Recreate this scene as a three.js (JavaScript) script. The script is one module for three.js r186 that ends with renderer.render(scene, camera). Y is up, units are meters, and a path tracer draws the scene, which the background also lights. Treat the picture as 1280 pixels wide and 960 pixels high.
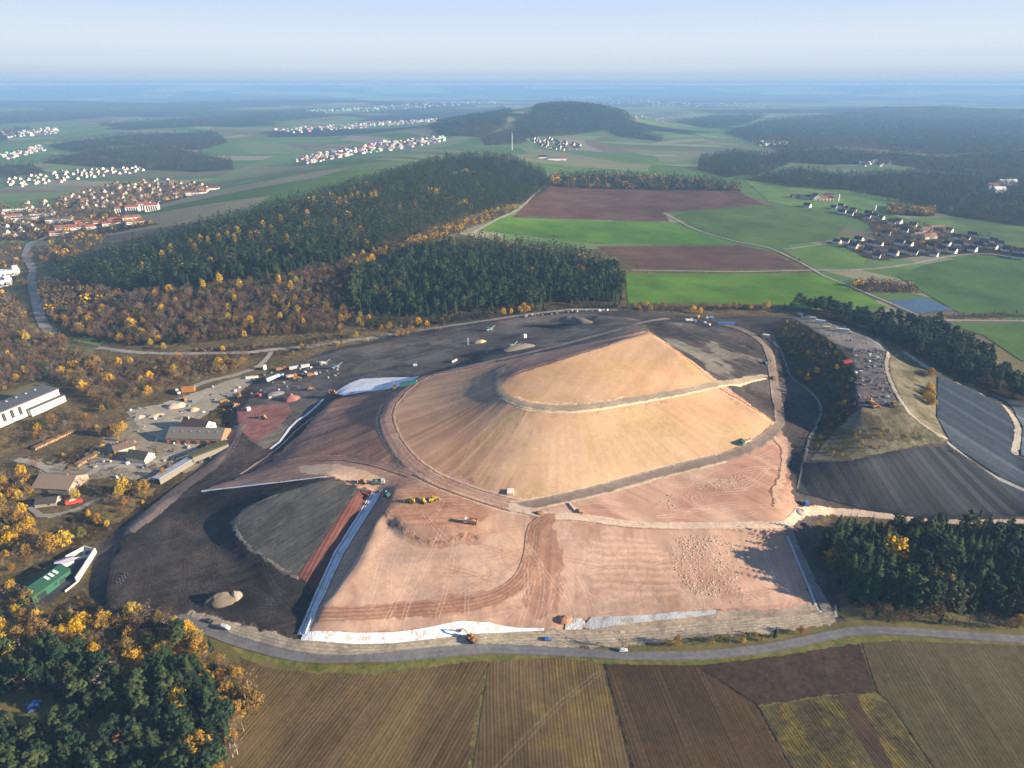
import * as THREE from 'three';
import { mergeGeometries } from 'three/addons/utils/BufferGeometryUtils.js';

// ---------------------------------------------------------------- camera, light, air
const scene = new THREE.Scene();
const camera = new THREE.PerspectiveCamera(62.63, 4 / 3, 1, 90000);
camera.position.set(0, 260, 0);
camera.rotation.x = -25.4 * Math.PI / 180;
const renderer = new THREE.WebGLRenderer();
renderer.toneMapping = THREE.LinearToneMapping;
renderer.toneMappingExposure = 2.8;
renderer.shadowMap.enabled = true;

const sunEl = 0.285, sunAz = 0.2; // low sun from the right, a little behind the camera
const sunDir = new THREE.Vector3(Math.cos(sunEl) * Math.cos(sunAz), Math.sin(sunEl), Math.cos(sunEl) * Math.sin(sunAz)).normalize();
const sun = new THREE.DirectionalLight(new THREE.Color().setRGB(1, 0.85, 0.64), 5);
sun.position.copy(sunDir).multiplyScalar(3000);
sun.target.position.set(0, 0, -500);
sun.position.add(sun.target.position);
sun.castShadow = true;
sun.shadow.mapSize.set(4096, 4096);
Object.assign(sun.shadow.camera, { left: -900, right: 900, top: 900, bottom: -900, near: 10, far: 6000 });
scene.add(sun, sun.target);

{ // clear autumn sky: milky near the horizon, blue above, a little brighter round the sun
  const W = 1024, Hh = 1024, d = new Float32Array(W * Hh * 4);
  for (let j = 0; j < Hh; j++) for (let i = 0; i < W; i++) {
    const el = ((j + 0.5) / Hh - 0.5) * Math.PI, az = ((i + 0.5) / W - 0.5) * 2 * Math.PI;
    const dir = [Math.cos(el) * Math.cos(az), Math.sin(el), Math.cos(el) * Math.sin(az)];
    const e = Math.max(0, el) * 180 / Math.PI;
    const cs = Math.max(0, dir[0] * sunDir.x + dir[1] * sunDir.y + dir[2] * sunDir.z);
    const glow = 0.10 * Math.pow(cs, 10) + 0.03 * Math.pow(cs, 3);
    const band = [[0, 0.125, 0.196, 0.276], [0.7, 0.180, 0.228, 0.288], [1.4, 0.228, 0.260, 0.302], [2.9, 0.255, 0.285, 0.322], [6, 0.215, 0.268, 0.345], [18, 0.070, 0.125, 0.240], [90, 0.014, 0.042, 0.120]];
    let b = 0; while (b < 5 && e > band[b + 1][0]) b++;
    let t = Math.min(1, (e - band[b][0]) / (band[b + 1][0] - band[b][0])); t = t * t * (3 - 2 * t);
    const k = (j * W + i) * 4;
    for (let c = 0; c < 3; c++) d[k + c] = band[b][c + 1] + (band[b + 1][c + 1] - band[b][c + 1]) * t + glow * [1, 0.93, 0.82][c];
    d[k + 3] = 1;
  }
  const t = new THREE.DataTexture(d, W, Hh, THREE.RGBAFormat, THREE.FloatType);
  t.mapping = THREE.EquirectangularReflectionMapping;
  t.magFilter = t.minFilter = THREE.LinearFilter;
  t.needsUpdate = true;
  scene.background = t;
  scene.environment = t;
}
scene.fog = new THREE.FogExp2(new THREE.Color().setRGB(0.34, 0.61, 1.0), 0.000096);

// surveyed layout of the place, in metres (x east of the camera, z towards it)
const TPS = [[-215.5,0,-170.7],[-104.4,0,-170.7],[0,0,-170.7],[107.8,0,-170.7],[215.5,0,-170.7],[-237.8,0,-201.1],[-134.1,0,-221.1],[0,0,-221.1],[172.1,1,-235],[263.1,2,-236.6],[242.1,5,-293.5],[325.7,5,-323.5],[272.2,4,-274.7],[-265.2,0,-238.4],[-307.4,2,-297],[-308.6,3,-342.7],[-380.2,4,-422.9],[-303,6,-419.6],[-298.1,7,-499.7],[-420.2,4,-490.2],[-266.4,9,-565.1],[-440.6,6,-592],[-344.2,10,-614.6],[-591.7,6,-712.9],[-692.3,6,-904.2],[-190.4,14,-639.1],[-73.8,16,-690.3],[57.5,18,-721.8],[199.3,16,-713],[317.3,14,-749.2],[473.6,10,-761.4],[539,8,-736.3],[567.4,8,-654.7],[729.8,8,-876.3],[628.3,10,-957.3],[417.8,14,-896.9],[178.9,18,-861.5],[13.2,28,-1042.3],[162.4,22,-1069.3],[110.5,36,-1502.2],[491.7,30,-1542.4],[820.4,24,-1878.3],[943.9,14,-1171.4],[1213.5,16,-1776.9],[683.9,12,-1180.9],[-89.9,84,-1880.5],[-284.3,84,-1468.5],[-389.1,78,-1220.5],[-461.3,68,-1094],[-564.5,46,-1019],[-651.2,24,-961],[-395.3,36,-778.9],[-250.7,48,-811.8],[-169.5,58,-961.9],[-240.7,22,-695.4],[-61.2,60,-1242],[-87.5,38,-850.1],[-468.8,14,-718.8],[0,44,-1230.7],[81.6,58,-1685.4],[-1109.9,10,-1676.6],[-1054.7,7,-1365.6],[-1101.7,12,-2069.2],[-1564.9,10,-2085.9],[-844.5,14,-2052.5],[-865,12,-1599.4],[-834.8,7,-1075.2],[-711.3,20,-2474.6],[-385.4,28,-3255.7],[-1922,20,-2994.8],[-1385.7,22,-3446.8],[167.6,34,-2820.1],[430.4,30,-2240.5],[1281.3,20,-2994.8],[1757.7,20,-2627.6],[162.7,38,-2262.6]];
const HILLS = [[263,-4351,100,480,620],[-126,-3577,75,430,600],[565,-4025,50,380,500],[-2400,-9000,60,1500,700],[-6000,-8500,60,1800,700],[4200,-6500,35,1500,600]];
const BREAKS = [
 [-185.9,3,-253,-165.7,3,-249,-140,3,-243.1,-108.1,3,-234.2,-81.1,2.5,-232.1,-60.9,2.5,-232.1,0,2,-238.2,58.7,2,-243.5,110.4,2,-248.4,158,2,-250.6,173.3,2,-254],
 [-201.1,8.5,-382.3,-233.7,6.8,-349.1,-241.1,6.5,-318.4,-237.2,6.5,-293.9,-226.2,5.5,-268.1,-213.4,4.5,-256,-186.7,3.8,-255],
 [-240.4,2.5,-303.6,-249.3,1.5,-297.6,-235.8,1,-271.6,-223.6,1,-258.4,-188.5,2,-251.7],
 [-224.9,6.2,-306.5,-215.2,5,-270.5,-179.9,4.5,-261.9,-130.9,4.5,-247.6,-117.6,4,-245.3],
 [-209.4,6.5,-331.3,-187.6,6,-299.5,-155.4,6.2,-278.7,-131.9,6,-263.3],
 [-211.1,8,-355.6,-217.6,6.8,-337.7],
 [-119.9,27,-344.8,-154.2,21,-335.5,-170.2,16,-327.9,-174.7,13.5,-319,-159.1,12,-299.5,-140,11,-285.3,-120.4,9.8,-273.5],
 [-164.3,6.3,-283.9,-152.1,5.5,-270,-114,4.5,-250.4],
 [-193.1,6.3,-325.8,-175.4,6.2,-299.2,-144.9,6.5,-275.2],
 [-148.5,16.5,-316.7,-121.3,17,-308.2],
 [-97.8,27,-336.7,-106.6,19.5,-308.9,-120.4,10.5,-274],
 [-87.7,22,-337.6,-102.2,12.5,-291.8,-107.6,7.5,-263.6,-109,3,-239.9],
 [-85.8,22,-335.9,-98.5,12.5,-288.3,-103.6,7.5,-258.8,-107.3,3,-238.3],
 [-78.1,26.5,-313,-85.3,20,-276.3,-94.5,14,-256.8,-102.5,10,-248.3,-106.3,5,-240.1],
 [-81.6,4.5,-238.5,-43.6,4.8,-241.9,-12.6,5.2,-244.7,2.1,3.5,-243.1,25.3,4.5,-246.5,63.5,5.5,-248.8,98.6,5,-253.3,163,3.5,-262.9],
 [-101.9,10,-247.7,-44.5,10,-251.1,-12.9,10.7,-256.1,0,12.2,-262.9,7.6,14.3,-273,10,20,-300.7],
 [-95.5,12.5,-256.6,-51.7,12,-258.9,-17.5,13,-263.8,-2.2,15,-272.2],
 [-85.6,19,-272.9,-35.9,18.7,-277.8,-4.6,18.5,-284.7],
 [-74.4,21.8,-305.9,-65.5,21,-295.1,-48.2,20.3,-287.4,-20,20.6,-292],
 [-78.2,26.8,-313.4,-66,26.3,-300.9,-37.5,25,-297.3,-18.9,24.5,-301.7],
 [-76,28,-332.6,-40.5,27.2,-331.1,-13.7,25,-315],
 [9.8,24.3,-314.3,24.2,23.6,-311.3],
 [14.6,15.5,-281.5,21.7,9.5,-259.7],
 [12.4,24.6,-321.2,0,24.7,-320.3,-27.9,26.3,-331.5,-54.9,28.6,-347.1,-73.8,30.5,-368.6,-88.7,32.4,-398.2,-96,33.8,-420.1,-95.4,35,-437.5,-76.8,38.8,-478.3,-44,43,-488.6],
 [12.4,24.6,-321.2,51.2,24.3,-335.2,108,24.5,-360,157.8,25,-380.6,194.5,26.5,-408.6],
 [201.7,27,-419.9,214.9,28.5,-457.3,225.9,30.5,-496.2,242.5,31,-549,246.9,30,-586.5,240.8,27.5,-627.5,191.1,24,-657.2],
 [-5.2,51,-473.8,-12.1,52,-455.8,-12.2,52,-432.4,-4.7,52,-414.7,11.5,51.5,-402.9,45.9,51,-401.4,82.1,50.5,-412.5,127.8,48.5,-431.2,159.3,46,-450.7,189.5,38,-475.3,220.4,31,-498.5],
 [117.4,69,-505.7,79.1,66,-483.9,38.3,62,-463.1,0,56,-448.5],
 [117.4,69,-505.7,137.4,61,-477.1,159.9,47,-453,188.5,35,-424.2,199.1,27.5,-416.5],
 [-44,43,-488.6,-5.5,47,-499.9,43.4,47,-531.3,89.9,49,-554.4,124.7,49,-580.7],
 [149.3,48,-585.7,181,38,-613.3],
 [170.5,46,-545.7,193.7,39,-533.6,206.6,35,-515.4],
 [190.3,32,-464.9,204.1,29,-456.3],
 [133.7,36,-623.8,109.7,37,-630.9,91.9,36,-644,82.5,33,-627.1],
 [85.8,23,-675.9,54,22,-673.3,42.4,25,-629.4],
 [140.5,20,-704.2,103.5,19,-707.1,56.3,18,-704.2],
 [-219.4,12.5,-521.2,-166.6,16,-545.6,-110.5,20,-575.4,-66.2,21,-609.5,-17.2,21.5,-638.8,44.6,21,-665.5],
 [-183.5,13.5,-595.2,-119.7,15.5,-630.5,-35.8,17.5,-667.4,46.9,18,-704.2],
 [-144,23,-486.3,-109.6,27,-487.5,-80.4,31,-501.8,-43.4,33,-523.6],
 [-150.2,22,-470.1,-154.4,19,-447.5,-165,14.5,-417.3,-176.1,10.5,-394.1,-195.4,8.8,-379.8],
 [-160.2,17,-480,-167.5,14,-456.8,-177.4,10,-424.9,-190.1,8,-399.2],
 [-183.7,14,-466.7,-206.1,13.2,-482.9,-233.9,11,-473.8,-216.1,10.5,-436.6,-190.9,11,-419.6],
 [-188.2,11,-372.5,-161.8,16,-380.1,-123.7,22,-378,-92.4,26,-363.6,-54.8,28.4,-345.5],
 [-212.5,8.8,-359.2,-166.9,18,-355.3,-121,27,-349],
 [-214,10,-431.1,-218.2,8.5,-398.4],
 [24.2,23.6,-311.3,38.8,23,-311.3,77.2,19.5,-307.3,126.6,17,-309.8,170.6,14.5,-315.3],
 [169,11,-309.7,168.8,6,-285.6,166.3,3,-262.2],
 [204.1,25,-405.2,192,18.5,-367.1,171.2,15.5,-330.3],
 [200.3,24,-373.8,197.4,17,-359.6,190.4,13.5,-348.8,199.6,11,-340.7],
 [185.2,9,-326.4,186.3,4.5,-301.2,181.1,2.5,-273.2],
 [257.9,28,-593.8,261.9,26.5,-571.9,248.3,25,-511.5,252.7,24.5,-484.8,251.1,24.5,-457.9,238.6,24.5,-430.8,219.6,24.5,-403.8,204,24,-374.8],
 [300.2,30,-650.7,302.1,36,-616.4,303,41,-554.3,291,43.5,-492.5,257.1,42.5,-416.4],
 [257.1,42.5,-416.4,290.3,42,-422.6,292.1,41,-416.7,310.3,42.5,-473.4,336,42.5,-525.1,346.2,41,-560.5,337.7,38,-596.9,327.5,30,-663.9],
 [296.5,43,-472.4,320.2,42.5,-525.1],
 [356.4,37,-502.1,368.6,33,-497.4,325.4,30,-427.1,320.4,22,-397.6],
 [318.7,38.5,-451.6,302.7,35,-411.6,315.4,27,-399.5],
 [320.4,22,-397.6,290.6,26.5,-386.8,262,28.5,-377.1,232.4,27.5,-367.2,203.4,24,-370.7],
 [320.4,22,-397.6,340.6,10.5,-369.2,352.4,6,-360.3],
 [189.7,13.5,-349.7,234.4,7,-340,271,4.5,-333.9,337.4,3.5,-338.6],
 [369.3,33,-504.2,398.3,23,-480.1,409.2,18,-466.2,401.5,14,-438.1,375.8,11,-404.4,365.5,8,-383.1]
];
const RIM = [-255,-304.2,-238.5,-271.6,-222.8,-254.9,-185.1,-248.8,-141.1,-239.6,-107.5,-231.4,-60.3,-228.4,0,-234.4,58.1,-239.6,109.4,-244.4,156.8,-247.1,176.1,-250.5,185.1,-273.7,190,-301.8,193.4,-326.2,210.4,-338.7,240.2,-334.6,289.3,-329.6,360.4,-334.2,456.9,-460.5,416.6,-496.6,386,-525.9,368.7,-551.7,356.7,-580.3,350,-629.3,345.5,-712.9,280.4,-701.4,196.3,-701.4,143.2,-718.8,47.4,-712.9,-72.4,-674.1,-190.2,-605,-236.2,-546.4,-249.9,-495.8,-225.6,-432.8,-231.2,-384.6,-245.9,-356.1,-250.4,-324.7];
const ROADS = {
 public_road:{"w":5.5,"p":[-178.7,-251.3,-169.5,-247.6,-164.9,-245.7,-158.4,-243.2,-154.5,-241.8,-149.6,-239.8,-144.4,-237.9,-138.8,-235.9,-132.9,-234,-128.6,-232.8,-123.9,-231.4,-119.1,-230.1,-114.2,-228.8,-109.4,-227.7,-104.6,-226.9,-100,-226.2,-95.6,-225.7,-91.3,-225.5,-87,-225.5,-82.7,-225.5,-78.5,-225.6,-74.2,-225.9,-70,-226.1,-65.8,-226.4,-61.6,-226.8,-57.3,-227.3,-53.1,-227.7,-48.8,-228.2,-44.6,-228.7,-40.4,-229.4,-36.2,-229.8,-32.2,-230.3,-28.1,-230.7,-24,-231,-19.7,-231.3,-15.1,-231.6,-10.2,-231.9,-6.3,-232,-2.2,-231.9,2.2,-231.7,6.7,-231.5,11.3,-231.3,15.8,-231,20.3,-230.7,24.6,-230.4,28.6,-230.2,32.4,-229.9,37.1,-229.6,41.3,-229.3,45.1,-228.9,48.7,-228.6,52.4,-228.3,56.4,-228,60.7,-227.8,64.4,-227.8,68.2,-227.7,72.1,-227.6,76.2,-227.6,80.3,-227.6,84.4,-227.6,88.6,-227.7,92.8,-227.9,96.9,-228.2,101.1,-228.5,105.4,-229,109.8,-229.5,114.2,-230.1,118.6,-230.7,123,-231.3,127.3,-232,131.4,-232.7,135.5,-233.4,140.6,-234.4,145.6,-235.5,150.6,-236.7,155.4,-237.9,160,-239,164.3,-240,168.2,-240.8,173.6,-241.9,177.7,-242.6,181.6,-243,186.4,-243.2,190.2,-243.2,194,-243,198.1,-242.7,202.6,-242.3,207.7,-241.9,213.7,-241.3,217.1,-241,220.9,-240.6,224.9,-240.2,229.2,-239.8,233.7,-239.3,238.2,-238.9,242.7,-238.4,247.1,-238,251.5,-237.6,255.6,-237.1,259.4,-236.8,262.9,-236.4,267.8,-235.9,272.5,-235.5,277,-235,281.2,-234.6,284.9,-234.2,288.2,-233.8,291,-233.5,293.2,-233.3]},
 site_road:{"w":8,"p":[-172.3,-250.4,-167.7,-249,-159.7,-246.8,-156,-245.8,-151.6,-244.3,-146.9,-243,-142,-241.5,-137,-240,-132.2,-238.5,-127.9,-237.5,-123.4,-236.1,-119,-234.8,-114.6,-233.8,-110,-232.5,-105.5,-231.7,-101.6,-231.3,-97.8,-231.1,-93.9,-230.8,-89.9,-230.7,-85.7,-230.4,-81.3,-230.1,-76.8,-230.1,-73.1,-230.1,-69.3,-230.3,-65.5,-230.5,-61.5,-230.8,-57.4,-231.1,-53.3,-231.4,-49.1,-231.8,-44.9,-232.2,-40.7,-232.6,-36.8,-232.9,-32.8,-233.6,-28.6,-234.1,-24.4,-234.5,-20.2,-234.9,-16,-235.4,-11.8,-235.8,-7.8,-236.3,-3.8,-236.8,0,-237.1,4.5,-237.2,8.8,-237.2,13,-237.2,17,-237.2,21,-237.1,24.9,-237.1,28.9,-237.1,33,-237.2,37.1,-237.2,41.1,-237.3,45,-237.5,49,-237.7,53.1,-238.1,57.4,-238.4,61.8,-238.8,66.4,-239.2,70.2,-239.6,74.3,-240,78.4,-240.5,82.8,-241.2,87.2,-241.8,91.6,-242.4,96.1,-243,100.5,-243.5,105,-244,109.3,-244.5,113.8,-245,118.5,-245.5,123.2,-245.9,128,-246.2,132.8,-246.6,137.4,-247,141.8,-247.5,146,-247.8,149.7,-248.2,153,-248.6,161.3,-250.1,166.7,-251.7,170.2,-252.9]},
 back_road:{"w":6,"p":[-522.5,-669.1,-512.3,-662.4,-497.9,-652.8,-481.7,-642.4,-466,-633.5,-453.6,-627.7,-440.8,-622.3,-428,-617.5,-415.9,-613.3,-405,-609.9,-393.4,-606.8,-383.1,-604.6,-373.3,-603,-363.2,-601.8,-354.9,-601,-346.5,-600.5,-338,-600.1,-329.5,-599.8,-320.7,-599.5,-311.5,-599.2,-301.8,-599,-292.2,-598.9,-283.2,-599,-275.4,-599.6,-265.1,-601.5,-256.8,-604.2,-248.9,-606.5,-241.5,-607.6,-234.5,-608.3,-225.1,-610.3,-218.7,-612.2,-211.2,-614.6,-203,-617.4,-194.6,-620.4,-186.4,-623.3,-178.8,-626.1,-170.6,-629,-162.9,-631.7,-155.4,-634.5,-147.6,-637.4,-138.8,-640.8,-130.7,-644.1,-121.9,-647.6,-112.7,-651.3,-103.2,-654.5,-93.8,-657.7,-84.5,-660.8,-75.5,-663.9,-66.4,-667,-57.4,-670.3,-48.5,-673.7,-39.7,-677.2,-31,-680.7,-20.9,-684.8,-11.2,-689.1,-1.6,-693.2,8.3,-697.1,18.7,-700.7,27.9,-703.6,37.6,-706.5,47.5,-709.8,57.4,-712.8,67.1,-715.7,76.3,-717.6,87.3,-718.6,98.4,-718.2,108.6,-716.3,117,-713.6,123,-711.9]},
 yard_road:{"w":6,"p":[-247,-601,-246.8,-588.3,-248.6,-570.4,-253.7,-562.8,-260.5,-554.8,-267.5,-548,-274.5,-543.5,-281.8,-540.3,-287.8,-536.5,-293.2,-527.6,-296.1,-520.2]},
 valley_road:{"w":11,"p":[-835,-1174.4,-835.1,-1150.1,-836.9,-1124.9,-845.3,-1105,-802.5,-1030.8,-763.8,-983.8,-728.4,-941.9,-693.5,-886.8,-652.7,-832.5,-614.2,-782.2,-587.8,-747.1,-567.8,-721,-540.5,-688.3,-514.1,-661.8]},
 left_haul_road:{"w":13,"p":[-220,-446.8,-218.5,-429.2,-216.8,-417.4,-216.4,-405.8,-217.7,-398.4,-220.5,-392.4,-223.1,-385.7,-225.6,-378.9,-228.1,-371.9,-230.3,-364.1,-231.6,-357.3,-233,-350.2,-234.6,-343.9,-236.1,-337.9,-238.2,-330.4,-240,-323.3,-241.7,-319.1]},
 mound_haul_road:{"w":10.5,"p":[-27.3,-493.1,-32.2,-492.2,-39.3,-490.5,-47.1,-489.1,-54.2,-487.7,-62.7,-487.6,-70.8,-487.6,-76.9,-478.7,-82.5,-472.7,-86.9,-464.9,-90.4,-457.2,-95.4,-437.6,-96.1,-420.2,-93.2,-409,-88.4,-396.4,-84.2,-387.2,-79.3,-377.7,-73.8,-368.7,-68.2,-361.1,-62.1,-354.2,-55,-347.2,-50,-343.5,-44.7,-340.2,-39.1,-337.1,-33.4,-334.1,-27.9,-331.4,-22.1,-328.7,-16,-326.1,-10,-323.7,-4.5,-321.7,0,-320.2,7.9,-318.9,12.3,-318.9]},
 lower_haul_road:{"w":8,"p":[0,-318.8,3.9,-319.2,12.4,-321.2,16.3,-322.5,21,-324,26.2,-325.8,32,-327.8,38.1,-330.1,44.5,-332.4,51.2,-335.1,56.1,-337.2,61.3,-339.4,66.9,-341.7,72.7,-344.2,78.6,-346.9,84.7,-349.6,90.7,-352.3,96.6,-354.9,102.5,-357.4,107.9,-359.7,114.7,-362.5,121.3,-365.1,127.8,-367.6,134.2,-370.1,140.4,-372.6,146.5,-375.1,152.2,-377.7,157.8,-380.6,166.4,-385.9,174.5,-391.6,182,-397.4,188.8,-403.2,194.4,-408.4,203.2,-420.4,208.1,-432,211.7,-443.8,214.9,-457.2,220.3,-475.2,226.9,-496.8,232.3,-514.1,238.2,-532.7,242.6,-549.3,246.7,-570.2,247.3,-587.4,244.7,-606.8,239.8,-624.6,232.2,-637.7,225.6,-646.3]},
 upper_bench_road:{"w":6.5,"p":[0,-478.3,-9.1,-466.9,-12.5,-447.2,-9.6,-427,-5.7,-418.4,0,-411.4,4.8,-407.9,10.4,-404.6,17.2,-402.7,22.1,-401.3,27.5,-400.6,33.4,-400.4,39.5,-400.4,45.8,-400.8,51.3,-402.2,56.9,-403.4,62.9,-405.4,69,-407.1,75.4,-409.5,82,-412,88.1,-414.3,94.8,-417.1,101.6,-419.8,108.6,-422.8,115.5,-425.7,122,-428.7,127.9,-431.5,137,-436.5,144.9,-441.2,152,-445.4,158.9,-449.1,169.3,-457.8,179.1,-466,188.9,-473.6,200.1,-482.2,211.8,-491.4,220.1,-497.8]},
 crest_road:{"w":7,"p":[-54.2,-487.7,-49.7,-487.9,-43.8,-490.6,-36.6,-492.3,-28.8,-494.1,-21,-496.3,-13.8,-499.5,-6.9,-501.3,0,-504.3,7,-507.3,14,-510.6,21.2,-515,28.4,-518.3,35.7,-522.5,43.2,-527.6,50.9,-533.6,58.5,-537.8,66.4,-543.6,74.3,-548.7,82.7,-554.5,91.5,-560.6,100.6,-567.1,109.6,-574,118.3,-581.7,129.4,-602.9,147.6,-630.3,163.1,-652.2,173.6,-665.8]},
 clay_track:{"w":6,"p":[0,-318.8,3.5,-317.7,8.5,-315.9,14.2,-314,19.7,-312.4,24.3,-311.4,28.9,-311.1,32.5,-311.5,38.8,-311.4,42.4,-311.1,46.6,-310.8,51.1,-310.3,56,-309.6,61.1,-308.9,66.4,-308.5,71.9,-308.2,77.4,-308.1,81.9,-308.1,86.6,-308.1,91.5,-308.2,96.5,-308.4,101.6,-308.6,106.8,-308.9,111.9,-309.2,117,-309.6,122,-310.2,126.8,-310.7,132.8,-311.1,138.9,-311.6,145.1,-312.1,151.3,-313,157,-313.7,162.3,-314.4,167.1,-315.4,171.6,-317.3,180.6,-326,185.5,-331.9,190.7,-334.2,196.5,-335.7,202.8,-336.9,210.2,-338.4,214.6,-338,219.1,-337.2,224,-336.6,229.3,-336.1,234.6,-335.5,239.7,-334.6,244.1,-333.8,248.4,-333.1,252.6,-332.2,257,-331.2,261.8,-330.4,267.2,-329.8,273.1,-329.3,277.6,-329.1,282.8,-329,288.4,-328.9,294.5,-329,300.7,-329.1,306.8,-329.3,312.8,-329.5,318.3,-329.6,323.1,-329.7,327.1,-329.7,330.3,-329.7]},
 pad_track:{"w":8,"p":[24.3,-311.4,18.9,-308.1,13.4,-303.2,12.1,-298.3,11.7,-292.3,11,-286.5,9.3,-278.5,6.7,-271.5,2.9,-266,-2.2,-261.5,-6.2,-259,-11,-256.8,-17.1,-254.8,-20.9,-253.8,-25.2,-253.3,-29.8,-252.8,-34.6,-252,-39.5,-251.2,-44.4,-250.8,-48.8,-250.4,-53.3,-250.1,-57.9,-249.7,-62.6,-249.3,-67.1,-248.8,-71.4,-248,-75.5,-247.6,-80.3,-247.3,-85.2,-247.1,-90,-247,-94.3,-246.9,-97.9,-246.9,-100.6,-247.1]},
 side_track:{"w":7,"p":[169.4,-311.1,169.7,-307.8,169.8,-302.5,169.8,-296.4,169.8,-290.2,169.9,-284.7,170.1,-278,170.4,-271.3,170.7,-265.3,171,-260.7,171.5,-253.9]},
 ridge_path:{"w":1.7,"p":[257.1,-596.3,260.2,-587.7,261.5,-571,257.3,-551.4,251.4,-528.7,247.7,-510.3,249.4,-495.4,252.3,-483.9,252.4,-470.2,250.4,-456.7,245.5,-443.5,238.1,-430,229,-417,219.5,-403.7,211.9,-390,204.1,-374.9,199.5,-366.6,195.1,-358.6,191.5,-351.9]},
 plateau_path:{"w":3.2,"p":[394.2,-638.3,391.2,-611.6,322.4,-498.3,314.6,-482.3,307.8,-466.2,302,-448.1,297.8,-432.4,295.7,-416.9,298.9,-413.6,302.3,-409.2,306,-405.6,312.7,-401.3,321.1,-402.3]},
 liner_road:{"w":5,"p":[405.3,-603.7,405.4,-595,405.6,-582.9,406.2,-569.6,407.9,-556.9,409.9,-548.8,412.6,-540.2,384.6,-492.1,418.5,-523.6,421.1,-516.2,398.8,-480.7,425.6,-500.9,427,-494.1,411,-468.3,408.9,-458.3,406.3,-448.5,401.5,-438.1,392.9,-425.6,382.8,-412.9,375.7,-404.3]},
 liner_track:{"w":5,"p":[320.2,-397.4,321.7,-392.9,323.9,-386.6,327,-380.9,329.7,-377.6,332.8,-374.7,336.4,-371.9,340.5,-369.1,344.8,-366.7,349.8,-364.1,353.9,-360.6,356.8,-356.9,358.8,-354.4]},
 lower_track:{"w":6,"p":[-192.1,-368.2,-189.4,-370.6,-185.4,-373.2,-180.3,-376,-174.6,-378.5,-168.3,-380.1,-162.3,-381.6,-156.3,-382.2,-149.8,-382.3,-143.2,-382,-136.5,-381.4,-130.1,-380.4,-123.9,-378.9,-117.2,-377.3,-110.8,-374.7,-104.6,-371.8,-98.6,-368.7,-92.7,-365.4,-85,-361.1,-77.2,-356.5,-70.5,-352.3,-65.8,-349.4]},
 field_track:{"w":5,"p":[311.4,-1317.7,316.6,-1289.8,323.4,-1250.8,331.3,-1210.1,340,-1176,348.1,-1154.1,357.3,-1134,366.9,-1115.8,376.4,-1099.6,385.2,-1085.6,395.9,-1073.3,406.7,-1065.3,416.7,-1056.8,424.9,-1043.2,430.9,-1022.9,435.1,-999,438.3,-974.7,440.8,-952.5,442.6,-925.6,443.3,-900.7,445.1,-879.6,449,-863.8,453.7,-850.7,458.7,-835.9,462.3,-822.7,465.9,-808.7,469.6,-794.3,473.3,-780.1,477.3,-764.6,481.4,-748.1,485,-733.6,487.3,-723.8]},
 meadow_track:{"w":5,"p":[172.4,-889.1,179.7,-889.4,189.6,-889.7,201.3,-889.9,214.4,-890.1,228.1,-890.3,241.8,-890.4,252.2,-890.5,263.2,-890.4,274.5,-890.4,286.2,-890.3,298.1,-890.4,310.2,-890.6,322.4,-891.1,334.7,-891.9,347.8,-893.2,362.3,-895,377.4,-897.1,392.6,-899.4,407.1,-901.8,420.4,-904.1,431.6,-906.2,440,-907.7]},
 village_road:{"w":5.5,"p":[440,-907.7,448.8,-908.7,461.1,-909.9,475.6,-911.3,491.4,-913.3,507.5,-916,522.7,-919.5,537.5,-924.1,552.7,-929.6,568.4,-935.7,584.2,-942.4,600,-949.5,615.6,-956.8,634.6,-966.7,654,-978.2,673.3,-989.8,692.2,-1000.4,709.8,-1008.4,726.4,-1014.2,742.2,-1018.6,756.9,-1021.1,770,-1021.2,781.3,-1018.6,790.4,-1011.4,797.5,-1000.3,803,-988,807.2,-977.1,810.3,-969.8]},
 village_lane:{"w":4,"p":[448.1,-1034.3,462.6,-1041.9,484.1,-1053.2,506.9,-1065.1,525.3,-1074.3,547.2,-1083.9,559.2,-1088.4]},
 pond_road:{"w":6,"p":[500.3,-702.1,507.9,-702.6,518.5,-703.2,530.9,-703.9,544.1,-704.5,556.9,-704.7,566.4,-704.8,576.9,-704.7,587.8,-704.5,598.5,-704.3,608.3,-704.1,616.5,-703.9,622.4,-703.7]},
 wood_path:{"w":4,"p":[79.6,-1553.2,61.7,-1481.3,40.6,-1375.8,26.7,-1298.3,12.3,-1237.2,-0.6,-1200.5,-14.6,-1167,-28.3,-1134.3,-42.5,-1095.4,-55.9,-1054.1,-64.6,-1024.3]},
 yard_lane:{"w":6,"p":[-374.5,-405.9,-366.5,-403.7,-355,-399.7,-346.1,-395.1,-336.4,-389.8,-327.9,-385.5,-317.8,-381.2,-310.1,-380.3,-306.8,-386.2,-303.2,-393.1,-297.3,-394.5,-290.1,-394.7,-283.6,-395,-276.6,-396.1,-270.5,-398.2,-266.3,-401.3,-262.2,-405.3,-257.9,-409.1,-252.8,-412.6,-247.5,-415.9,-243.8,-418.2]},
 cottage_lane:{"w":4,"p":[-323.8,-347.8,-311.1,-338.5,-304.7,-338.2,-298.8,-340,-293.8,-342.8,-289.6,-346.6,-286.2,-351.3,-283.9,-355.2]}
};
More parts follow.
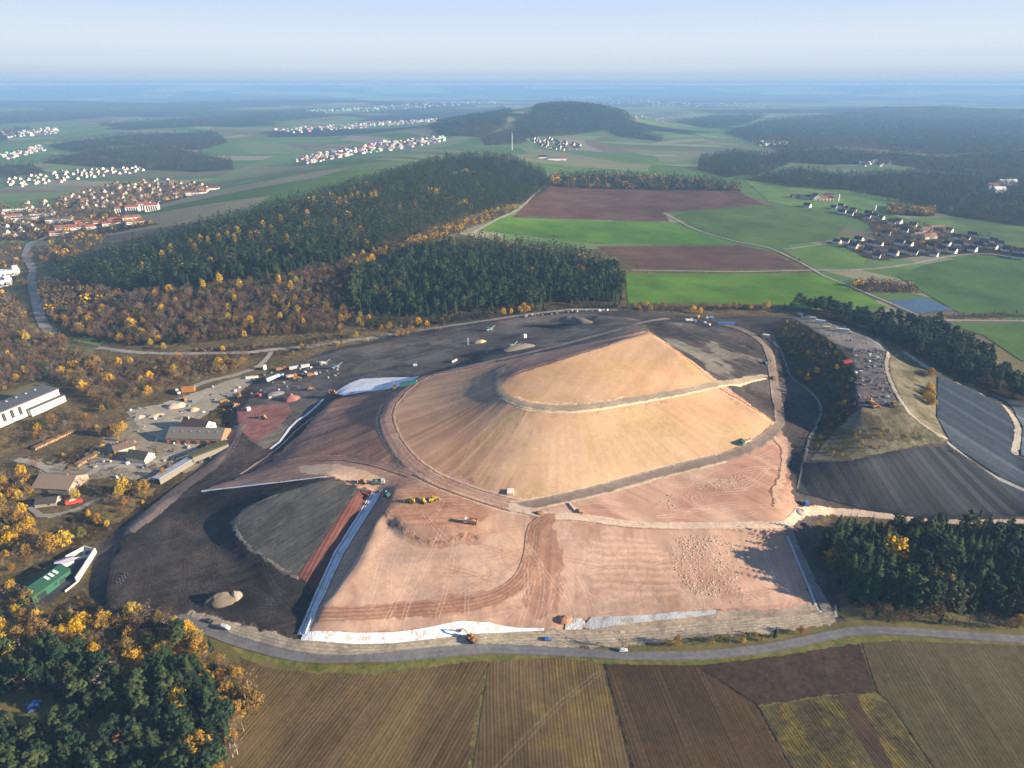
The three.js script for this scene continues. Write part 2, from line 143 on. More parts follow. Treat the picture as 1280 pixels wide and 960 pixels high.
const AREAS = {
 sand_top:[128.7,-554,124.2,-495.2,130.8,-485.4,137.4,-476.7,144.1,-468.4,150.7,-460.5,157.4,-453.5,142.9,-444.3,128.7,-434.9,119.1,-430.6,109.7,-426.7,100.5,-423,91.5,-419.3,82.6,-415.9,73.3,-412.9,64.1,-410,55.1,-407.2,46.1,-404.5,37.5,-404.7,28.9,-405.1,20.2,-405.8,11.6,-406.4,-2.4,-418.4,-8.5,-434.3,-3.7,-445.4,6.5,-448.1,17,-452.8,27.5,-457.4,38.2,-462.4,48.1,-467,58.3,-472.3,68.6,-477.6,79,-482.9,91.5,-490.1,104.2,-497],
 sand_face:[157.8,-444.8,165.5,-439.2,173.1,-433.6,180.6,-428,188.2,-423.1,197.1,-414.7,188.2,-406.4,178.1,-398.7,168.3,-391.2,158.8,-384,148.3,-379.3,138.1,-375.2,128,-370.7,118.2,-366.7,108.5,-362.6,100.1,-359.1,91.6,-355.3,83.3,-351.7,75.2,-348.3,67.2,-344.7,59.3,-341.5,51.5,-338,43.4,-334.7,35.5,-331.7,27.7,-328.8,20,-326,10,-324.6,0,-323.7,-8.5,-328.1,-17.3,-332.7,-23.3,-338.6,-29.5,-344.9,-35.9,-351.4,-33.4,-361.8,-30.7,-372.4,-28,-383.2,-21.2,-388.3,-14.2,-393.2,-7.2,-397.6,0,-401.8,9.2,-399.7,18.3,-398.7,27.4,-398.1,36.5,-398,45.6,-398.2,54.4,-400.5,63.3,-402.8,72.4,-405.4,81.5,-408.2,90.3,-411.5,99.2,-415.3,108.3,-419,117.5,-422.8,127,-427,136.9,-432.5,147.2,-438.7],
 clay_face:[-13.3,-428.4,-4.4,-412.8,0,-402.5,-4.7,-398.3,-12.8,-394.2,-21.5,-389.3,-28,-383.2,-31.9,-372,-33.6,-359.9,-35.9,-351.4,-48.3,-349.3,-55.2,-354.6,-63.3,-363.1,-70.4,-371.9,-77.9,-384.9,-83.3,-397.6,-89.8,-419.2,-88.7,-435,-84.9,-444.5,-79.2,-455.7,-71.8,-465.2,-61.9,-471.5,-50.3,-475.6,-39.9,-478.3,-27.6,-483,-18.6,-477.9,-15.4,-451.9],
 clay_flank:[-99,-419.5,-89.7,-393.9,-83,-379.6,-76.3,-366.8,-66.3,-353,-72.2,-355.9,-82.6,-362.7,-93.5,-369.7,-103.5,-375.2,-113.9,-380.1,-125.1,-383.9,-135.1,-386.3,-145.9,-387.9,-156.5,-389.3,-165.5,-390.4,-177.6,-387.1,-182.4,-382.7,-174.1,-397.4,-168.9,-405.9,-163.6,-416.7,-159.8,-426.2,-156,-437,-153,-447.2,-149.7,-468,-140.2,-474.2,-127.7,-475.6,-114.7,-474.3,-103.4,-463.1,-99.9,-439.6],
 foot_clay:[-190.2,-370.3,-183.5,-372.3,-176.4,-374,-168.4,-374.6,-160,-374.8,-151.1,-375.4,-141.7,-375.9,-132.1,-375.8,-122.7,-374.3,-111.4,-371.1,-100.4,-365.9,-89,-360.3,-79.8,-356,-70.2,-351.1,-60.6,-345.8,-51.7,-341.5,-43.2,-337.8,-34.8,-334,-27,-330.3,-20.1,-327,-11.3,-323.2,-3.7,-319.9,0,-317.5,-4,-314.4,-13.6,-313.7,-19.1,-316.6,-25.4,-321.4,-32.6,-326.6,-40.4,-330.4,-47.2,-332,-54.8,-332.8,-62.4,-333.2,-69.9,-334,-77,-337.4,-87.1,-342.8,-94.9,-344.8,-102.4,-347.1,-111.1,-349.9,-121.1,-349.2,-128.5,-350,-137.5,-351.4,-147.2,-352.4,-157.1,-353.4,-166.5,-354.3,-176.5,-355.3,-187.4,-356,-197.9,-357,-206.2,-357.9,-210.7,-358.8,-208.7,-361.5,-199.7,-365.7],
 mound_base:[-190.2,-370.3,-185.6,-377.9,-180.8,-385.6,-175.9,-393.7,-172.7,-403.7,-169.4,-413.8,-165.9,-424.3,-162.1,-434.8,-158.3,-445.9,-154,-456.4,-149.7,-468,-141.1,-470.9,-132.3,-473.4,-123.5,-476,-114.7,-478.9,-105.9,-482.1,-96.7,-484,-87.2,-483.7,-76.9,-478.7,-66.8,-480.8,-56.7,-482.9,-46.6,-485,-36.4,-487.3,-26.1,-489.9,-15.8,-492.3,-5.5,-494.9,4,-498,13.6,-501,23.2,-504,32.9,-506.7,42.6,-509.1,52.4,-511.5,62.3,-514,72.2,-516.9,82.5,-521.1,93.5,-528.7,105.5,-540.5,118,-552.2,130.7,-563.4,133.8,-538.2,130.6,-492.2,136.3,-482.9,142.7,-476.8,149.3,-471.6,155.9,-466.6,162.5,-461.9,168.6,-456.3,173.7,-448.2,178.8,-440.7,183.8,-433.4,189,-426.9,195.3,-423.4,201.5,-419.6,201.6,-404.9,202,-391.5,194.5,-374.9,187.1,-358.5,186.6,-349.6,185.9,-340.2,185.5,-331.9,176.6,-319.7,168.9,-309.5,168.9,-301.2,168.5,-292.8,168.2,-284.7,167.6,-276.4,167,-268.3,166.5,-260.6,159.9,-259.6,153.3,-258.6,146.8,-257.8,140.4,-257,133.9,-256.1,127.5,-255.1,121.2,-254.4,114.8,-253.4,108.5,-252.7,102.3,-252.1,96.1,-251.3,89.8,-250.3,83.7,-249.5,77.6,-248.9,71.4,-248.1,65.3,-247.3,59.3,-246.8,53.3,-246.1,47.3,-245.7,41.4,-245.2,35.5,-244.8,29.5,-244.3,23.5,-243.3,17.6,-242.7,11.7,-242.2,5.9,-241.7,0,-240.9,-6,-240.8,-12,-240.2,-17.9,-239.9,-23.9,-239.6,-29.8,-239.2,-35.8,-239.1,-41.7,-238.7,-47.6,-238.5,-53.6,-238.3,-59.4,-237.9,-65.3,-237.6,-71.2,-237.5,-77.2,-237.3,-83,-237,-88.8,-236.7,-94.7,-236.5,-100.6,-236.4,-106.7,-236.7,-106.9,-243,-107.2,-249.9,-107.4,-256.6,-107.5,-263.5,-105.8,-270,-104.1,-276.5,-102.3,-283.5,-100.4,-290.5,-98.5,-297.7,-96.5,-305.2,-94.3,-312.7,-92.2,-320.7,-90,-328.9,-87.6,-337.2,-95.3,-338,-103.7,-341.5,-112.6,-345.9,-121.1,-349.2,-130.2,-351.4,-139.6,-353.9,-149.3,-356.9,-159,-359.7,-169,-362.8,-179.5,-366.5],
 sand_patch:[-149.5,-372.8,-142.6,-373.3,-131.8,-372.4,-121.7,-370.4,-109.8,-365.2,-99.6,-358.6,-88.9,-351.6,-83.9,-346.4,-92.2,-345.3,-104.6,-345.3,-115,-348.7,-125.3,-354.1,-142.1,-360.5],
 dark_waste:[-211.6,-356.9,-203.6,-356.5,-194.5,-355.6,-184.9,-354.6,-175.1,-353.5,-165.8,-352.2,-155.8,-351.4,-144.6,-350.5,-134.2,-349.5,-126.4,-348.6,-122.8,-347.5,-126,-345.2,-135.3,-342.6,-146.2,-339.6,-154.8,-337,-164.6,-332.6,-170.9,-328.2,-175.9,-320.1,-168.9,-309.6,-159.6,-299.3,-150.3,-291.8,-140.3,-284.8,-130.2,-278.7,-120.6,-272.9,-112.6,-269.3,-107.1,-263.5,-106.3,-255.4,-107.5,-246.6,-109.5,-240.4,-120.4,-240.6,-126.3,-242.1,-133.5,-244.3,-141.3,-246.8,-147.7,-248.6,-154.6,-250.8,-161.6,-252.9,-167.9,-254.4,-174.7,-255.4,-180.6,-255.6,-187.2,-255.8,-193.8,-256.2,-201.2,-256.3,-208.6,-257,-214.6,-258.3,-226.2,-268.6,-232.3,-280.7,-236.5,-293.5,-240,-305.4,-239.5,-315.4,-238.6,-322.4,-236.9,-330.3,-234.6,-338.1,-231.5,-344.6,-226.7,-350.6,-220.5,-354.4],
 grey_mound:[-120.2,-345.4,-125.8,-344,-133.1,-342.4,-141,-340.3,-148.4,-337.9,-154.4,-336,-164.4,-331.8,-170.6,-327.4,-174.8,-318.9,-168.1,-309,-159,-299.2,-149.8,-291.7,-139.8,-284.8,-129.6,-276.2,-120.3,-273.3,-117.2,-277.3,-114.3,-284,-111.4,-292.2,-108.8,-301,-106.6,-308.6,-103,-319.3,-100.3,-329,-99.5,-336.9,-109.6,-344.4],
 red_strip:[-97.9,-336.6,-100.6,-328.3,-103.3,-320.9,-106,-313.7,-108.6,-306.8,-111.2,-300,-113.6,-293.3,-116,-287,-118.4,-280.8,-120.7,-274.9,-114.2,-269.6,-107.7,-264,-106.1,-270.8,-104.4,-277.9,-102.7,-285.1,-100.9,-292.7,-98.4,-300.7,-95.8,-309.1,-93.1,-317.8,-90.3,-326.7,-87.4,-335.9],
 clay_platform:[-81.2,-331.4,-79.2,-312.9,-81.2,-304.3,-83.5,-297.6,-85.5,-290,-87.7,-283.5,-89.7,-276.7,-91.5,-269.8,-93.2,-263.2,-95.4,-257.9,-99.2,-253.1,-104,-250.8,-107,-240.9,-98.8,-238.4,-93,-238.2,-87.2,-238.2,-81.5,-238.4,-75.3,-239,-68.9,-239.4,-62.6,-239.9,-56.4,-240.8,-50,-241.4,-43.6,-241.8,-37.5,-242.7,-31.3,-243.6,-25.1,-245,-18.4,-245,-11.7,-244.9,-4.8,-244.2,2.1,-242.9,8.4,-244.4,14.7,-245.3,21,-246.3,29.5,-247.2,38,-247.5,43.9,-247.9,49.9,-248.3,55.9,-248.8,61.9,-249.3,67.9,-250,74.1,-250.9,80.2,-251.5,86.3,-252.2,92.5,-253.1,98.8,-253.9,105.8,-254.6,113,-255.5,120.3,-256.5,127.4,-257.2,134.8,-258.3,142.4,-259.7,150.1,-261,157.9,-262.7,165.8,-264.3,166.8,-274,167.9,-284.4,167.9,-292.5,168,-301,167.9,-309.4,158.9,-308.1,150.5,-307.6,142.2,-307.4,134.1,-307.5,126,-307.6,118.8,-306.8,111.7,-306.3,104.7,-306,97.7,-305.6,90.7,-305.3,83.7,-304.9,76.8,-304.5,69.3,-305,61.7,-305.4,54.2,-306,46.7,-306.7,39.2,-307.2,31.6,-307.8,24.1,-308.5,16.2,-311.1,8.1,-314.1,0,-317.5,-6.9,-315.8,-13.6,-313.7,-20.1,-317.5,-26.7,-321.4,-33.5,-325.5,-40.3,-329.6,-47.5,-330.5,-54.6,-331.4,-61.8,-332.4,-69.1,-333.7,-77,-337.4],
 clay_upper:[24.3,-312.1,19.8,-320.7,27.4,-323.3,35.1,-326,42.9,-328.7,50.8,-331.4,58.4,-334.6,66.2,-337.9,74.1,-341.1,82.2,-344.5,90.3,-348,98.5,-351.4,106.9,-354.9,116.5,-358.9,126.2,-363,136,-367.1,146.1,-371.3,156.3,-375.5,167.4,-384,179,-392.7,190.9,-401.8,202.8,-405,199,-391.7,195.4,-379.1,191.8,-366.9,184.8,-353,178.1,-339.8,171.7,-327.1,172,-318.3,163.9,-316.2,156.5,-315.4,149.1,-314.7,141.8,-313.9,134.6,-313.3,127.4,-312.6,120.2,-312.2,113.1,-311.9,106,-311.6,98.9,-311.4,91.9,-311.2,84.8,-311,77.8,-310.7,70.1,-311.3,62.3,-311.8,54.6,-312.4,46.8,-313,39,-313.6,31.6,-312.8],
 machine_pad:[-79.5,-333.4,-79.7,-317.6,-66.2,-302.1,-59.9,-300.2,-52.2,-299.1,-44.4,-298.6,-37.5,-298.2,-26.8,-299.5,-19,-302.7,-13.6,-313.7,-19.7,-319,-29.4,-325,-39.3,-329.6,-48.7,-332.3,-58.2,-333.5,-66.1,-334],
 black_dome:[143.3,-586.3,160.6,-619.3,181.6,-645.2,191.4,-636.8,199.7,-619.4,208.6,-606.6,216.8,-594.9,224,-582.6,228.9,-569.7,230.9,-547.7,229.7,-528.4,219.6,-500.4,205.9,-488.4,190.1,-477.1,175.2,-462.6,162.2,-455.9,154,-459.9,146.8,-470.7,140.3,-482.7,130.3,-498.5,132.9,-552.4],
 back_yard:[-236.8,-547.8,-232.2,-556.2,-225.7,-564.9,-217.5,-573.4,-208.2,-581.7,-197.9,-588.4,-187.2,-593.5,-176.6,-598.1,-166.2,-604,-155.1,-609.3,-143.5,-614.4,-131.4,-619.4,-118.7,-624.9,-107.2,-630.4,-94.9,-636.5,-82.1,-642.6,-68.9,-649.1,-55.7,-655.1,-42.8,-661.1,-30.4,-666.8,-16.6,-673.1,-3,-679.3,10.2,-685.3,23,-690.2,35.1,-694.2,46.4,-696.8,65.7,-699.3,81.3,-695.2,96,-685.8,111.6,-669.4,126.1,-651.4,135.7,-633.5,130.7,-563.4,121.8,-550.9,102.5,-499.6,91.5,-492.4,79.7,-485.7,67.9,-479.8,56.7,-474.7,46.8,-470.5,38.7,-468.6,26.4,-468.1,16.6,-470.8,8.1,-474.7,0,-478.3,-14.3,-487,-27.3,-493.1,-41.1,-491.9,-54.2,-487.7,-63.9,-485.1,-79.2,-494,-88.4,-498.9,-99.4,-501.5,-111.4,-504.1,-123.3,-506,-133.9,-506.9,-141.9,-506.3,-150.8,-496.8,-153.8,-482.6,-158.5,-473.1,-163.4,-462,-169,-450.8,-173.8,-440.6,-178.7,-428.7,-183.7,-418.5,-189,-413.7,-198.6,-418.5,-210.9,-433.4,-221,-449.4,-227.4,-469.2,-231.7,-494.3,-237.9,-521.2],
 red_pad:[-233.6,-474.7,-225.5,-480,-211.9,-479.5,-200.5,-480.3,-190.8,-478.4,-183,-464.3,-186.7,-444.4,-192.2,-430.2,-198.6,-420.3,-214.2,-436.6,-225.9,-455.7],
 gravel_yard:[-331.3,-478.5,-327.5,-484,-318,-487.8,-308.7,-492.5,-301.5,-499.3,-294.5,-507.1,-287.3,-515.2,-279.6,-524.3,-271.8,-533.8,-264.8,-541.2,-250.6,-547.9,-242.7,-534.5,-246.1,-521.8,-251.4,-507.3,-255.4,-492,-258.8,-477.7,-263.2,-457.1,-244.5,-438.3,-243.8,-418.2,-256.9,-421.3,-273.9,-429.4,-289.1,-438.9,-304,-450.6],
 bush_slope:[269.8,-615.8,297.2,-643.6,300.5,-612.5,301.6,-593.9,302.3,-572.2,301.6,-551.1,298.3,-522.8,290.1,-491.8,279.5,-465.2,267,-437.7,257.3,-418.7,252.3,-413.8,244.8,-410.2,234.5,-402.1,221.3,-390.3,212.7,-383.5,222.8,-405.8,242.5,-435.9,252.1,-457.6,253.1,-486.1,249.3,-510.8,255.2,-537.6,262.7,-568.3,264.8,-592.3],
 dump_plateau:[309.7,-534.3,321.7,-528.6,333.7,-523.5,320.8,-497.3,309,-473.4,300.2,-449,291.8,-426.2,279.9,-422.8,268.8,-420.3,258.2,-418.6,268.3,-440.9,279.6,-465.8,292,-493],
 upper_plateau:[313.7,-680.4,352.2,-714,361.2,-698.3,369.9,-683.1,378.2,-668.5,386.4,-653.1,394.2,-638.3,337.2,-529.9,323.3,-531.9,309.7,-534.3,302.4,-552.9,302.3,-572.9,302.3,-594.2,302.7,-617.7],
 grass_slope:[391.8,-609.5,405.8,-601.6,402.4,-581.3,356.5,-502,366.9,-494.5,352.1,-470.4,338.1,-447.7,325.7,-427.4,322.5,-412.7,320.2,-399.6,305.5,-393.8,291.6,-388.6,276.9,-383.3,262.7,-378.3,252.6,-374.9,242.8,-371.6,233.2,-368.7,224.4,-370.1,215.5,-371.7,206.7,-373.4,218.1,-385.2,229.6,-396.9,242.2,-408.7,252.2,-415.7,257.4,-416.5,267.7,-417.4,278.5,-419.2,290,-421.8,300.5,-433.5,306.6,-453,313.8,-474.6,327.4,-502.2],
 liner_low:[203,-370.8,210.6,-369.6,218,-368.4,225.8,-367.8,233.8,-367.4,242.9,-370.2,252.3,-373.3,261.9,-376.7,275.7,-381,290.2,-386,304.1,-390.6,318.1,-395,322.9,-389.8,327.3,-384.2,331.4,-378.5,335.5,-373,339.4,-367.4,346.8,-363.8,353.2,-359.1,357.6,-352.7,345,-335.5,338.2,-336,331.3,-336.4,323.8,-336.1,316.2,-335.8,308.8,-335.7,301.1,-335.2,293.5,-334.8,285.8,-334.3,278.2,-333.8,270.5,-333.3,263.3,-334.5,256.1,-335.7,248.8,-336.9,241.3,-337.9,234.1,-339.3,226.9,-340.9,220,-343,212.5,-344.3,205.5,-346.3,198,-347.7,190.6,-349.4,197.3,-361],
 liner_high:[365.9,-492.9,374.1,-489.5,381.9,-485.8,389.4,-481.7,396.6,-477.5,400.8,-469.6,404.8,-461.9,397.2,-436.5,384.2,-419.5,371.9,-403.4,378.4,-396.2,383.8,-388.3,372.1,-372.5,361.3,-357.8,356.2,-363.1,350.2,-367.6,342.9,-371,338.8,-376.1,334.6,-381.3,330.3,-386.6,325.8,-391.7,321.3,-397,323.2,-411,325.9,-426.6,337.8,-446.5,351.5,-469],
 liner_east:[428.9,-510,431.2,-499.3,433.4,-488.8,412.5,-455.5,406.4,-439.2,391.7,-419.3,378.4,-401.1,385.6,-397.4,392.7,-393.8,399.8,-390.3,406.1,-386.1,418.6,-401.9,432,-418.7,446.4,-436.7,461.8,-456,478.3,-476.8,496.2,-499.2,483.8,-497,471.6,-494.8,459.4,-492.7,447.3,-490.6,441.3,-496.9,435.1,-503.4],
 pond:[475.6,-770.8,495.3,-775.5,515.1,-780.1,535,-784.6,539,-761.3,542.6,-738.9,525.1,-734,507.6,-729,490.4,-724,485.7,-739.2,480.8,-754.8],
 field_brown_far:[15.3,-1233.2,75.3,-1542.8,152.8,-1562.4,229.7,-1564.6,291.9,-1569.2,353.5,-1569.8,414.6,-1568.1,475.6,-1566.3,537.9,-1568.7,549.7,-1411.4,484.7,-1385.4,422,-1361.1,367.2,-1344.2,313,-1325.6,307.6,-1242.4,246.6,-1240.9,185,-1234.5,137.6,-1224.8,90.7,-1211,44.6,-1192.5,0,-1168.8],
 field_green_mid:[-53,-1053.5,-21.6,-1154,27.6,-1179.6,78.6,-1199.2,130.6,-1212.2,183,-1219.7,246.1,-1230,309.1,-1235.3,334.8,-1142.6,356.7,-1059.7,314,-1056.8,271.5,-1053.5,229.2,-1049.7,187.2,-1045.6,145.5,-1042.1,107,-1055.5,67.4,-1065.7,27,-1069.8,-13.4,-1064.9],
 field_brown_mid:[136.9,-1025.8,176.9,-1030.7,217.3,-1036,258.2,-1041.5,299.3,-1046.7,340.8,-1051.6,382.6,-1056.4,421.4,-1015.8,425.3,-915,384.3,-911.2,343.9,-907.9,303.8,-904.8,264,-901.7,224.4,-898.4,184.9,-894.5,162.5,-957.1],
 field_green_near:[158,-871.1,192.6,-874.5,227.2,-877.1,262,-879.3,296.9,-881.4,331.9,-883.5,367.1,-885.6,402.6,-888,438.6,-891,456.9,-832.2,465,-745.5,403.2,-720.4,375.1,-729.8,346.5,-739.3,317.3,-749.2,281.9,-747.5,246.7,-745.8,211.7,-744.3,176.9,-743.2,142.3,-742.2],
 field_green_right:[321.5,-1326.2,376.6,-1348.4,432.7,-1368.9,490.2,-1389.4,549.7,-1411.4,624.1,-1400.7,640.5,-1319.1,654.3,-1244,566.1,-1112.4,495,-1080.4,427,-1049,382,-1097.3,343.7,-1189.9],
 meadow_village:[443.4,-1039.3,501.5,-1066.6,562,-1094.4,557.8,-976.7,524.9,-924,454.6,-900.7,444.8,-962.3],
 field_green_pond:[553.7,-888.9,641.1,-958.1,742.3,-1008.7,779.9,-984.2,815.8,-960.6,733.7,-829.5,667.2,-724.4,636.9,-726,606.4,-727.5,575.7,-728.9,544.8,-730.2,547.6,-791.7],
 field_green_low:[502.8,-694.1,531.9,-695.5,560.7,-696.5,589.5,-697.4,618.2,-698.1,646.9,-698.8,581.4,-616.1,528.8,-549.5,513.7,-587,522.2,-653.7],
 meadow_far:[616,-1746.2,691.8,-1666.7,763.3,-1642.7,832.1,-1617.6,872.7,-1543.4,909.7,-1474.7,844.9,-1331.4,794.9,-1330.9,744.7,-1330.1,687.9,-1350.6,628.8,-1370.1,570.5,-1444.9],
 meadow_right:[811,-1300.7,859.4,-1300.4,908,-1300.2,934.4,-1267.1,959.4,-1235.2,983.3,-1204.7,970,-1110.5,858,-1016.9,849.7,-1069.3,840.4,-1126.5,817.7,-1157.9,793.7,-1190.6,771.2,-1258.2],
 field_a:[-122.2,-221,-107.9,-219.3,-93.7,-217.7,-80,-217.5,-66.3,-217.2,-53.9,-219.2,-41.4,-221.2,-28.8,-223.2,-16,-225.2,-12,-225.2,-13.4,-211,-14.7,-197.9,-15.9,-185.8,-17.1,-174.5,-18.1,-164.1,-28.8,-164.1,-39.5,-164.1,-50.2,-164.1,-60.9,-164.1,-71.6,-164.1,-82.3,-164.1,-93,-164.1,-103.7,-164,-114.4,-164.1,-125.1,-164.1,-123.7,-175.4,-122.1,-187.7,-120.4,-201,-128.3,-214.1,-136.8,-228.1],
 field_b:[-11.2,-225.2,6.4,-226.2,24.1,-227.1,45.2,-223.1,46.6,-209.5,47.8,-196.8,49,-185.1,50,-174.2,51,-164.1,39.7,-164.1,28.3,-164.1,17,-164.1,5.6,-164.1,-5.8,-164.1,-17.1,-164.1,-16.1,-174.5,-15,-185.8,-13.8,-197.9,-12.6,-211],
 field_c:[46,-223.1,61,-222.7,76,-222.4,90.9,-222,98.6,-214.3,105.9,-207,112.9,-200,114.7,-186.4,116.4,-174,117.9,-162.5,107,-162.7,96,-163,85,-163.3,74.1,-163.5,63.1,-163.8,52,-164.1,51,-174.2,49.9,-185.1,48.7,-196.8,47.4,-209.5],
 field_d:[91.7,-222,109.8,-224.3,128.1,-226.6,144.6,-229.5,161.4,-232.3,178.3,-235.2,175.1,-220.6,172,-207,150.7,-205.8,138.3,-203.9,126.1,-201.9,114,-200,106.9,-207,99.5,-214.3],
 field_e:[113.7,-199.2,125.8,-201.1,138,-203,150.3,-205,162.4,-206.7,174.3,-200.7,175,-190.3,175.7,-180.4,176.3,-171.2,176.9,-162.5,165.3,-162.5,153.7,-162.5,142.1,-162.5,130.5,-162.5,118.9,-162.5,117.3,-173.7,115.6,-185.9],
 field_f:[179.5,-235.2,197.4,-236.4,209.2,-235.7,221.1,-235,232.9,-234.3,244.7,-233.7,256.5,-233.1,268.2,-232.4,258.3,-216,249.2,-200.9,240.8,-187,233.1,-174.2,225.9,-162.4,214.1,-162.4,202.2,-162.5,190.4,-162.5,178.5,-162.5,177.8,-171.4,177.1,-180.8,176.4,-190.8,175.5,-201.6,172.8,-207,176,-220.6]
};
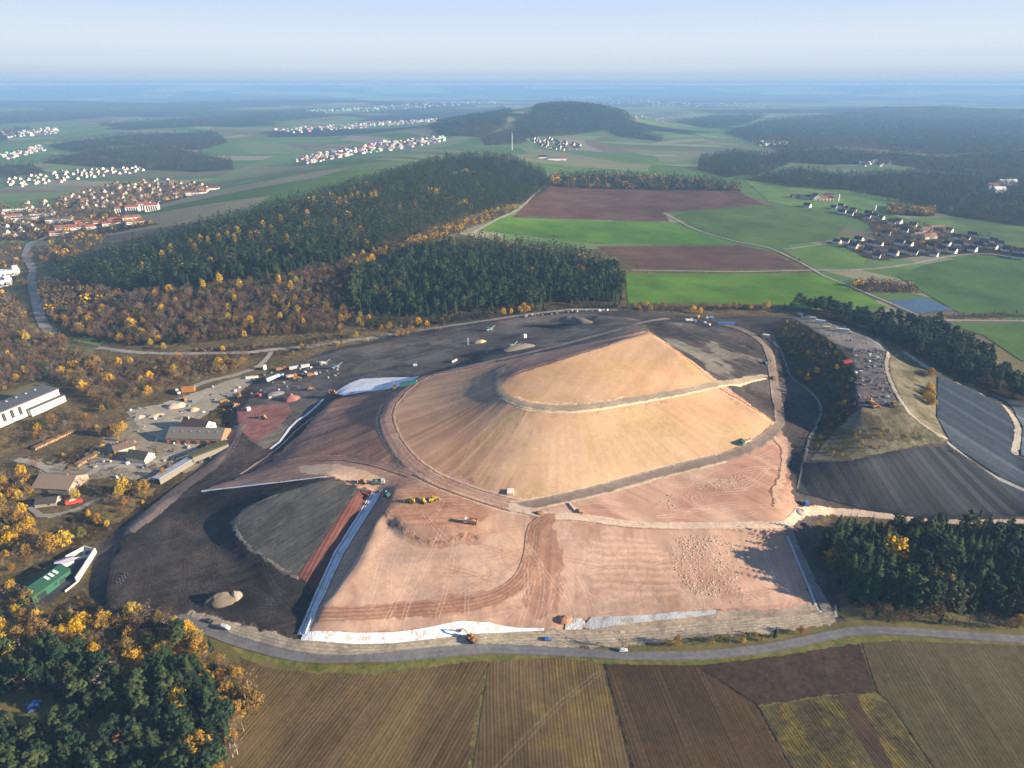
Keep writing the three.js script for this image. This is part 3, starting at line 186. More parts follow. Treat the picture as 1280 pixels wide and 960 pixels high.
const FOREST = [
 {"zone":"far_wood","p":[1160.9,-3714.2,1904.2,-5083.6,3026.7,-6187.3,4557.4,-7691.4,4248.6,-6243.2,4663.3,-6066.4,4744.7,-5643.7,4639.5,-5081.3,2507.5,-2693.9,2386.8,-2781.5,2258.4,-2874.7,1940.6,-2711,1656.7,-2565.6,1546,-2728.7,1386.6,-2913.7,1052.2,-2629.2],"s":19,"mix":[0.6,0.38,0.01,0,0,0.01,0],"h":[17,22]},
 {"zone":"far_wood","p":[-2010.5,-2913.7,-2013.8,-3475.7,-1823.7,-3590.3,-1621,-3712.5,-1298.2,-3080.1,-1259.8,-2706.9,-1698.5,-2913.7,-1691.2,-2571.4],"s":17,"mix":[0.6,0.38,0.01,0,0,0.01,0],"h":[16,21]},
 {"zone":"far_wood","p":[-2535.2,-2799.7,-2939.9,-3776.7,-2917.2,-4132.6,-2340.7,-3080.4,-1975.4,-2350.2],"s":17,"mix":[0.6,0.38,0.01,0,0,0.01,0],"h":[16,21]},
 {"zone":"far_wood","p":[-2782.9,-4560.3,-2648.3,-5026.3,-2483.9,-5595.4,-2258.4,-6050.4,-1993.9,-6584.1,-1438.1,-5595.4,-1629.8,-4970,-1783.6,-4468,-2011.8,-4171.9,-2212.3,-3911.6],"s":22,"mix":[0.6,0.38,0.01,0,0,0.01,0],"h":[17,22]},
 {"zone":"far_wood","p":[-4907.3,-6583.2,-4879.9,-7365.1,-4606.6,-7941.8,-4249,-8398.8,-4559.3,-10555,-4156.5,-11603.9,-2076.4,-8540,-2565.4,-8193.2,-2956.7,-7713,-3173.2,-6992.6,-3231.2,-5890.9,-3273.1,-5083.8,-3425.1,-4560.3],"s":30,"mix":[0.6,0.38,0.01,0,0,0.01,0],"h":[19,24]},
 {"zone":"far_wood","p":[1125.8,-4803.9,1672.6,-5730,2231,-5976.8,1551.4,-4558.7,1125.8,-3987.3],"s":18,"mix":[0.6,0.38,0.01,0,0,0.01,0],"h":[17,22]},
 {"zone":"village_gardens","p":[681.3,-1373.2,733.8,-1375.9,751,-1279.3,821.6,-1164,854.4,-1085.6,818.4,-998.1,729.4,-1018.8,657.3,-1007,574.8,-973.1,556.3,-991.3,541.2,-1064.2,643.4,-1117.1,693.8,-1245],"s":13,"mix":[0.06,0.05,0.35,0.05,0.08,0.33,0.08],"h":[6,11]},
 {"zone":"town_gardens","p":[-1031.1,-1433.2,-1103,-1585.6,-1103.3,-1848.2,-824.4,-1769.7,-694.3,-1498.2,-743.5,-1334.9,-901.9,-1398.3,-595.6,-1080.9,-710.2,-1081.8,-816.4,-1111.9,-932.8,-1151.4,-1180.4,-1490.2],"s":12,"mix":[0.06,0.05,0.4,0.05,0.06,0.3,0.08],"h":[7,12]},
 {"zone":"left_scrub","p":[-1005.8,-1168.4,-845.1,-1100.4,-753.1,-953.6,-655.6,-834.1,-786,-883.4],"s":11,"mix":[0.03,0.05,0.4,0.06,0.1,0.3,0.06],"h":[6,11]},
 {"zone":"left_scrub","p":[-820.8,-1152.5,-670.9,-1063.5,-652.9,-963.5,-698.8,-933.6,-776.5,-1020.9],"s":10,"mix":[0.08,0.05,0.4,0.03,0.14,0.25,0.05],"h":[6,11]},
 {"zone":"low_scrub","p":[-335,-420.9,-304.9,-434.3,-260.5,-414.6,-259.1,-393.1,-284.5,-385.9,-303.2,-378.2,-349.4,-404.8],"s":6.5,"mix":[0,0.03,0.4,0.05,0.1,0.34,0.08],"h":[2,4.5]},
 {"zone":"low_scrub","p":[-291.9,-368.7,-251.7,-378.3,-236.3,-388.3,-245.5,-354.8,-253.1,-320,-268.5,-304,-292.6,-326.3,-287,-342.4],"s":6,"mix":[0,0.02,0.4,0.06,0.12,0.32,0.08],"h":[1.5,4]},
 {"zone":"low_scrub","p":[-258.8,-477.7,-245.9,-511.7,-231.7,-494.3,-233.8,-460.6,-231.7,-438.4,-250.4,-470.7],"s":6,"mix":[0,0,0.3,0.1,0.1,0.3,0.2],"h":[1,2.2]},
 {"zone":"low_scrub","p":[-329.1,-581.7,-251.5,-590.1,-185,-616.5,-139.5,-644.7,-190.4,-639,-260.3,-615.8,-334.2,-611.3],"s":7.5,"mix":[0.02,0.05,0.4,0.08,0.1,0.3,0.05],"h":[2.5,6]},
 {"zone":"low_scrub","p":[-232.8,-268.2,-211.4,-254.1,-185.6,-250.1,-207,-245.8,-245.1,-245.9,-249.8,-259.7,-243.1,-270.2],"s":6,"mix":[0,0.02,0.4,0.08,0.15,0.35,0],"h":[2,4.5]},
 {"zone":"right_wood","p":[183.2,-297.8,202.2,-311.5,228.3,-312.5,266.9,-310.8,305.3,-312.5,344.1,-314.4,338.1,-294.5,300.6,-247.6,266.5,-250.3,232.1,-253.2,189,-257.1,186.2,-266.9,185.6,-283.3],"s":4.3,"mix":[0.74,0.2,0.02,0.01,0.01,0.02,0],"h":[18,25]},
 {"zone":"right_wood","p":[179.8,-299.3,191.3,-307.2,203.2,-311.5,208.7,-294.6,196,-258.1,187.2,-265.1,185,-282,183.7,-294.2],"s":3.9,"mix":[0.8,0.18,0.0,0.0,0.01,0.01,0],"h":[22,27]},
 {"zone":"right_wood","p":[184.6,-256.1,231.4,-252.2,261.9,-249.8,292.1,-247.6,294.8,-240.3,261,-242.5,227,-244.8,183.8,-249],"s":5.5,"mix":[0.12,0.06,0.36,0.08,0.1,0.26,0.02],"h":[8,14]},
 {"zone":"pine_strip","p":[323.4,-726.1,389,-742.5,399.8,-703.6,444.7,-690.5,478.6,-666.7,483.8,-628.7,470.3,-540.9,467.3,-498.5,449.4,-474.8,429.6,-516.4,413.7,-562.6,411.9,-612.5,398.3,-647.8,383.2,-678.8,355.9,-722.7],"s":5.2,"mix":[0.1,0.82,0.04,0,0,0.04,0],"h":[14,19]},
 {"zone":"corner_wood","p":[-177.2,-206,-169.5,-225.1,-148.7,-214,-125.3,-190.9,-117.9,-160.8,-110.7,-129.5,-129.9,-129.5,-149,-129.5,-168.2,-129.6,-171.4,-148.6,-175.2,-170.7,-168.8,-187],"s":4.2,"mix":[0.6,0.33,0.025,0.02,0.01,0.015,0],"h":[15,22]},
 {"zone":"corner_wood","p":[-163.4,-238,-139.3,-224.2,-117.8,-200.2,-115.9,-174.2,-112.1,-151.5,-108.9,-132.1,-117.1,-132.1,-123.8,-162.4,-129.6,-190.9,-151.1,-214.9,-164,-230.5],"s":4.6,"mix":[0.03,0.03,0.27,0.1,0.34,0.23,0],"h":[9,14]},
 {"zone":"corner_wood","p":[-266.8,-240.8,-245.1,-245.9,-217.6,-249.6,-210.9,-253.3,-186.1,-251.4,-158.6,-236.5,-169.5,-225.1,-177.2,-206,-189.2,-213.9,-234.9,-230.5,-261.2,-233.2],"s":5.2,"mix":[0.1,0.08,0.24,0.14,0.18,0.24,0.02],"h":[9,15]},
 {"zone":"corner_wood","p":[-283.9,-230.8,-258.9,-229.9,-234,-229,-188.7,-213,-178.7,-205.2,-170.6,-187,-198,-196.8,-218.8,-206.1,-241.6,-206.2,-264.5,-206.4],"s":4.4,"mix":[0.55,0.34,0.03,0.02,0,0.06,0],"h":[15,21]},
 {"zone":"corner_wood","p":[-249.2,-187.3,-226.9,-186.2,-204.9,-185.1,-189.1,-188.1,-175.2,-170.7,-175.2,-140.1,-193.3,-140.1,-211.5,-140.2,-228.8,-161.8],"s":4.5,"mix":[0.5,0.44,0,0,0,0.06,0],"h":[15,21]},
 {"zone":"left_scrub","p":[-314,-268.7,-279.8,-274.5,-244.4,-251.3,-218.5,-251.2,-222.3,-243.2,-266.8,-240.8,-289.9,-238.3],"s":6,"mix":[0.05,0.04,0.3,0.14,0.2,0.26,0.01],"h":[8,13]},
 {"zone":"left_scrub","p":[-357.3,-343.5,-316.3,-334.5,-283.2,-304,-286,-293.7,-295.7,-283.9,-309.6,-274.7],"s":5.5,"mix":[0,0.02,0.25,0.12,0.26,0.35,0],"h":[7,13]},
 {"zone":"left_scrub","p":[-389.7,-385.9,-355.5,-387.4,-334.5,-369.4,-324.6,-342.8,-357.3,-343.5],"s":5.5,"mix":[0,0.03,0.3,0.12,0.2,0.35,0],"h":[7,12]},
 {"zone":"left_scrub","p":[-604.7,-630.6,-552.5,-631.5,-501.2,-633.6,-395.6,-585.2,-326.5,-576.2,-267.8,-568.8,-268.8,-551.4,-298.4,-531.7,-316.5,-508,-337.3,-493.4,-342.6,-471.9,-399.8,-519.7,-444.5,-547.9,-475,-525.8,-510.6,-513.6],"s":5.3,"mix":[0.01,0.05,0.42,0.03,0.05,0.42,0.02],"h":[7,13]},
 {"zone":"left_scrub","p":[-799.9,-870.8,-658.4,-806.1,-544,-673.8,-435,-610.6,-501.2,-633.6,-552.5,-631.5,-604.7,-630.6],"s":6.6,"mix":[0.0,0.03,0.4,0.05,0.1,0.4,0.02],"h":[7,12]},
 {"zone":"left_scrub","p":[-427.7,-443.8,-395.6,-454.4,-382.5,-480.8,-345.4,-465.1,-324.3,-434.7,-352.9,-439.5,-372.1,-420.2,-399.9,-407.2],"s":6.6,"mix":[0,0.03,0.35,0.06,0.1,0.44,0.02],"h":[6,10]},
 {"zone":"left_scrub","p":[-294.6,-373.4,-267.5,-355.2,-250.7,-370.7,-252.5,-342.4,-258.9,-330.2,-276.8,-334.1,-292.1,-355.2],"s":6.5,"mix":[0,0.03,0.3,0.15,0.15,0.35,0.02],"h":[4,8]},
 {"zone":"left_scrub","p":[-357.6,-537.3,-314,-549.1,-263.8,-558.2,-257.4,-579.3,-275.3,-588.7,-330.8,-585.4,-378.9,-584.2],"s":6,"mix":[0.02,0.06,0.4,0.07,0.1,0.35,0],"h":[7,12]},
 {"zone":"left_scrub","p":[-235.8,-579.3,-199.7,-608.8,-144.6,-625.8,-70.3,-651.5,-73.4,-685,-150.3,-655.9,-211,-619.7],"s":6,"mix":[0.0,0.03,0.36,0.12,0.15,0.32,0.02],"h":[5,9]},
 {"zone":"ridge_wood","p":[-667.9,-890.6,-649.2,-925.6,-540.1,-969.7,-439.4,-1036.4,-345.4,-1170.9,-268.6,-1382.4,-193,-1689.8,-86.7,-1808,0,-1802.1,84.5,-1660.5,92.2,-1504.9,15.8,-1279.5,-57.6,-1159.4,-105.6,-1053.9,-160.6,-903.5,-220.8,-817.2,-309.4,-766.1,-407.3,-758.4,-497.1,-772.7,-608.2,-831.8],"s":6.2,"mix":[0.52,0.44,0.014,0.012,0.004,0.01,0],"h":[15,22]},
 {"zone":"ridge_autumn","p":[-677.9,-880,-603.5,-824.5,-494.4,-767.7,-405.4,-753.9,-308.1,-762,-219.8,-812.5,-184.2,-845.7,-203.8,-785.2,-199.6,-718.9,-177.7,-681.6,-192.2,-646.6,-267.9,-638.1,-339.2,-622.6,-408,-623.4,-489.1,-656.7,-556.8,-719.2],"s":5.8,"mix":[0.04,0.05,0.6,0.025,0.035,0.25,0],"h":[9,15]},
 {"zone":"ridge_autumn","p":[-220.8,-817.2,-160.6,-903.5,-104.7,-1044.3,-43.6,-1169.5,15.7,-1265.6,0,-1202.9,-66.7,-1063.1,-114.2,-949.8,-173.9,-848.3,-205.1,-791.6],"s":6.2,"mix":[0.03,0.05,0.4,0.2,0.14,0.18,0],"h":[8,13]},
 {"zone":"block_wood","p":[-202.5,-778.9,-153.2,-854.1,-94.3,-927.3,-25.2,-991.8,75.4,-985.5,139.7,-919.9,151.7,-831.6,135.9,-744.8,58,-730,-37.7,-707.9,-110.1,-686.5,-174,-685.7,-197.7,-719],"s":5.8,"mix":[0.47,0.48,0.015,0.015,0.01,0.01,0],"h":[16,22]},
 {"zone":"block_wood","p":[-183,-685.2,-109.9,-684.5,-37.6,-705.7,57.9,-727.4,135,-739,124.6,-721.9,56.7,-710.8,-36.7,-685.5,-107,-662.3,-168.5,-658.9],"s":5.5,"mix":[0,0.05,0.35,0.18,0.15,0.27,0],"h":[6,11]},
 {"zone":"hedge","p":[145.8,-733.7,228.9,-734.6,312.8,-737,308.5,-725.2,225,-720.1,142.5,-714.4],"s":6,"mix":[0,0,0.4,0.08,0.1,0.42,0],"h":[4,8]},
 {"zone":"field_wood","p":[91.1,-1630.3,208.4,-1719.3,333.9,-1718.5,497.9,-1704.6,563.1,-1616.8,541.2,-1548.8,418.1,-1551,228.6,-1556.2,94,-1538],"s":8,"mix":[0.5,0.35,0.06,0.02,0.05,0.02,0],"h":[15,21]},
 {"zone":"far_wood","p":[663.5,-2354,876.1,-2619.4,990.7,-2394,917.4,-2209,716.4,-1907.9,573.2,-1780.9,548.4,-1956.4],"s":9,"mix":[0.6,0.38,0.01,0,0,0.01,0],"h":[15,21]},
 {"zone":"far_wood","p":[621.5,-1762.7,890.5,-2047.3,971.9,-1907.4,1253.1,-2030.5,1381,-1945.8,1497.4,-1865.2,1539.2,-1652,1068.6,-1110.7,993.4,-1198,908,-1300.2,873.6,-1381.1,819.9,-1592.3,681.2,-1639.4],"s":9,"mix":[0.6,0.38,0.01,0,0,0.01,0],"h":[16,21]},
 {"zone":"far_wood","p":[996.8,-2565,1318.5,-2765.1,1427.6,-2510.9,1264.9,-2235.7,1060.9,-2202.1,923.5,-2258.6],"s":10,"mix":[0.6,0.38,0.01,0,0,0.01,0],"h":[16,21]},
 {"zone":"far_wood","p":[1476.7,-2630.1,1586.5,-2451.9,1861.3,-2595.5,2174.4,-2763.5,2314.6,-2693.9,2448.3,-2627.6,1580.5,-1652.7,1547.5,-1760.5,1509.3,-1881,1428.7,-1963.8,1340.6,-2052.6,1266.4,-2213.6],"s":11,"mix":[0.6,0.38,0.01,0,0,0.01,0],"h":[16,21]},
 {"zone":"pond_trees","p":[822.2,-1413.4,899.9,-1381.9,859.1,-1308.1,778.2,-1330.7],"s":7,"mix":[0,0,0.3,0.3,0.2,0.1,0.1],"h":[12,16]},
 {"zone":"pond_trees","p":[447.7,-817.5,470.9,-806,543.3,-811.3,552.9,-847,485.4,-856.5],"s":7,"mix":[0,0.05,0.45,0.1,0.1,0.3,0],"h":[7,11]},
 {"zone":"pond_trees","p":[520.9,-723.1,634.4,-732.5,625.6,-720.7,516.7,-708.6],"s":7,"mix":[0,0.05,0.5,0.1,0.1,0.25,0],"h":[4,7]},
 {"zone":"far_wood","p":[-1617,-2277.9,-1666.4,-2632.1,-1525.2,-2913.7,-1208.3,-2590.9,-1005.1,-2391.7,-892.9,-2123.7,-1003.7,-2073.7,-1182.1,-2126.9,-1472,-2220.9],"s":12,"mix":[0.6,0.38,0.01,0,0,0.01,0],"h":[15,20]},
 {"zone":"far_wood","p":[-1552.3,-1816.4,-1520.3,-1955.9,-1441,-2052.2,-1616.1,-2236.4,-1817.5,-2151.2],"s":12,"mix":[0.6,0.38,0.01,0,0,0.01,0],"h":[14,20]},
 {"zone":"hill_wood","p":[-428.3,-3470.5,-362.5,-6218.5,-95.4,-8222.8,0,-3736.5,-45.4,-3215.9,-140,-2956.7,-324.5,-3049.1],"s":15,"mix":[0.6,0.38,0.01,0,0,0.01,0],"h":[16,21]},
 {"zone":"hill_wood","p":[-140,-2956.7,0,-3228.4,115.4,-3520.4,106.8,-3821.9,702.1,-10107.1,549.2,-3929.4,566.7,-3724.1,416.6,-3548.3,191.1,-3241.6,32.8,-2763.9,-109,-2694.3],"s":15,"mix":[0.6,0.38,0.01,0,0,0.01,0],"h":[16,21]},
 {"zone":"hill_wood","p":[0,-3405.6,107.9,-3861,717.3,-10328.6,1034.4,-8920.9,665.1,-3787.6,710.7,-3441.3,490.8,-3474.4,220.8,-3111.8,52.9,-2981.7],"s":14,"mix":[0.6,0.38,0.01,0,0,0.01,0],"h":[16,21]},
 {"zone":"hill_wood","p":[471.9,-3488.3,649.8,-3443.4,735.3,-3269.4,675.9,-3078.9,501,-3259.4],"s":13,"mix":[0.6,0.38,0.01,0,0,0.01,0],"h":[14,19]},
 {"zone":"bush_slope","p":[271.9,-615,295.7,-640,299.5,-610.1,300.6,-549.1,287.9,-488.6,256.7,-419.8,244,-410.8,216.6,-386.2,224.8,-405.2,243.4,-434,252.6,-455,254,-485.2,250.5,-510.2,263.9,-567.4],"s":5.2,"mix":[0.02,0.06,0.3,0.02,0.08,0.3,0.22],"h":[2.5,5]},
 {"zone":"grass_bushes","p":[232.1,-396.1,248,-400.9,284.5,-398.9,314.8,-397.9,289,-389.4,261.2,-380.8,233.5,-372.7,215.4,-377.2],"s":4.2,"mix":[0,0.02,0.34,0.14,0.1,0.25,0.15],"h":[1.5,3.8]},
 {"zone":"hill_yellow","p":[353.5,-492.8,362.9,-497.7,340.3,-452.1,327.9,-433.6,325.1,-440.6],"s":4.2,"mix":[0,0,0,0.7,0.3,0,0],"h":[6,9]},
 {"zone":"verge","p":[73.7,-234.7,107.6,-238.6,141.3,-240,173.3,-246.5,172.1,-243.9,140.1,-236.9,106.4,-234.6],"s":4.6,"mix":[0.04,0.02,0.2,0.3,0.26,0.18,0],"h":[2.5,5]}
];
const TREES = [[-379.9,-577,"yellow",9],[-390.4,-575.8,"yellow",9],[-392.1,-519.3,"yellow",12],[-326.7,-508.3,"yellow",10],[-491,-733,"yellow",9],[-425.1,-640.5,"yellow",8],[-408,-650.1,"yellow",8],[-382.2,-621.4,"yellow",8],[-363.5,-611,"yellow",8],[-386.4,-644.2,"yellow",7],[-312.5,-556,"yellow",7],[-320.1,-545.9,"yellow",6],[-518.1,-720.1,"yellow",9],[-314.7,-436.9,"orange",12],[-313.7,-444.4,"yellow",10],[-274.1,-308.3,"yellow",13],[-280.3,-304,"orange",15],[-270.1,-317.1,"green",8],[-266.6,-330.1,"orange",9],[-260.1,-327.8,"yellow",5],[-297.6,-356.1,"yellow",9],[-269,-357.8,"yellow",9],[-267.1,-361.4,"yellow",14],[-253.3,-361.4,"orange",12],[-354.7,-385.3,"yellow",9],[-341.2,-373.3,"orange",9],[-323.5,-341.1,"yellow",9],[-297.5,-368.8,"bare",9],[-324.7,-367.3,"brown",7],[-350.2,-394.3,"brown",10],[-320.9,-388.3,"brown",7],[-235.2,-246.9,"yellow",9],[-233.2,-248.5,"orange",9],[-267.4,-243.4,"yellow",10],[-253.5,-250.8,"yellow",8],[-129.3,-162.4,"yellow",12],[-134.1,-160.8,"yellow",11],[-320,-438.3,"orange",10],[-250.8,-382.2,"orange",8],[-248.8,-390.2,"bare",9],[-263.8,-393.1,"brown",6],[305.5,-725,"yellow",13],[214.8,-714,"yellow",9],[222,-708.9,"yellow",8],[194,-710.4,"brown",8],[148.8,-698.1,"orange",7],[253.5,-716.1,"bare",8],[56.1,-231.8,"bare",11],[78.8,-233.7,"brown",6],[84.3,-234.1,"orange",7],[100.3,-234.6,"brown",6],[111.7,-235.5,"bare",9],[117.3,-236.5,"brown",7],[135.9,-239,"spruce",8],[150,-241,"orange",6],[-764.5,-973.9,"brown",9],[-772.2,-1004.5,"orange",9],[-736.1,-976.6,"orange",9],[-745.6,-1015.4,"orange",10],[-698.4,-973.3,"orange",9],[-675.7,-968.8,"orange",9],[-753.9,-922.2,"yellow",8],[-705.8,-885.3,"brown",9],[279,-496.3,"yellow",5],[254.2,-507.7,"yellow",6],[256.1,-497.1,"yellow",7],[265.7,-502.2,"yellow",6],[254.4,-600.1,"orange",5],[918.6,-1348.5,"yellow",12],[840.6,-1347.2,"yellow",14],[853.2,-1331.4,"yellow",15],[849.5,-1339.3,"yellow",14],[675.4,-1142.5,"brown",12],[683.6,-1180.4,"brown",12],[640.5,-1116.9,"brown",10],[730,-1089.1,"orange",9],[441.5,-957.3,"orange",6],[539.1,-947.3,"brown",9],[549.3,-948.1,"bare",8],[316.3,-388.6,"orange",3],[-280.5,-1138.1,"yellow",12],[-282.9,-1100,"larch",16],[-277.8,-1125.7,"larch",16],[-269.8,-1140.1,"larch",16],[-254.2,-1118.4,"larch",16],[-247.3,-1139.3,"larch",16],[-289.3,-1087.2,"larch",16],[-241.7,-1154,"larch",16],[-458.6,-900.3,"larch",16],[-449.7,-912.5,"larch",16],[-431.3,-896.9,"larch",16],[-439.8,-873.1,"larch",16],[-410.6,-915.7,"larch",16],[-421,-909.2,"larch",16],[-370.8,-951,"larch",16],[-350.2,-925.1,"larch",16],[-482.7,-888.4,"larch",16],[-483.9,-866.2,"larch",16],[-371.6,-902.2,"larch",16],[-401.7,-929.9,"larch",16],[-391.9,-894.4,"larch",16],[-351.9,-975.1,"larch",16],[-319.1,-1002.5,"larch",16],[-313.1,-880.5,"larch",16],[-263.3,-952.6,"larch",16],[-185.5,-1065.1,"larch",16],[-165.9,-1115.1,"larch",16],[-142.3,-1218.3,"larch",16],[-494.7,-830.7,"larch",16],[-393.2,-812.2,"larch",16],[-406.7,-781,"larch",16],[-363.5,-762.7,"larch",16],[-378.1,-748.9,"larch",16],[-285.6,-753.6,"larch",16],[-266.6,-738.4,"larch",16],[-331.6,-743.7,"larch",16]];
const HOUSES = [[636.9,-1393.8],[688.4,-1381.4],[711.9,-1398.7],[709.3,-1374.7],[715.4,-1351.8],[684.3,-1335.6],[694.2,-1321.3],[732.6,-1322.4],[716.4,-1293.2],[733,-1300.6],[740.3,-1286.4],[739,-1245],[755.1,-1251.6],[680.6,-1155.1],[557.9,-1082.5],[573.6,-1089.4],[572.2,-1055.3],[605.3,-1103.2],[590.5,-1067.6],[583.1,-1028.9],[614.6,-1036.2],[615,-1010.1],[578.8,-992.8],[665.5,-1082.7],[679,-1077.3],[769.4,-1224.3],[783.9,-1171.9],[809.2,-1177.1],[789.8,-1122.7],[801.3,-1116.3],[825.9,-1139.1],[781.4,-1076.9],[812.8,-1087.2],[836.4,-1097.6],[807.1,-1054.4],[829.5,-1075.4],[762.6,-1077.4],[675.8,-1038.7],[679.7,-1007.7],[722.7,-1029],[710.7,-1039.4],[762.4,-1039.4],[828.2,-1027.8],[801.1,-993.6],[834.9,-1022.5],[809,-988.6],[728,-1180],[702.2,-1061],[789,-1065.7],[642.9,-1032.2],[650,-1016.9],[614.8,-1080.4],[621.4,-1069.4],[815.9,-1038.4],[743.6,-1077.7]];
const TOWNS = [
 {"zone":"valley town","p":[-1031.1,-1433.2,-1103,-1585.6,-1110.6,-1677.6,-1103.3,-1848.2,-1023,-1912.3,-824.4,-1769.7,-694.3,-1498.2,-760.5,-1490.1,-743.5,-1334.9,-861.5,-1420.5,-901.9,-1398.3],"n":100},
 {"zone":"valley town","p":[-1180.4,-1490.2,-1128.5,-1565.2,-1010.8,-1429.8,-879.7,-1221.2,-865.1,-1140.3,-932.8,-1151.4],"n":26},
 {"zone":"upper town","p":[-1368.4,-1747.7,-1475.4,-1894.2,-1429.6,-2034.8,-1360.7,-2124.9,-1213.8,-2187.4,-1146.6,-2068.8,-1224.6,-1979.2,-1262.8,-1851,-1315.8,-1796.4],"n":75},
 {"zone":"hilltop hamlet","p":[51.7,-2905.8,142.9,-3017.6,276.7,-2839.2,286.6,-2611.8,180.3,-2516.6,101.2,-2655.6],"n":52},
 {"zone":"far","p":[-758.7,-2321.8,-736,-2564.6,-650,-2726.4,-560.6,-2951.1,-303.4,-3016.7,-280.9,-2888.6,-463.3,-2588.2,-583.1,-2435.7,-664.8,-2123.1],"n":150},
 {"zone":"far","p":[-1359.6,-3911.4,-1211,-4293.3,-967.9,-4859.2,-590.9,-5319.3,-530.3,-4763.7,-817.2,-4348,-1104.6,-3906.3,-1229.4,-3588.8],"n":150},
 {"zone":"far","p":[-2115.8,-6993.9,-1645,-7869.9,-1043.4,-9011.9,-244.3,-10553.7,-209.2,-9024.2,-919.4,-7917.6,-1342.4,-6783.2,-1812.6,-6218.6],"n":160},
 {"zone":"far","p":[947.9,-13712.5,2028.6,-12552.8,2571.3,-10095,3444.4,-9287.5,2864.4,-7704.4,2040.3,-7986.4,1292.3,-9292,824.5,-11892.2],"n":230},
 {"zone":"far","p":[-2850.8,-3776.7,-2771.3,-4132.6,-2516.7,-3776.7,-2511.5,-3368],"n":50},
 {"zone":"far","p":[-1901.2,-2480.4,-1968.1,-2799.7,-1837.1,-2628.8,-1784.7,-2359.2],"n":60},
 {"zone":"far","p":[1095.9,-3076.8,1259.2,-3169.1,1227.7,-2994.2,1073.8,-2911.7],"n":22},
 {"zone":"far","p":[1184.1,-2279.3,1256.5,-2281.2,1229.2,-2169.1,1148.4,-2164.7],"n":10},
 {"zone":"far","p":[701,-4004.5,1241.4,-5593,1156.1,-5064.9,696.6,-3841.1],"n":14}
];
const ROWS = [[-1048.4,-1349.6],[-837,-1191.8],[-816.1,-1145.4],[-812.8,-1215.4],[-795,-1171.8],[-754.4,-1155.4],[-758.7,-1185.6],[-729.3,-1191.1],[-727.4,-1161.1],[-731.3,-1186.4],[-703.1,-1185.8],[-666.2,-1132.4]];
const BLOCKS = [[-774.7,-1281.8],[-753.9,-1283],[-744.9,-1309.2],[-701.7,-1259.4],[-987.7,-1353.2],[-1000.7,-1317.8],[-899.8,-1273.8],[-1096.8,-1424.8],[-785.8,-1560.9],[-718,-1484.1],[-726.1,-1568.5]];
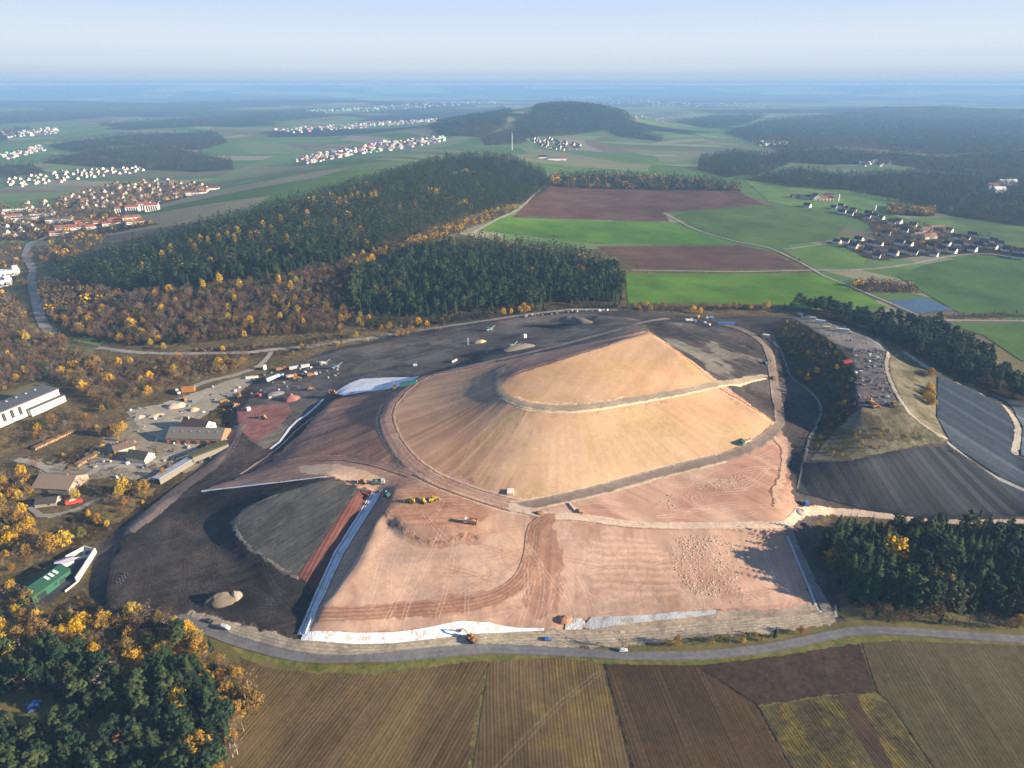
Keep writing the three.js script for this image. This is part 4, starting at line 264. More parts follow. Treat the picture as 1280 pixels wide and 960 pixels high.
const MARKS = {
 factory:[[-400.1,-504],[-418.6,-458.5],[-430.6,-430.7]],
 shed_a:[[-241.5,-443.3],[-267.3,-451.8]],
 barn:[[-226.5,-433.7],[-269.3,-435.5]],
 long_roof:[[-214.2,-418.5],[-233.3,-398.7],[-245.6,-371.7]],
 green_hall:[[-263.1,-282.6],[-268.1,-267.3]],
 tank:[[-268.1,-285.2],[-257.9,-279.4]],
 hut:[[-267.5,-291.7],[-263.5,-294.4]],
 basin:[[-265.5,-299.1],[-256.5,-302.6]],
 yard_wall:[[-253.4,-303.2],[-249.7,-278.8],[-251.9,-271.4]],
 yard_wall_b:[[-267.1,-297.1],[-261.5,-306.1],[-253.4,-303.2]],
 timber_a:[[-370,-418.9],[-356.1,-449.7]],
 timber_b:[[-321.8,-394.4],[-314.6,-418]],
 cottage_a:[[-286.9,-406.6],[-270.9,-402.4]],
 cottage_b:[[-302.1,-413.3],[-294.1,-420]],
 barn_brown:[[-331.3,-373],[-304.3,-370.7]],
 hut_dark:[[-318.5,-351.2],[-309.7,-352.8]],
 red_truck:[[-300.4,-349.2],[-291.6,-352.6]],
 yellow_machines:[[-62.8,-320.8],[-55.3,-320.8],[-48.6,-322.4]],
 dump_orange:[[-27.4,-301.4],[-21.4,-303.9]],
 dump_teal:[[-83.9,-343.5],[-89.9,-344.6]],
 dozer_a:[[-97.4,-343.6]],
 excavator_teal:[[-78.9,-330]],
 dump_green:[[163.2,-389.3],[171.4,-394.8]],
 pipe_box:[[-1,-330.9]],
 concrete_bits:[[33.7,-321.4],[37.1,-320.1],[42.2,-316]],
 white_car:[[56.3,-230.8]],
 blue_car:[[18.1,-237.3]],
 small_digger:[[-20.9,-236.3]],
 white_van:[[-149.8,-244.1]],
 dark_cars:[[-160.2,-248],[-158.9,-246.8]],
 heap:[[-158.6,-260.4]],
 poles:[[-222.4,-273.2]],
 excavators_orange:[[-150.8,-482.3],[-242.1,-502.3]],
 dozer_orange:[[-177.7,-502.5],[-253.6,-495.1],[-238.6,-484.6]],
 dump_trucks_yard:[[-185.4,-533.8],[-223.5,-558.9],[-205,-533.9],[-198.8,-528.7]],
 semi:[[-226.2,-529.2],[-217.9,-538.2]],
 containers_white:[[-211,-559.3],[-200.3,-560.5],[-240.9,-561.6],[-248.7,-542.8],[-243.3,-544.5]],
 crusher:[[-182.7,-562],[-167.7,-549.8]],
 red_machine:[[-223.8,-498.3]],
 cab_a:[[-221.9,-471.2],[-203.8,-456.4]],
 yard_container_yellow:[[-294.6,-517]],
 yard_truck_white:[[-301.9,-512.3]],
 yard_heap:[[-291,-487.7],[-273,-480.4],[-313.4,-468.2],[-301.1,-470.7],[-290.3,-498.2]],
 teal_container:[[-84.8,-468.1]],
 digger_small_b:[[-96,-466.8]],
 wood_pile:[[-31.9,-586.3]],
 teal_machine:[[-24.1,-636.9]],
 screen_machine:[[0.7,-543.4]],
 post:[[-43.6,-581.8]],
 white_block:[[-88.9,-530.7],[-52.5,-528.3],[12.7,-586]],
 trucks_back:[[194.5,-656.9],[197.6,-645.8],[206.4,-631.8],[222.8,-674.3],[210.4,-678.1],[230.3,-642.2]],
 excavator_right:[[229.4,-523.4]],
 orange_right:[[224.8,-493.3]],
 white_right:[[256.9,-598.1],[321.4,-622.2],[328.2,-589],[316.8,-598.4],[323,-642.2],[341,-710.1]],
 red_mark:[[290.4,-502.1]],
 excavator_dump:[[270.1,-424.4]],
 orange_dump:[[271.4,-418.7],[286.8,-421.6]],
 pump:[[191.6,-339.1],[185.5,-331.9]],
 farm_red:[[684.5,-1473.2],[730.4,-1478]],
 silo:[[737.5,-1469.5],[769.8,-1369.4]],
 farm_dark:[[652,-1496.8],[671.4,-1489.9],[738.9,-1517.2]],
 barn_brown_village:[[765.9,-1178.9],[793.7,-1190.6],[728.2,-1136.5],[743.1,-1130.1]],
 mast:[[0,-2489.9]],
 white_farm:[[88.3,-1936.3],[120.1,-1922.8],[151.1,-1965.9]],
 white_plant:[[-753.9,-922.2],[-732.2,-875.3]],
 park_cars:[[-223,-200.2],[-221,-199.3],[-220.9,-201.4],[-219.5,-197.7]],
 far_halls:[[1209.7,-1624.7],[1245,-1693.2],[1334.2,-1769.3]],
 slope_dots:[[107,-331.4],[130.7,-315.6],[161.5,-340],[190.2,-366.8]],
 clods_a:[[87,-320.8],[97.3,-334.4],[126,-345.4],[151.7,-360.1],[165.2,-359.3],[140.8,-341.5],[110.5,-324.4]],
 clods_b:[[94.2,-299.8],[115.1,-303.2],[131.9,-302.3],[132.3,-287],[126.9,-268.6],[133.4,-260.6],[104,-257.7],[94,-271.8],[91.1,-284.5]],
 strip:[[-87.4,-335.9],[-101.3,-290.4],[-105.6,-261.2],[-108.1,-238.4]],
 white_foil:[[-107.9,-239.4],[-81.5,-238.4],[-61.9,-238.9],[-43.6,-241.8],[-25.1,-245.3],[-11.7,-244.9],[2.1,-242.9],[16.7,-242.8],[16.7,-241.6],[2.1,-240.9],[-24.8,-238.6],[-43,-235.7],[-61.1,-233.5],[-80.6,-233.1],[-108,-235.1]],
 grey_foil:[[41.9,-248.7],[63.6,-249.4],[89.8,-252.5],[109.6,-254.2],[109.1,-252.1],[89.2,-249.1],[63.2,-246],[41.4,-242.6],[36.9,-243.7]],
 grey_foil_b:[[28.7,-248],[36.4,-248.4],[39.1,-245.6],[35.9,-242.6],[27.6,-242.5]],
 blue_foil:[[-153.8,-485.5],[-143,-504.8],[-134.4,-511.3],[-101.9,-503.1],[-78.3,-492.5],[-81.4,-476.9],[-94.1,-470.9],[-121,-476.3],[-141.5,-476]],
 blue_ditch:[[-160.8,-479.8],[-163.8,-470.5],[-169.5,-456.9],[-174.2,-450.5],[-177.4,-439.6],[-179.4,-421.5],[-183.7,-412.1]],
 white_edge:[[-212,-358],[-183.5,-354.7],[-154.4,-351.3],[-121.6,-348.7]],
 sand_edge:[[-152.8,-456.4],[-164.3,-446.5],[-171.7,-433.7],[-176.9,-414.4],[-184,-399.5],[-192.5,-378.6]],
 side_channel:[[167.9,-307.8],[167.7,-296.7],[167.4,-282],[166,-259.5]],
 kerb:[[166,-259.5],[168,-251.8],[174.5,-252.9],[176.8,-259.9]],
 radial:[[37.9,-457.1]],
 furrow_a:[[-65.7,-214],[-84.2,-170.8]],
 furrow_b:[[15.5,-214],[16.8,-170.8]],
 furrow_c:[[81,-213.8],[87.6,-170.7]],
 furrow_e:[[133.6,-200.8],[141.5,-170.8]],
 furrow_f:[[201.6,-222.4],[198.7,-170.7]],
 ditch_left:[[-241.4,-315.9],[-237.7,-299.6],[-235.5,-283.6],[-230.3,-267.4],[-222.1,-257.7]],
 red_slope:[[27.9,-247.6],[2.1,-245.8]],
 tracks_clay:[[28.6,-303.2],[21.2,-249.3]],
 grey_berm:[[91.8,-642.5]],
 bench_walls:[[281.8,-566.8]],
 asphalt:[[-266.6,-297.1],[-260.6,-305.4],[-253.5,-302.5],[-250.1,-279.4],[-256.3,-264.3],[-261.1,-256.9],[-277.2,-264.4],[-272.1,-274.5],[-267.8,-289.1]],
 grass_verge:[[-157.4,-240.5],[-131.9,-231.1],[-99.2,-223.3],[-69.4,-222.8],[-40,-226.2],[-10.1,-229.1],[32.1,-227],[60.2,-225],[96,-224.8],[134.2,-230],[166.6,-237.3],[184.6,-239.6],[211.9,-238.3],[264.5,-233],[262.7,-230.5],[183.1,-236.6],[134.5,-227.6],[94.6,-221.1],[47.6,-223.1],[-12,-225.2],[-66.4,-217.7],[-93.8,-218.2],[-132.1,-226.2]],
 edge_upper:[[130.4,-554.6],[128.3,-491],[137.6,-477.8],[148.3,-465.3],[158.6,-453.1]],
 edge_lower:[[161.2,-445.6],[173.2,-436.2],[185.8,-425.6],[198.5,-418.7]],
 edge_back:[[0,-445.9],[38.2,-462.4],[79.2,-484.4],[128.5,-560]],
 toe:[[-108.1,-235.6],[-81.4,-233.1],[0,-241.6],[25.1,-243.3],[63.3,-247.2],[111.5,-253],[165.4,-262.1],[170.7,-253.9],[109.8,-246.4],[58.3,-241.2],[0,-238.3],[-81,-230.8],[-109.1,-233.2]],
 margin_ab:[[-11.6,-224.8],[-13.7,-209.6],[-16.5,-189],[-19.1,-164.1]],
 margin_bc:[[45.5,-222.7],[47,-205.2],[48.8,-185.1],[51.4,-164.1]],
 margin_cd:[[91.6,-221.5],[101.6,-211.5],[113.5,-199.6],[116.9,-181.4],[118.5,-162.5]],
 margin_ef:[[179.3,-234.7],[172.4,-207],[175.1,-200.7],[176.9,-179.5],[178.2,-162.5]],
 diagonal:[[-7.4,-169.1],[7.1,-185.2],[22.3,-201],[42.1,-217.6]],
 dusty_yard:[[-370.5,-408.9],[-324.1,-393.5],[-322.9,-432.2],[-321.7,-471.2],[-281.3,-437.8],[-241.7,-420.5],[-226.5,-437],[-214.2,-418.5],[-232.7,-393.4],[-252.7,-380.2],[-297.4,-378.2],[-332.2,-378.8]],
 clutter:[[-246.9,-537.8],[-231.1,-565.1],[-191,-577.3],[-164,-566],[-150.3,-541.4],[-173.7,-516.6],[-186.7,-492.1],[-204.2,-487.5],[-229,-496.7]],
 dark_strip:[[152,-204.6],[161.8,-206.2],[160.5,-162.5],[153,-162.5]],
 scallop:[[-152.1,-337],[-170.3,-328],[-175.1,-319.7],[-167.1,-307.9],[-159,-299.2],[-139.8,-284.8],[-120.3,-273.3]],
 bank:[[193.1,-402.9],[195.9,-390.6],[190.8,-374.7],[182.4,-357.9],[172.6,-344.4],[169.9,-330.8]],
 trench_edge:[[-77.7,-310.5],[-82.2,-292.7],[-86.2,-275.8],[-90.7,-265.3],[-95.1,-256.8],[-101.2,-249.6]],
 pad_lip:[[-78,-312],[-73.2,-306.1],[-65.9,-299.4],[-55.9,-293.5],[-48.6,-290.5],[-37,-291.1],[-20.1,-294.9]],
 pad_dark:[[10.7,-310.9],[24.1,-308.5],[28.6,-287.1],[27.9,-262.5],[23.8,-251.5],[11.8,-247.2],[5.2,-256.2],[10.7,-273.2],[13,-292.1]],
 pad_inner:[[-72.4,-300.2],[-64.9,-291.6],[-48,-285.6],[-18.5,-289.7],[-9.4,-299.1],[5.7,-303.1],[6.7,-274.5],[-3.5,-262.9],[-34.4,-258],[-81.7,-258],[-87.3,-265.9],[-82.2,-273.8]],
 washboard:[[44.8,-297.2],[75.8,-298.8],[96.7,-284.8],[89.6,-261.9],[52.1,-259.4],[40.4,-274.9]],
 face_all:[[-13.3,-428.4],[0,-402.5],[45.6,-398.2],[81.5,-408.2],[90.3,-387.7],[52.1,-344.8],[0,-323.7],[-17.3,-332.7],[-35.8,-350],[-48.3,-349.3],[-70.4,-371.9],[-83.3,-397.6],[-89.8,-419.2],[-88.7,-435],[-71.8,-465.2],[-39.9,-478.3],[-18.6,-477.9]],
 rut_ring:[[-226,-299.4],[-219,-273.4],[-208.5,-262.1]]
};
// ---------------------------------------------------------------- small tools
function rng(seed) { let s = seed >>> 0; return () => { s |= 0; s = s + 0x6D2B79F5 | 0; let t = Math.imul(s ^ s >>> 15, 1 | s); t = t + Math.imul(t ^ t >>> 7, 61 | t) ^ t; return ((t ^ t >>> 14) >>> 0) / 4294967296; }; }
const NT = 512, noiseTable = new Float32Array(NT * NT);
{ const r = rng(11); for (let i = 0; i < NT * NT; i++) noiseTable[i] = r() * 2 - 1; }
function vn(x, y) {
  const xf = Math.floor(x), yf = Math.floor(y);
  let a = x - xf, b = y - yf; a = a * a * (3 - 2 * a); b = b * b * (3 - 2 * b);
  const i0 = xf & (NT - 1), i1 = (xf + 1) & (NT - 1), j0 = (yf & (NT - 1)) * NT, j1 = ((yf + 1) & (NT - 1)) * NT;
  const p = noiseTable[j0 + i0], q = noiseTable[j0 + i1], r = noiseTable[j1 + i0], s = noiseTable[j1 + i1];
  return (p + (q - p) * a) * (1 - b) + (r + (s - r) * a) * b;
}
const fbm = (x, y, n = 4) => { let v = 0, a = 0.5, f = 1; for (let i = 0; i < n; i++) { v += a * vn(x * f + i * 17.3, y * f + i * 9.1); a *= 0.5; f *= 2.03; } return v; };
const clamp = (v, a = 0, b = 1) => Math.min(b, Math.max(a, v));
const sstep = (a, b, x) => { const t = clamp((x - a) / (b - a)); return t * t * (3 - 2 * t); };
const lerp = (a, b, t) => a + (b - a) * t;
const names = new Map();
function numbered(n) { const k = names.get(n) || 0; names.set(n, k + 1); return k ? `${n}_${String(k).padStart(3, '0')}` : n; }
function tag(o, label, category, group, kind) { o.userData.label = label; if (category) o.userData.category = category; if (group) o.userData.group = group; if (kind) o.userData.kind = kind; return o; }
function thing(name, label, category, group) { const o = new THREE.Group(); o.name = numbered(name); scene.add(o); return tag(o, label, category, group); }
function part(name, geo, mat, parent) { const m = new THREE.Mesh(geo, mat); m.name = name; m.castShadow = m.receiveShadow = true; parent.add(m); return m; }
const matCache = new Map();
function mat(r, g, b, rough = 0.9, metal = 0) {
  const k = [r, g, b, rough, metal].join();
  if (!matCache.has(k)) matCache.set(k, new THREE.MeshPhysicalMaterial({ color: new THREE.Color().setRGB(r, g, b), roughness: rough, metalness: metal, specularIntensity: rough > 0.75 ? 0.25 : 0.8 }));
  return matCache.get(k);
}
function inPoly(x, z, p) { let c = false; for (let i = 0, j = p.length - 2; i < p.length; j = i, i += 2) { if ((p[i + 1] > z) !== (p[j + 1] > z) && x < (p[j] - p[i]) * (z - p[i + 1]) / (p[j + 1] - p[i + 1]) + p[i]) c = !c; } return c; }
function boundsOf(p) { let a = 1e9, b = -1e9, c = 1e9, d = -1e9; for (let i = 0; i < p.length; i += 2) { a = Math.min(a, p[i]); b = Math.max(b, p[i]); c = Math.min(c, p[i + 1]); d = Math.max(d, p[i + 1]); } return [a, b, c, d]; }

// ---------------------------------------------------------------- relief of the land
const tps = (() => { // smooth surface through the surveyed spot heights
  const n = TPS.length, S = 1000, m = n + 3, A = [], phi = (r2) => r2 > 1e-12 ? 0.5 * r2 * Math.log(r2) : 0;
  for (let i = 0; i < m; i++) A.push(new Float64Array(m + 1));
  const X = TPS.map((p) => p[0] / S), Z = TPS.map((p) => p[2] / S);
  for (let i = 0; i < n; i++) {
    for (let j = 0; j < n; j++) A[i][j] = phi((X[i] - X[j]) ** 2 + (Z[i] - Z[j]) ** 2) + (i === j ? 0.003 : 0);
    A[i][n] = A[n][i] = 1; A[i][n + 1] = A[n + 1][i] = X[i]; A[i][n + 2] = A[n + 2][i] = Z[i]; A[i][m] = TPS[i][1];
  }
  for (let i = 0; i < m; i++) {
    let p = i; for (let r = i + 1; r < m; r++) if (Math.abs(A[r][i]) > Math.abs(A[p][i])) p = r;
    [A[i], A[p]] = [A[p], A[i]];
    for (let r = 0; r < m; r++) if (r !== i) { const f = A[r][i] / A[i][i]; if (f) for (let c = i; c <= m; c++) A[r][c] -= f * A[i][c]; }
  }
  const w = A.map((r, i) => r[m] / r[i]);
  return (x, z) => {
    x = clamp(x, -2600, 2600) / S; z = clamp(z, -4200, 150) / S;
    let v = w[n] + w[n + 1] * x + w[n + 2] * z;
    for (let i = 0; i < n; i++) v += w[i] * phi((x - X[i]) ** 2 + (z - Z[i]) ** 2);
    return v;
  };
})();
function regional(x, z) {
  const d = Math.hypot(x, z), f = sstep(2300, 3300, d);
  let v = f < 1 ? tps(x, z) * (1 - f) + 20 * f : 20;
  v *= 1 - sstep(60, 300, z);
  for (const [cx, cz, a, sx, sz] of HILLS) { const q = ((x - cx) / sx) ** 2 + ((z - cz) / sz) ** 2; if (q < 20) v += a * Math.exp(-q); }
  if (z < 0 && d > 9000) v += 236 * Math.exp(-(((d - 17000) / 2800) ** 2)) * (1 + 0.025 * fbm(x / 1900, z / 6000, 4)); // low range on the horizon
  if (d > 1200) v += sstep(1200, 4000, d) * 9 * fbm(x / 900, z / 900, 3);
  return v;
}
const LX0 = -300, LZ0 = -740, LC = 3, LNX = 251, LNZ = 175;
const landfill = (() => { // engineered slopes stretched between the surveyed break lines
  const G = new Float64Array(LNX * LNZ), acc = new Float64Array(LNX * LNZ), cnt = new Uint16Array(LNX * LNZ), free = new Uint8Array(LNX * LNZ);
  for (let j = 0; j < LNZ; j++) for (let i = 0; i < LNX; i++) {
    const x = LX0 + LC * i, z = LZ0 + LC * j; G[j * LNX + i] = regional(x, z);
    free[j * LNX + i] = i > 0 && j > 0 && i < LNX - 1 && j < LNZ - 1 && inPoly(x, z, RIM) ? 1 : 0;
  }
  for (const l of BREAKS) for (let k = 0; k + 5 < l.length; k += 3) {
    const L = Math.hypot(l[k + 3] - l[k], l[k + 5] - l[k + 2]), m = Math.max(2, Math.ceil(L));
    for (let s = 0; s <= m; s++) {
      const t = s / m, i = Math.floor((lerp(l[k], l[k + 3], t) - LX0) / LC + 0.5), j = Math.floor((lerp(l[k + 2], l[k + 5], t) - LZ0) / LC + 0.5);
      if (i > 0 && j > 0 && i < LNX - 1 && j < LNZ - 1) { acc[j * LNX + i] += lerp(l[k + 1], l[k + 4], t); cnt[j * LNX + i]++; }
    }
  }
  for (let q = 0; q < G.length; q++) if (cnt[q]) { G[q] = acc[q] / cnt[q]; free[q] = 0; }
  for (let it = 0; it < 900; it++) for (let par = 0; par < 2; par++) for (let j = 1; j < LNZ - 1; j++) for (let i = 1 + ((j + par + 1) & 1); i < LNX - 1; i += 2) {
    const q = j * LNX + i; if (free[q]) G[q] += 1.8 * ((G[q - 1] + G[q + 1] + G[q - LNX] + G[q + LNX]) / 4 - G[q]);
  }
  const g = G.slice();
  for (let j = 1; j < LNZ - 1; j++) for (let i = 1; i < LNX - 1; i++) { const q = j * LNX + i; g[q] = G[q] * 0.5 + (G[q - 1] + G[q + 1] + G[q - LNX] + G[q + LNX]) * 0.125; }
  return g;
})();
function relief(x, z) { // cubic B-spline through the grid, so that slopes are smooth
  const fx = (x - LX0) / LC, fz = (z - LZ0) / LC;
  if (fx < 1 || fz < 1 || fx >= LNX - 2 || fz >= LNZ - 2) return regional(x, z);
  const i = Math.floor(fx), j = Math.floor(fz), wt = (t) => [(1 - t) ** 3 / 6, (3 * t ** 3 - 6 * t * t + 4) / 6, (-3 * t ** 3 + 3 * t * t + 3 * t + 1) / 6, t ** 3 / 6], a = wt(fx - i), b = wt(fz - j);
  let v = 0; for (let q = 0; q < 4; q++) for (let p = 0; p < 4; p++) v += a[p] * b[q] * landfill[(j + q - 1) * LNX + i + p - 1];
  return v;
}
// one sheet of ground: a fine grid over the works, ever coarser towards the horizon
const NEAR = { x0: -440, z0: -1010, size: 890 };
function axis(a, b, step, lo, hi, grow, capNear) {
  const v = []; for (let x = a; x <= b + 1e-6; x += step) v.push(x);
  for (let x = v[v.length - 1], s = step; x < hi;) { s = Math.max(step, s * grow); if (x < capNear) s = Math.min(s, 14); x += s; v.push(x); }
  for (let x = a, s = step; x > lo;) { s *= grow; if (x > -capNear) s = Math.min(s, 14); x -= s; v.unshift(x); }
  return v;
}
const GX = axis(-440, 450, 2.225, -15500, 15500, 1.07, 800), GZ = axis(-738, -120, 2.225, -17100, 400, 1.06, 1300);
const GNX = GX.length, GNZ = GZ.length, GH = new Float32Array(GNX * GNZ), GN = new Float32Array(GNX * GNZ * 3);
for (let j = 0; j < GNZ; j++) for (let i = 0; i < GNX; i++) {
  const x = GX[i], z = GZ[j]; let h = relief(x, z);
  if (x > NEAR.x0 && x < 450 && z > -1010 && z < -100) {
    const rough = inPoly(x, z, RIM) ? 1 : 0.35;
    h += rough * (0.10 * vn(x / 17, z / 17) + 0.05 * vn(x / 8.5 + 40, z / 8.5));
  }
  GH[j * GNX + i] = h;
}
for (let j = 0; j < GNZ; j++) for (let i = 0; i < GNX; i++) {
  const i0 = Math.max(0, i - 1), i1 = Math.min(GNX - 1, i + 1), j0 = Math.max(0, j - 1), j1 = Math.min(GNZ - 1, j + 1), q = j * GNX + i;
  const dx = (GH[j * GNX + i1] - GH[j * GNX + i0]) / (GX[i1] - GX[i0]), dz = (GH[j1 * GNX + i] - GH[j0 * GNX + i]) / (GZ[j1] - GZ[j0]), l = Math.hypot(dx, 1, dz);
  GN[q * 3] = -dx / l; GN[q * 3 + 1] = 1 / l; GN[q * 3 + 2] = -dz / l;
}
function cellOf(arr, v) { let a = 0, b = arr.length - 2; while (a < b) { const m = (a + b + 1) >> 1; if (arr[m] <= v) a = m; else b = m - 1; } return a; }
function groundH(x, z) {
  const i = cellOf(GX, x), j = cellOf(GZ, z), a = clamp((x - GX[i]) / (GX[i + 1] - GX[i])), b = clamp((z - GZ[j]) / (GZ[j + 1] - GZ[j])), q = j * GNX + i;
  const h00 = GH[q], h10 = GH[q + 1], h01 = GH[q + GNX], h11 = GH[q + GNX + 1];
  return a + b <= 1 ? h00 + (h10 - h00) * a + (h01 - h00) * b : h11 + (h01 - h11) * (1 - a) + (h10 - h11) * (1 - b);
}
function groundN(x, z) {
  const i = cellOf(GX, x), j = cellOf(GZ, z), a = clamp((x - GX[i]) / (GX[i + 1] - GX[i])), b = clamp((z - GZ[j]) / (GZ[j + 1] - GZ[j])), q = (j * GNX + i) * 3, o = [0, 0, 0];
  for (let c = 0; c < 3; c++) o[c] = (GN[q + c] * (1 - a) + GN[q + 3 + c] * a) * (1 - b) + (GN[q + GNX * 3 + c] * (1 - a) + GN[q + GNX * 3 + 3 + c] * a) * b;
  return o;
}
// a sheet that lies on the ground: convex pieces cut along the ground's own triangles
function clipHalf(p, ax, az, c) { // keep ax*x+az*z<=c
  const o = []; for (let i = 0; i < p.length; i++) { const a = p[i], b = p[(i + 1) % p.length], da = ax * a[0] + az * a[1] - c, db = ax * b[0] + az * b[1] - c; if (da <= 0) o.push(a); if ((da < 0 && db > 0) || (da > 0 && db < 0)) { const t = da / (da - db); o.push([a[0] + (b[0] - a[0]) * t, a[1] + (b[1] - a[1]) * t]); } }
  return o;
}
function drape(convex, lift) {
  const pos = [], nor = [], uv = [];
  const emit = (p) => { for (let k = 1; k + 1 < p.length; k++) { const t = [p[0], p[k], p[k + 1]]; const ar = (t[1][0] - t[0][0]) * (t[2][1] - t[0][1]) - (t[1][1] - t[0][1]) * (t[2][0] - t[0][0]); if (Math.abs(ar) < 1e-4) continue; if (ar > 0) t.reverse(); for (const [x, z] of t) { pos.push(x, groundH(x, z) + lift, z); nor.push(...groundN(x, z)); uv.push(x, -z); } } };
  for (const c of convex) {
    let a = 1e9, b = -1e9; for (const q of c) { a = Math.min(a, q[1]); b = Math.max(b, q[1]); }
    for (let j = cellOf(GZ, a); j <= cellOf(GZ, b); j++) {
      const row = clipHalf(clipHalf(c, 0, -1, -GZ[j]), 0, 1, GZ[j + 1]); if (row.length < 3) continue;
      let e = 1e9, f = -1e9; for (const q of row) { e = Math.min(e, q[0]); f = Math.max(f, q[0]); }
      for (let i = cellOf(GX, e); i <= cellOf(GX, f); i++) {
        const cell = clipHalf(clipHalf(row, -1, 0, -GX[i]), 1, 0, GX[i + 1]); if (cell.length < 3) continue;
        const sx = 1 / (GX[i + 1] - GX[i]), sz = 1 / (GZ[j + 1] - GZ[j]), k = 1 + GX[i] * sx + GZ[j] * sz;
        emit(clipHalf(cell, sx, sz, k)); emit(clipHalf(cell, -sx, -sz, -k));
      }
    }
  }
  const g = new THREE.BufferGeometry();
  g.setAttribute('position', new THREE.Float32BufferAttribute(pos, 3)); g.setAttribute('normal', new THREE.Float32BufferAttribute(nor, 3)); g.setAttribute('uv', new THREE.Float32BufferAttribute(uv, 2));
  return g;
}
function polyPieces(p) { const c = []; for (let i = 0; i < p.length; i += 2) c.push(new THREE.Vector2(p[i], p[i + 1])); return THREE.ShapeUtils.triangulateShape(c, []).map((t) => t.map((k) => [c[k].x, c[k].y])); }
function ribbon(p, w, off = 0) { // offset both sides of a line
  const L = [], R = [], n = p.length / 2;
  for (let i = 0; i < n; i++) {
    const a = Math.max(0, i - 1), b = Math.min(n - 1, i + 1); let dx = p[b * 2] - p[a * 2], dz = p[b * 2 + 1] - p[a * 2 + 1]; const l = Math.hypot(dx, dz) || 1; dx /= l; dz /= l;
    L.push([p[i * 2] - dz * (off + w / 2), p[i * 2 + 1] + dx * (off + w / 2)]); R.push([p[i * 2] - dz * (off - w / 2), p[i * 2 + 1] + dx * (off - w / 2)]);
  }
  const out = []; for (let i = 0; i + 1 < n; i++) { out.push([L[i], L[i + 1], R[i + 1]], [L[i], R[i + 1], R[i]]); }
  return out;
}
function offsetLine(p, off) { const r = ribbon(p, 0, off), o = []; for (let i = 0; i < r.length; i += 2) { o.push(...r[i][0]); } o.push(...r[r.length - 2][1]); return o; }

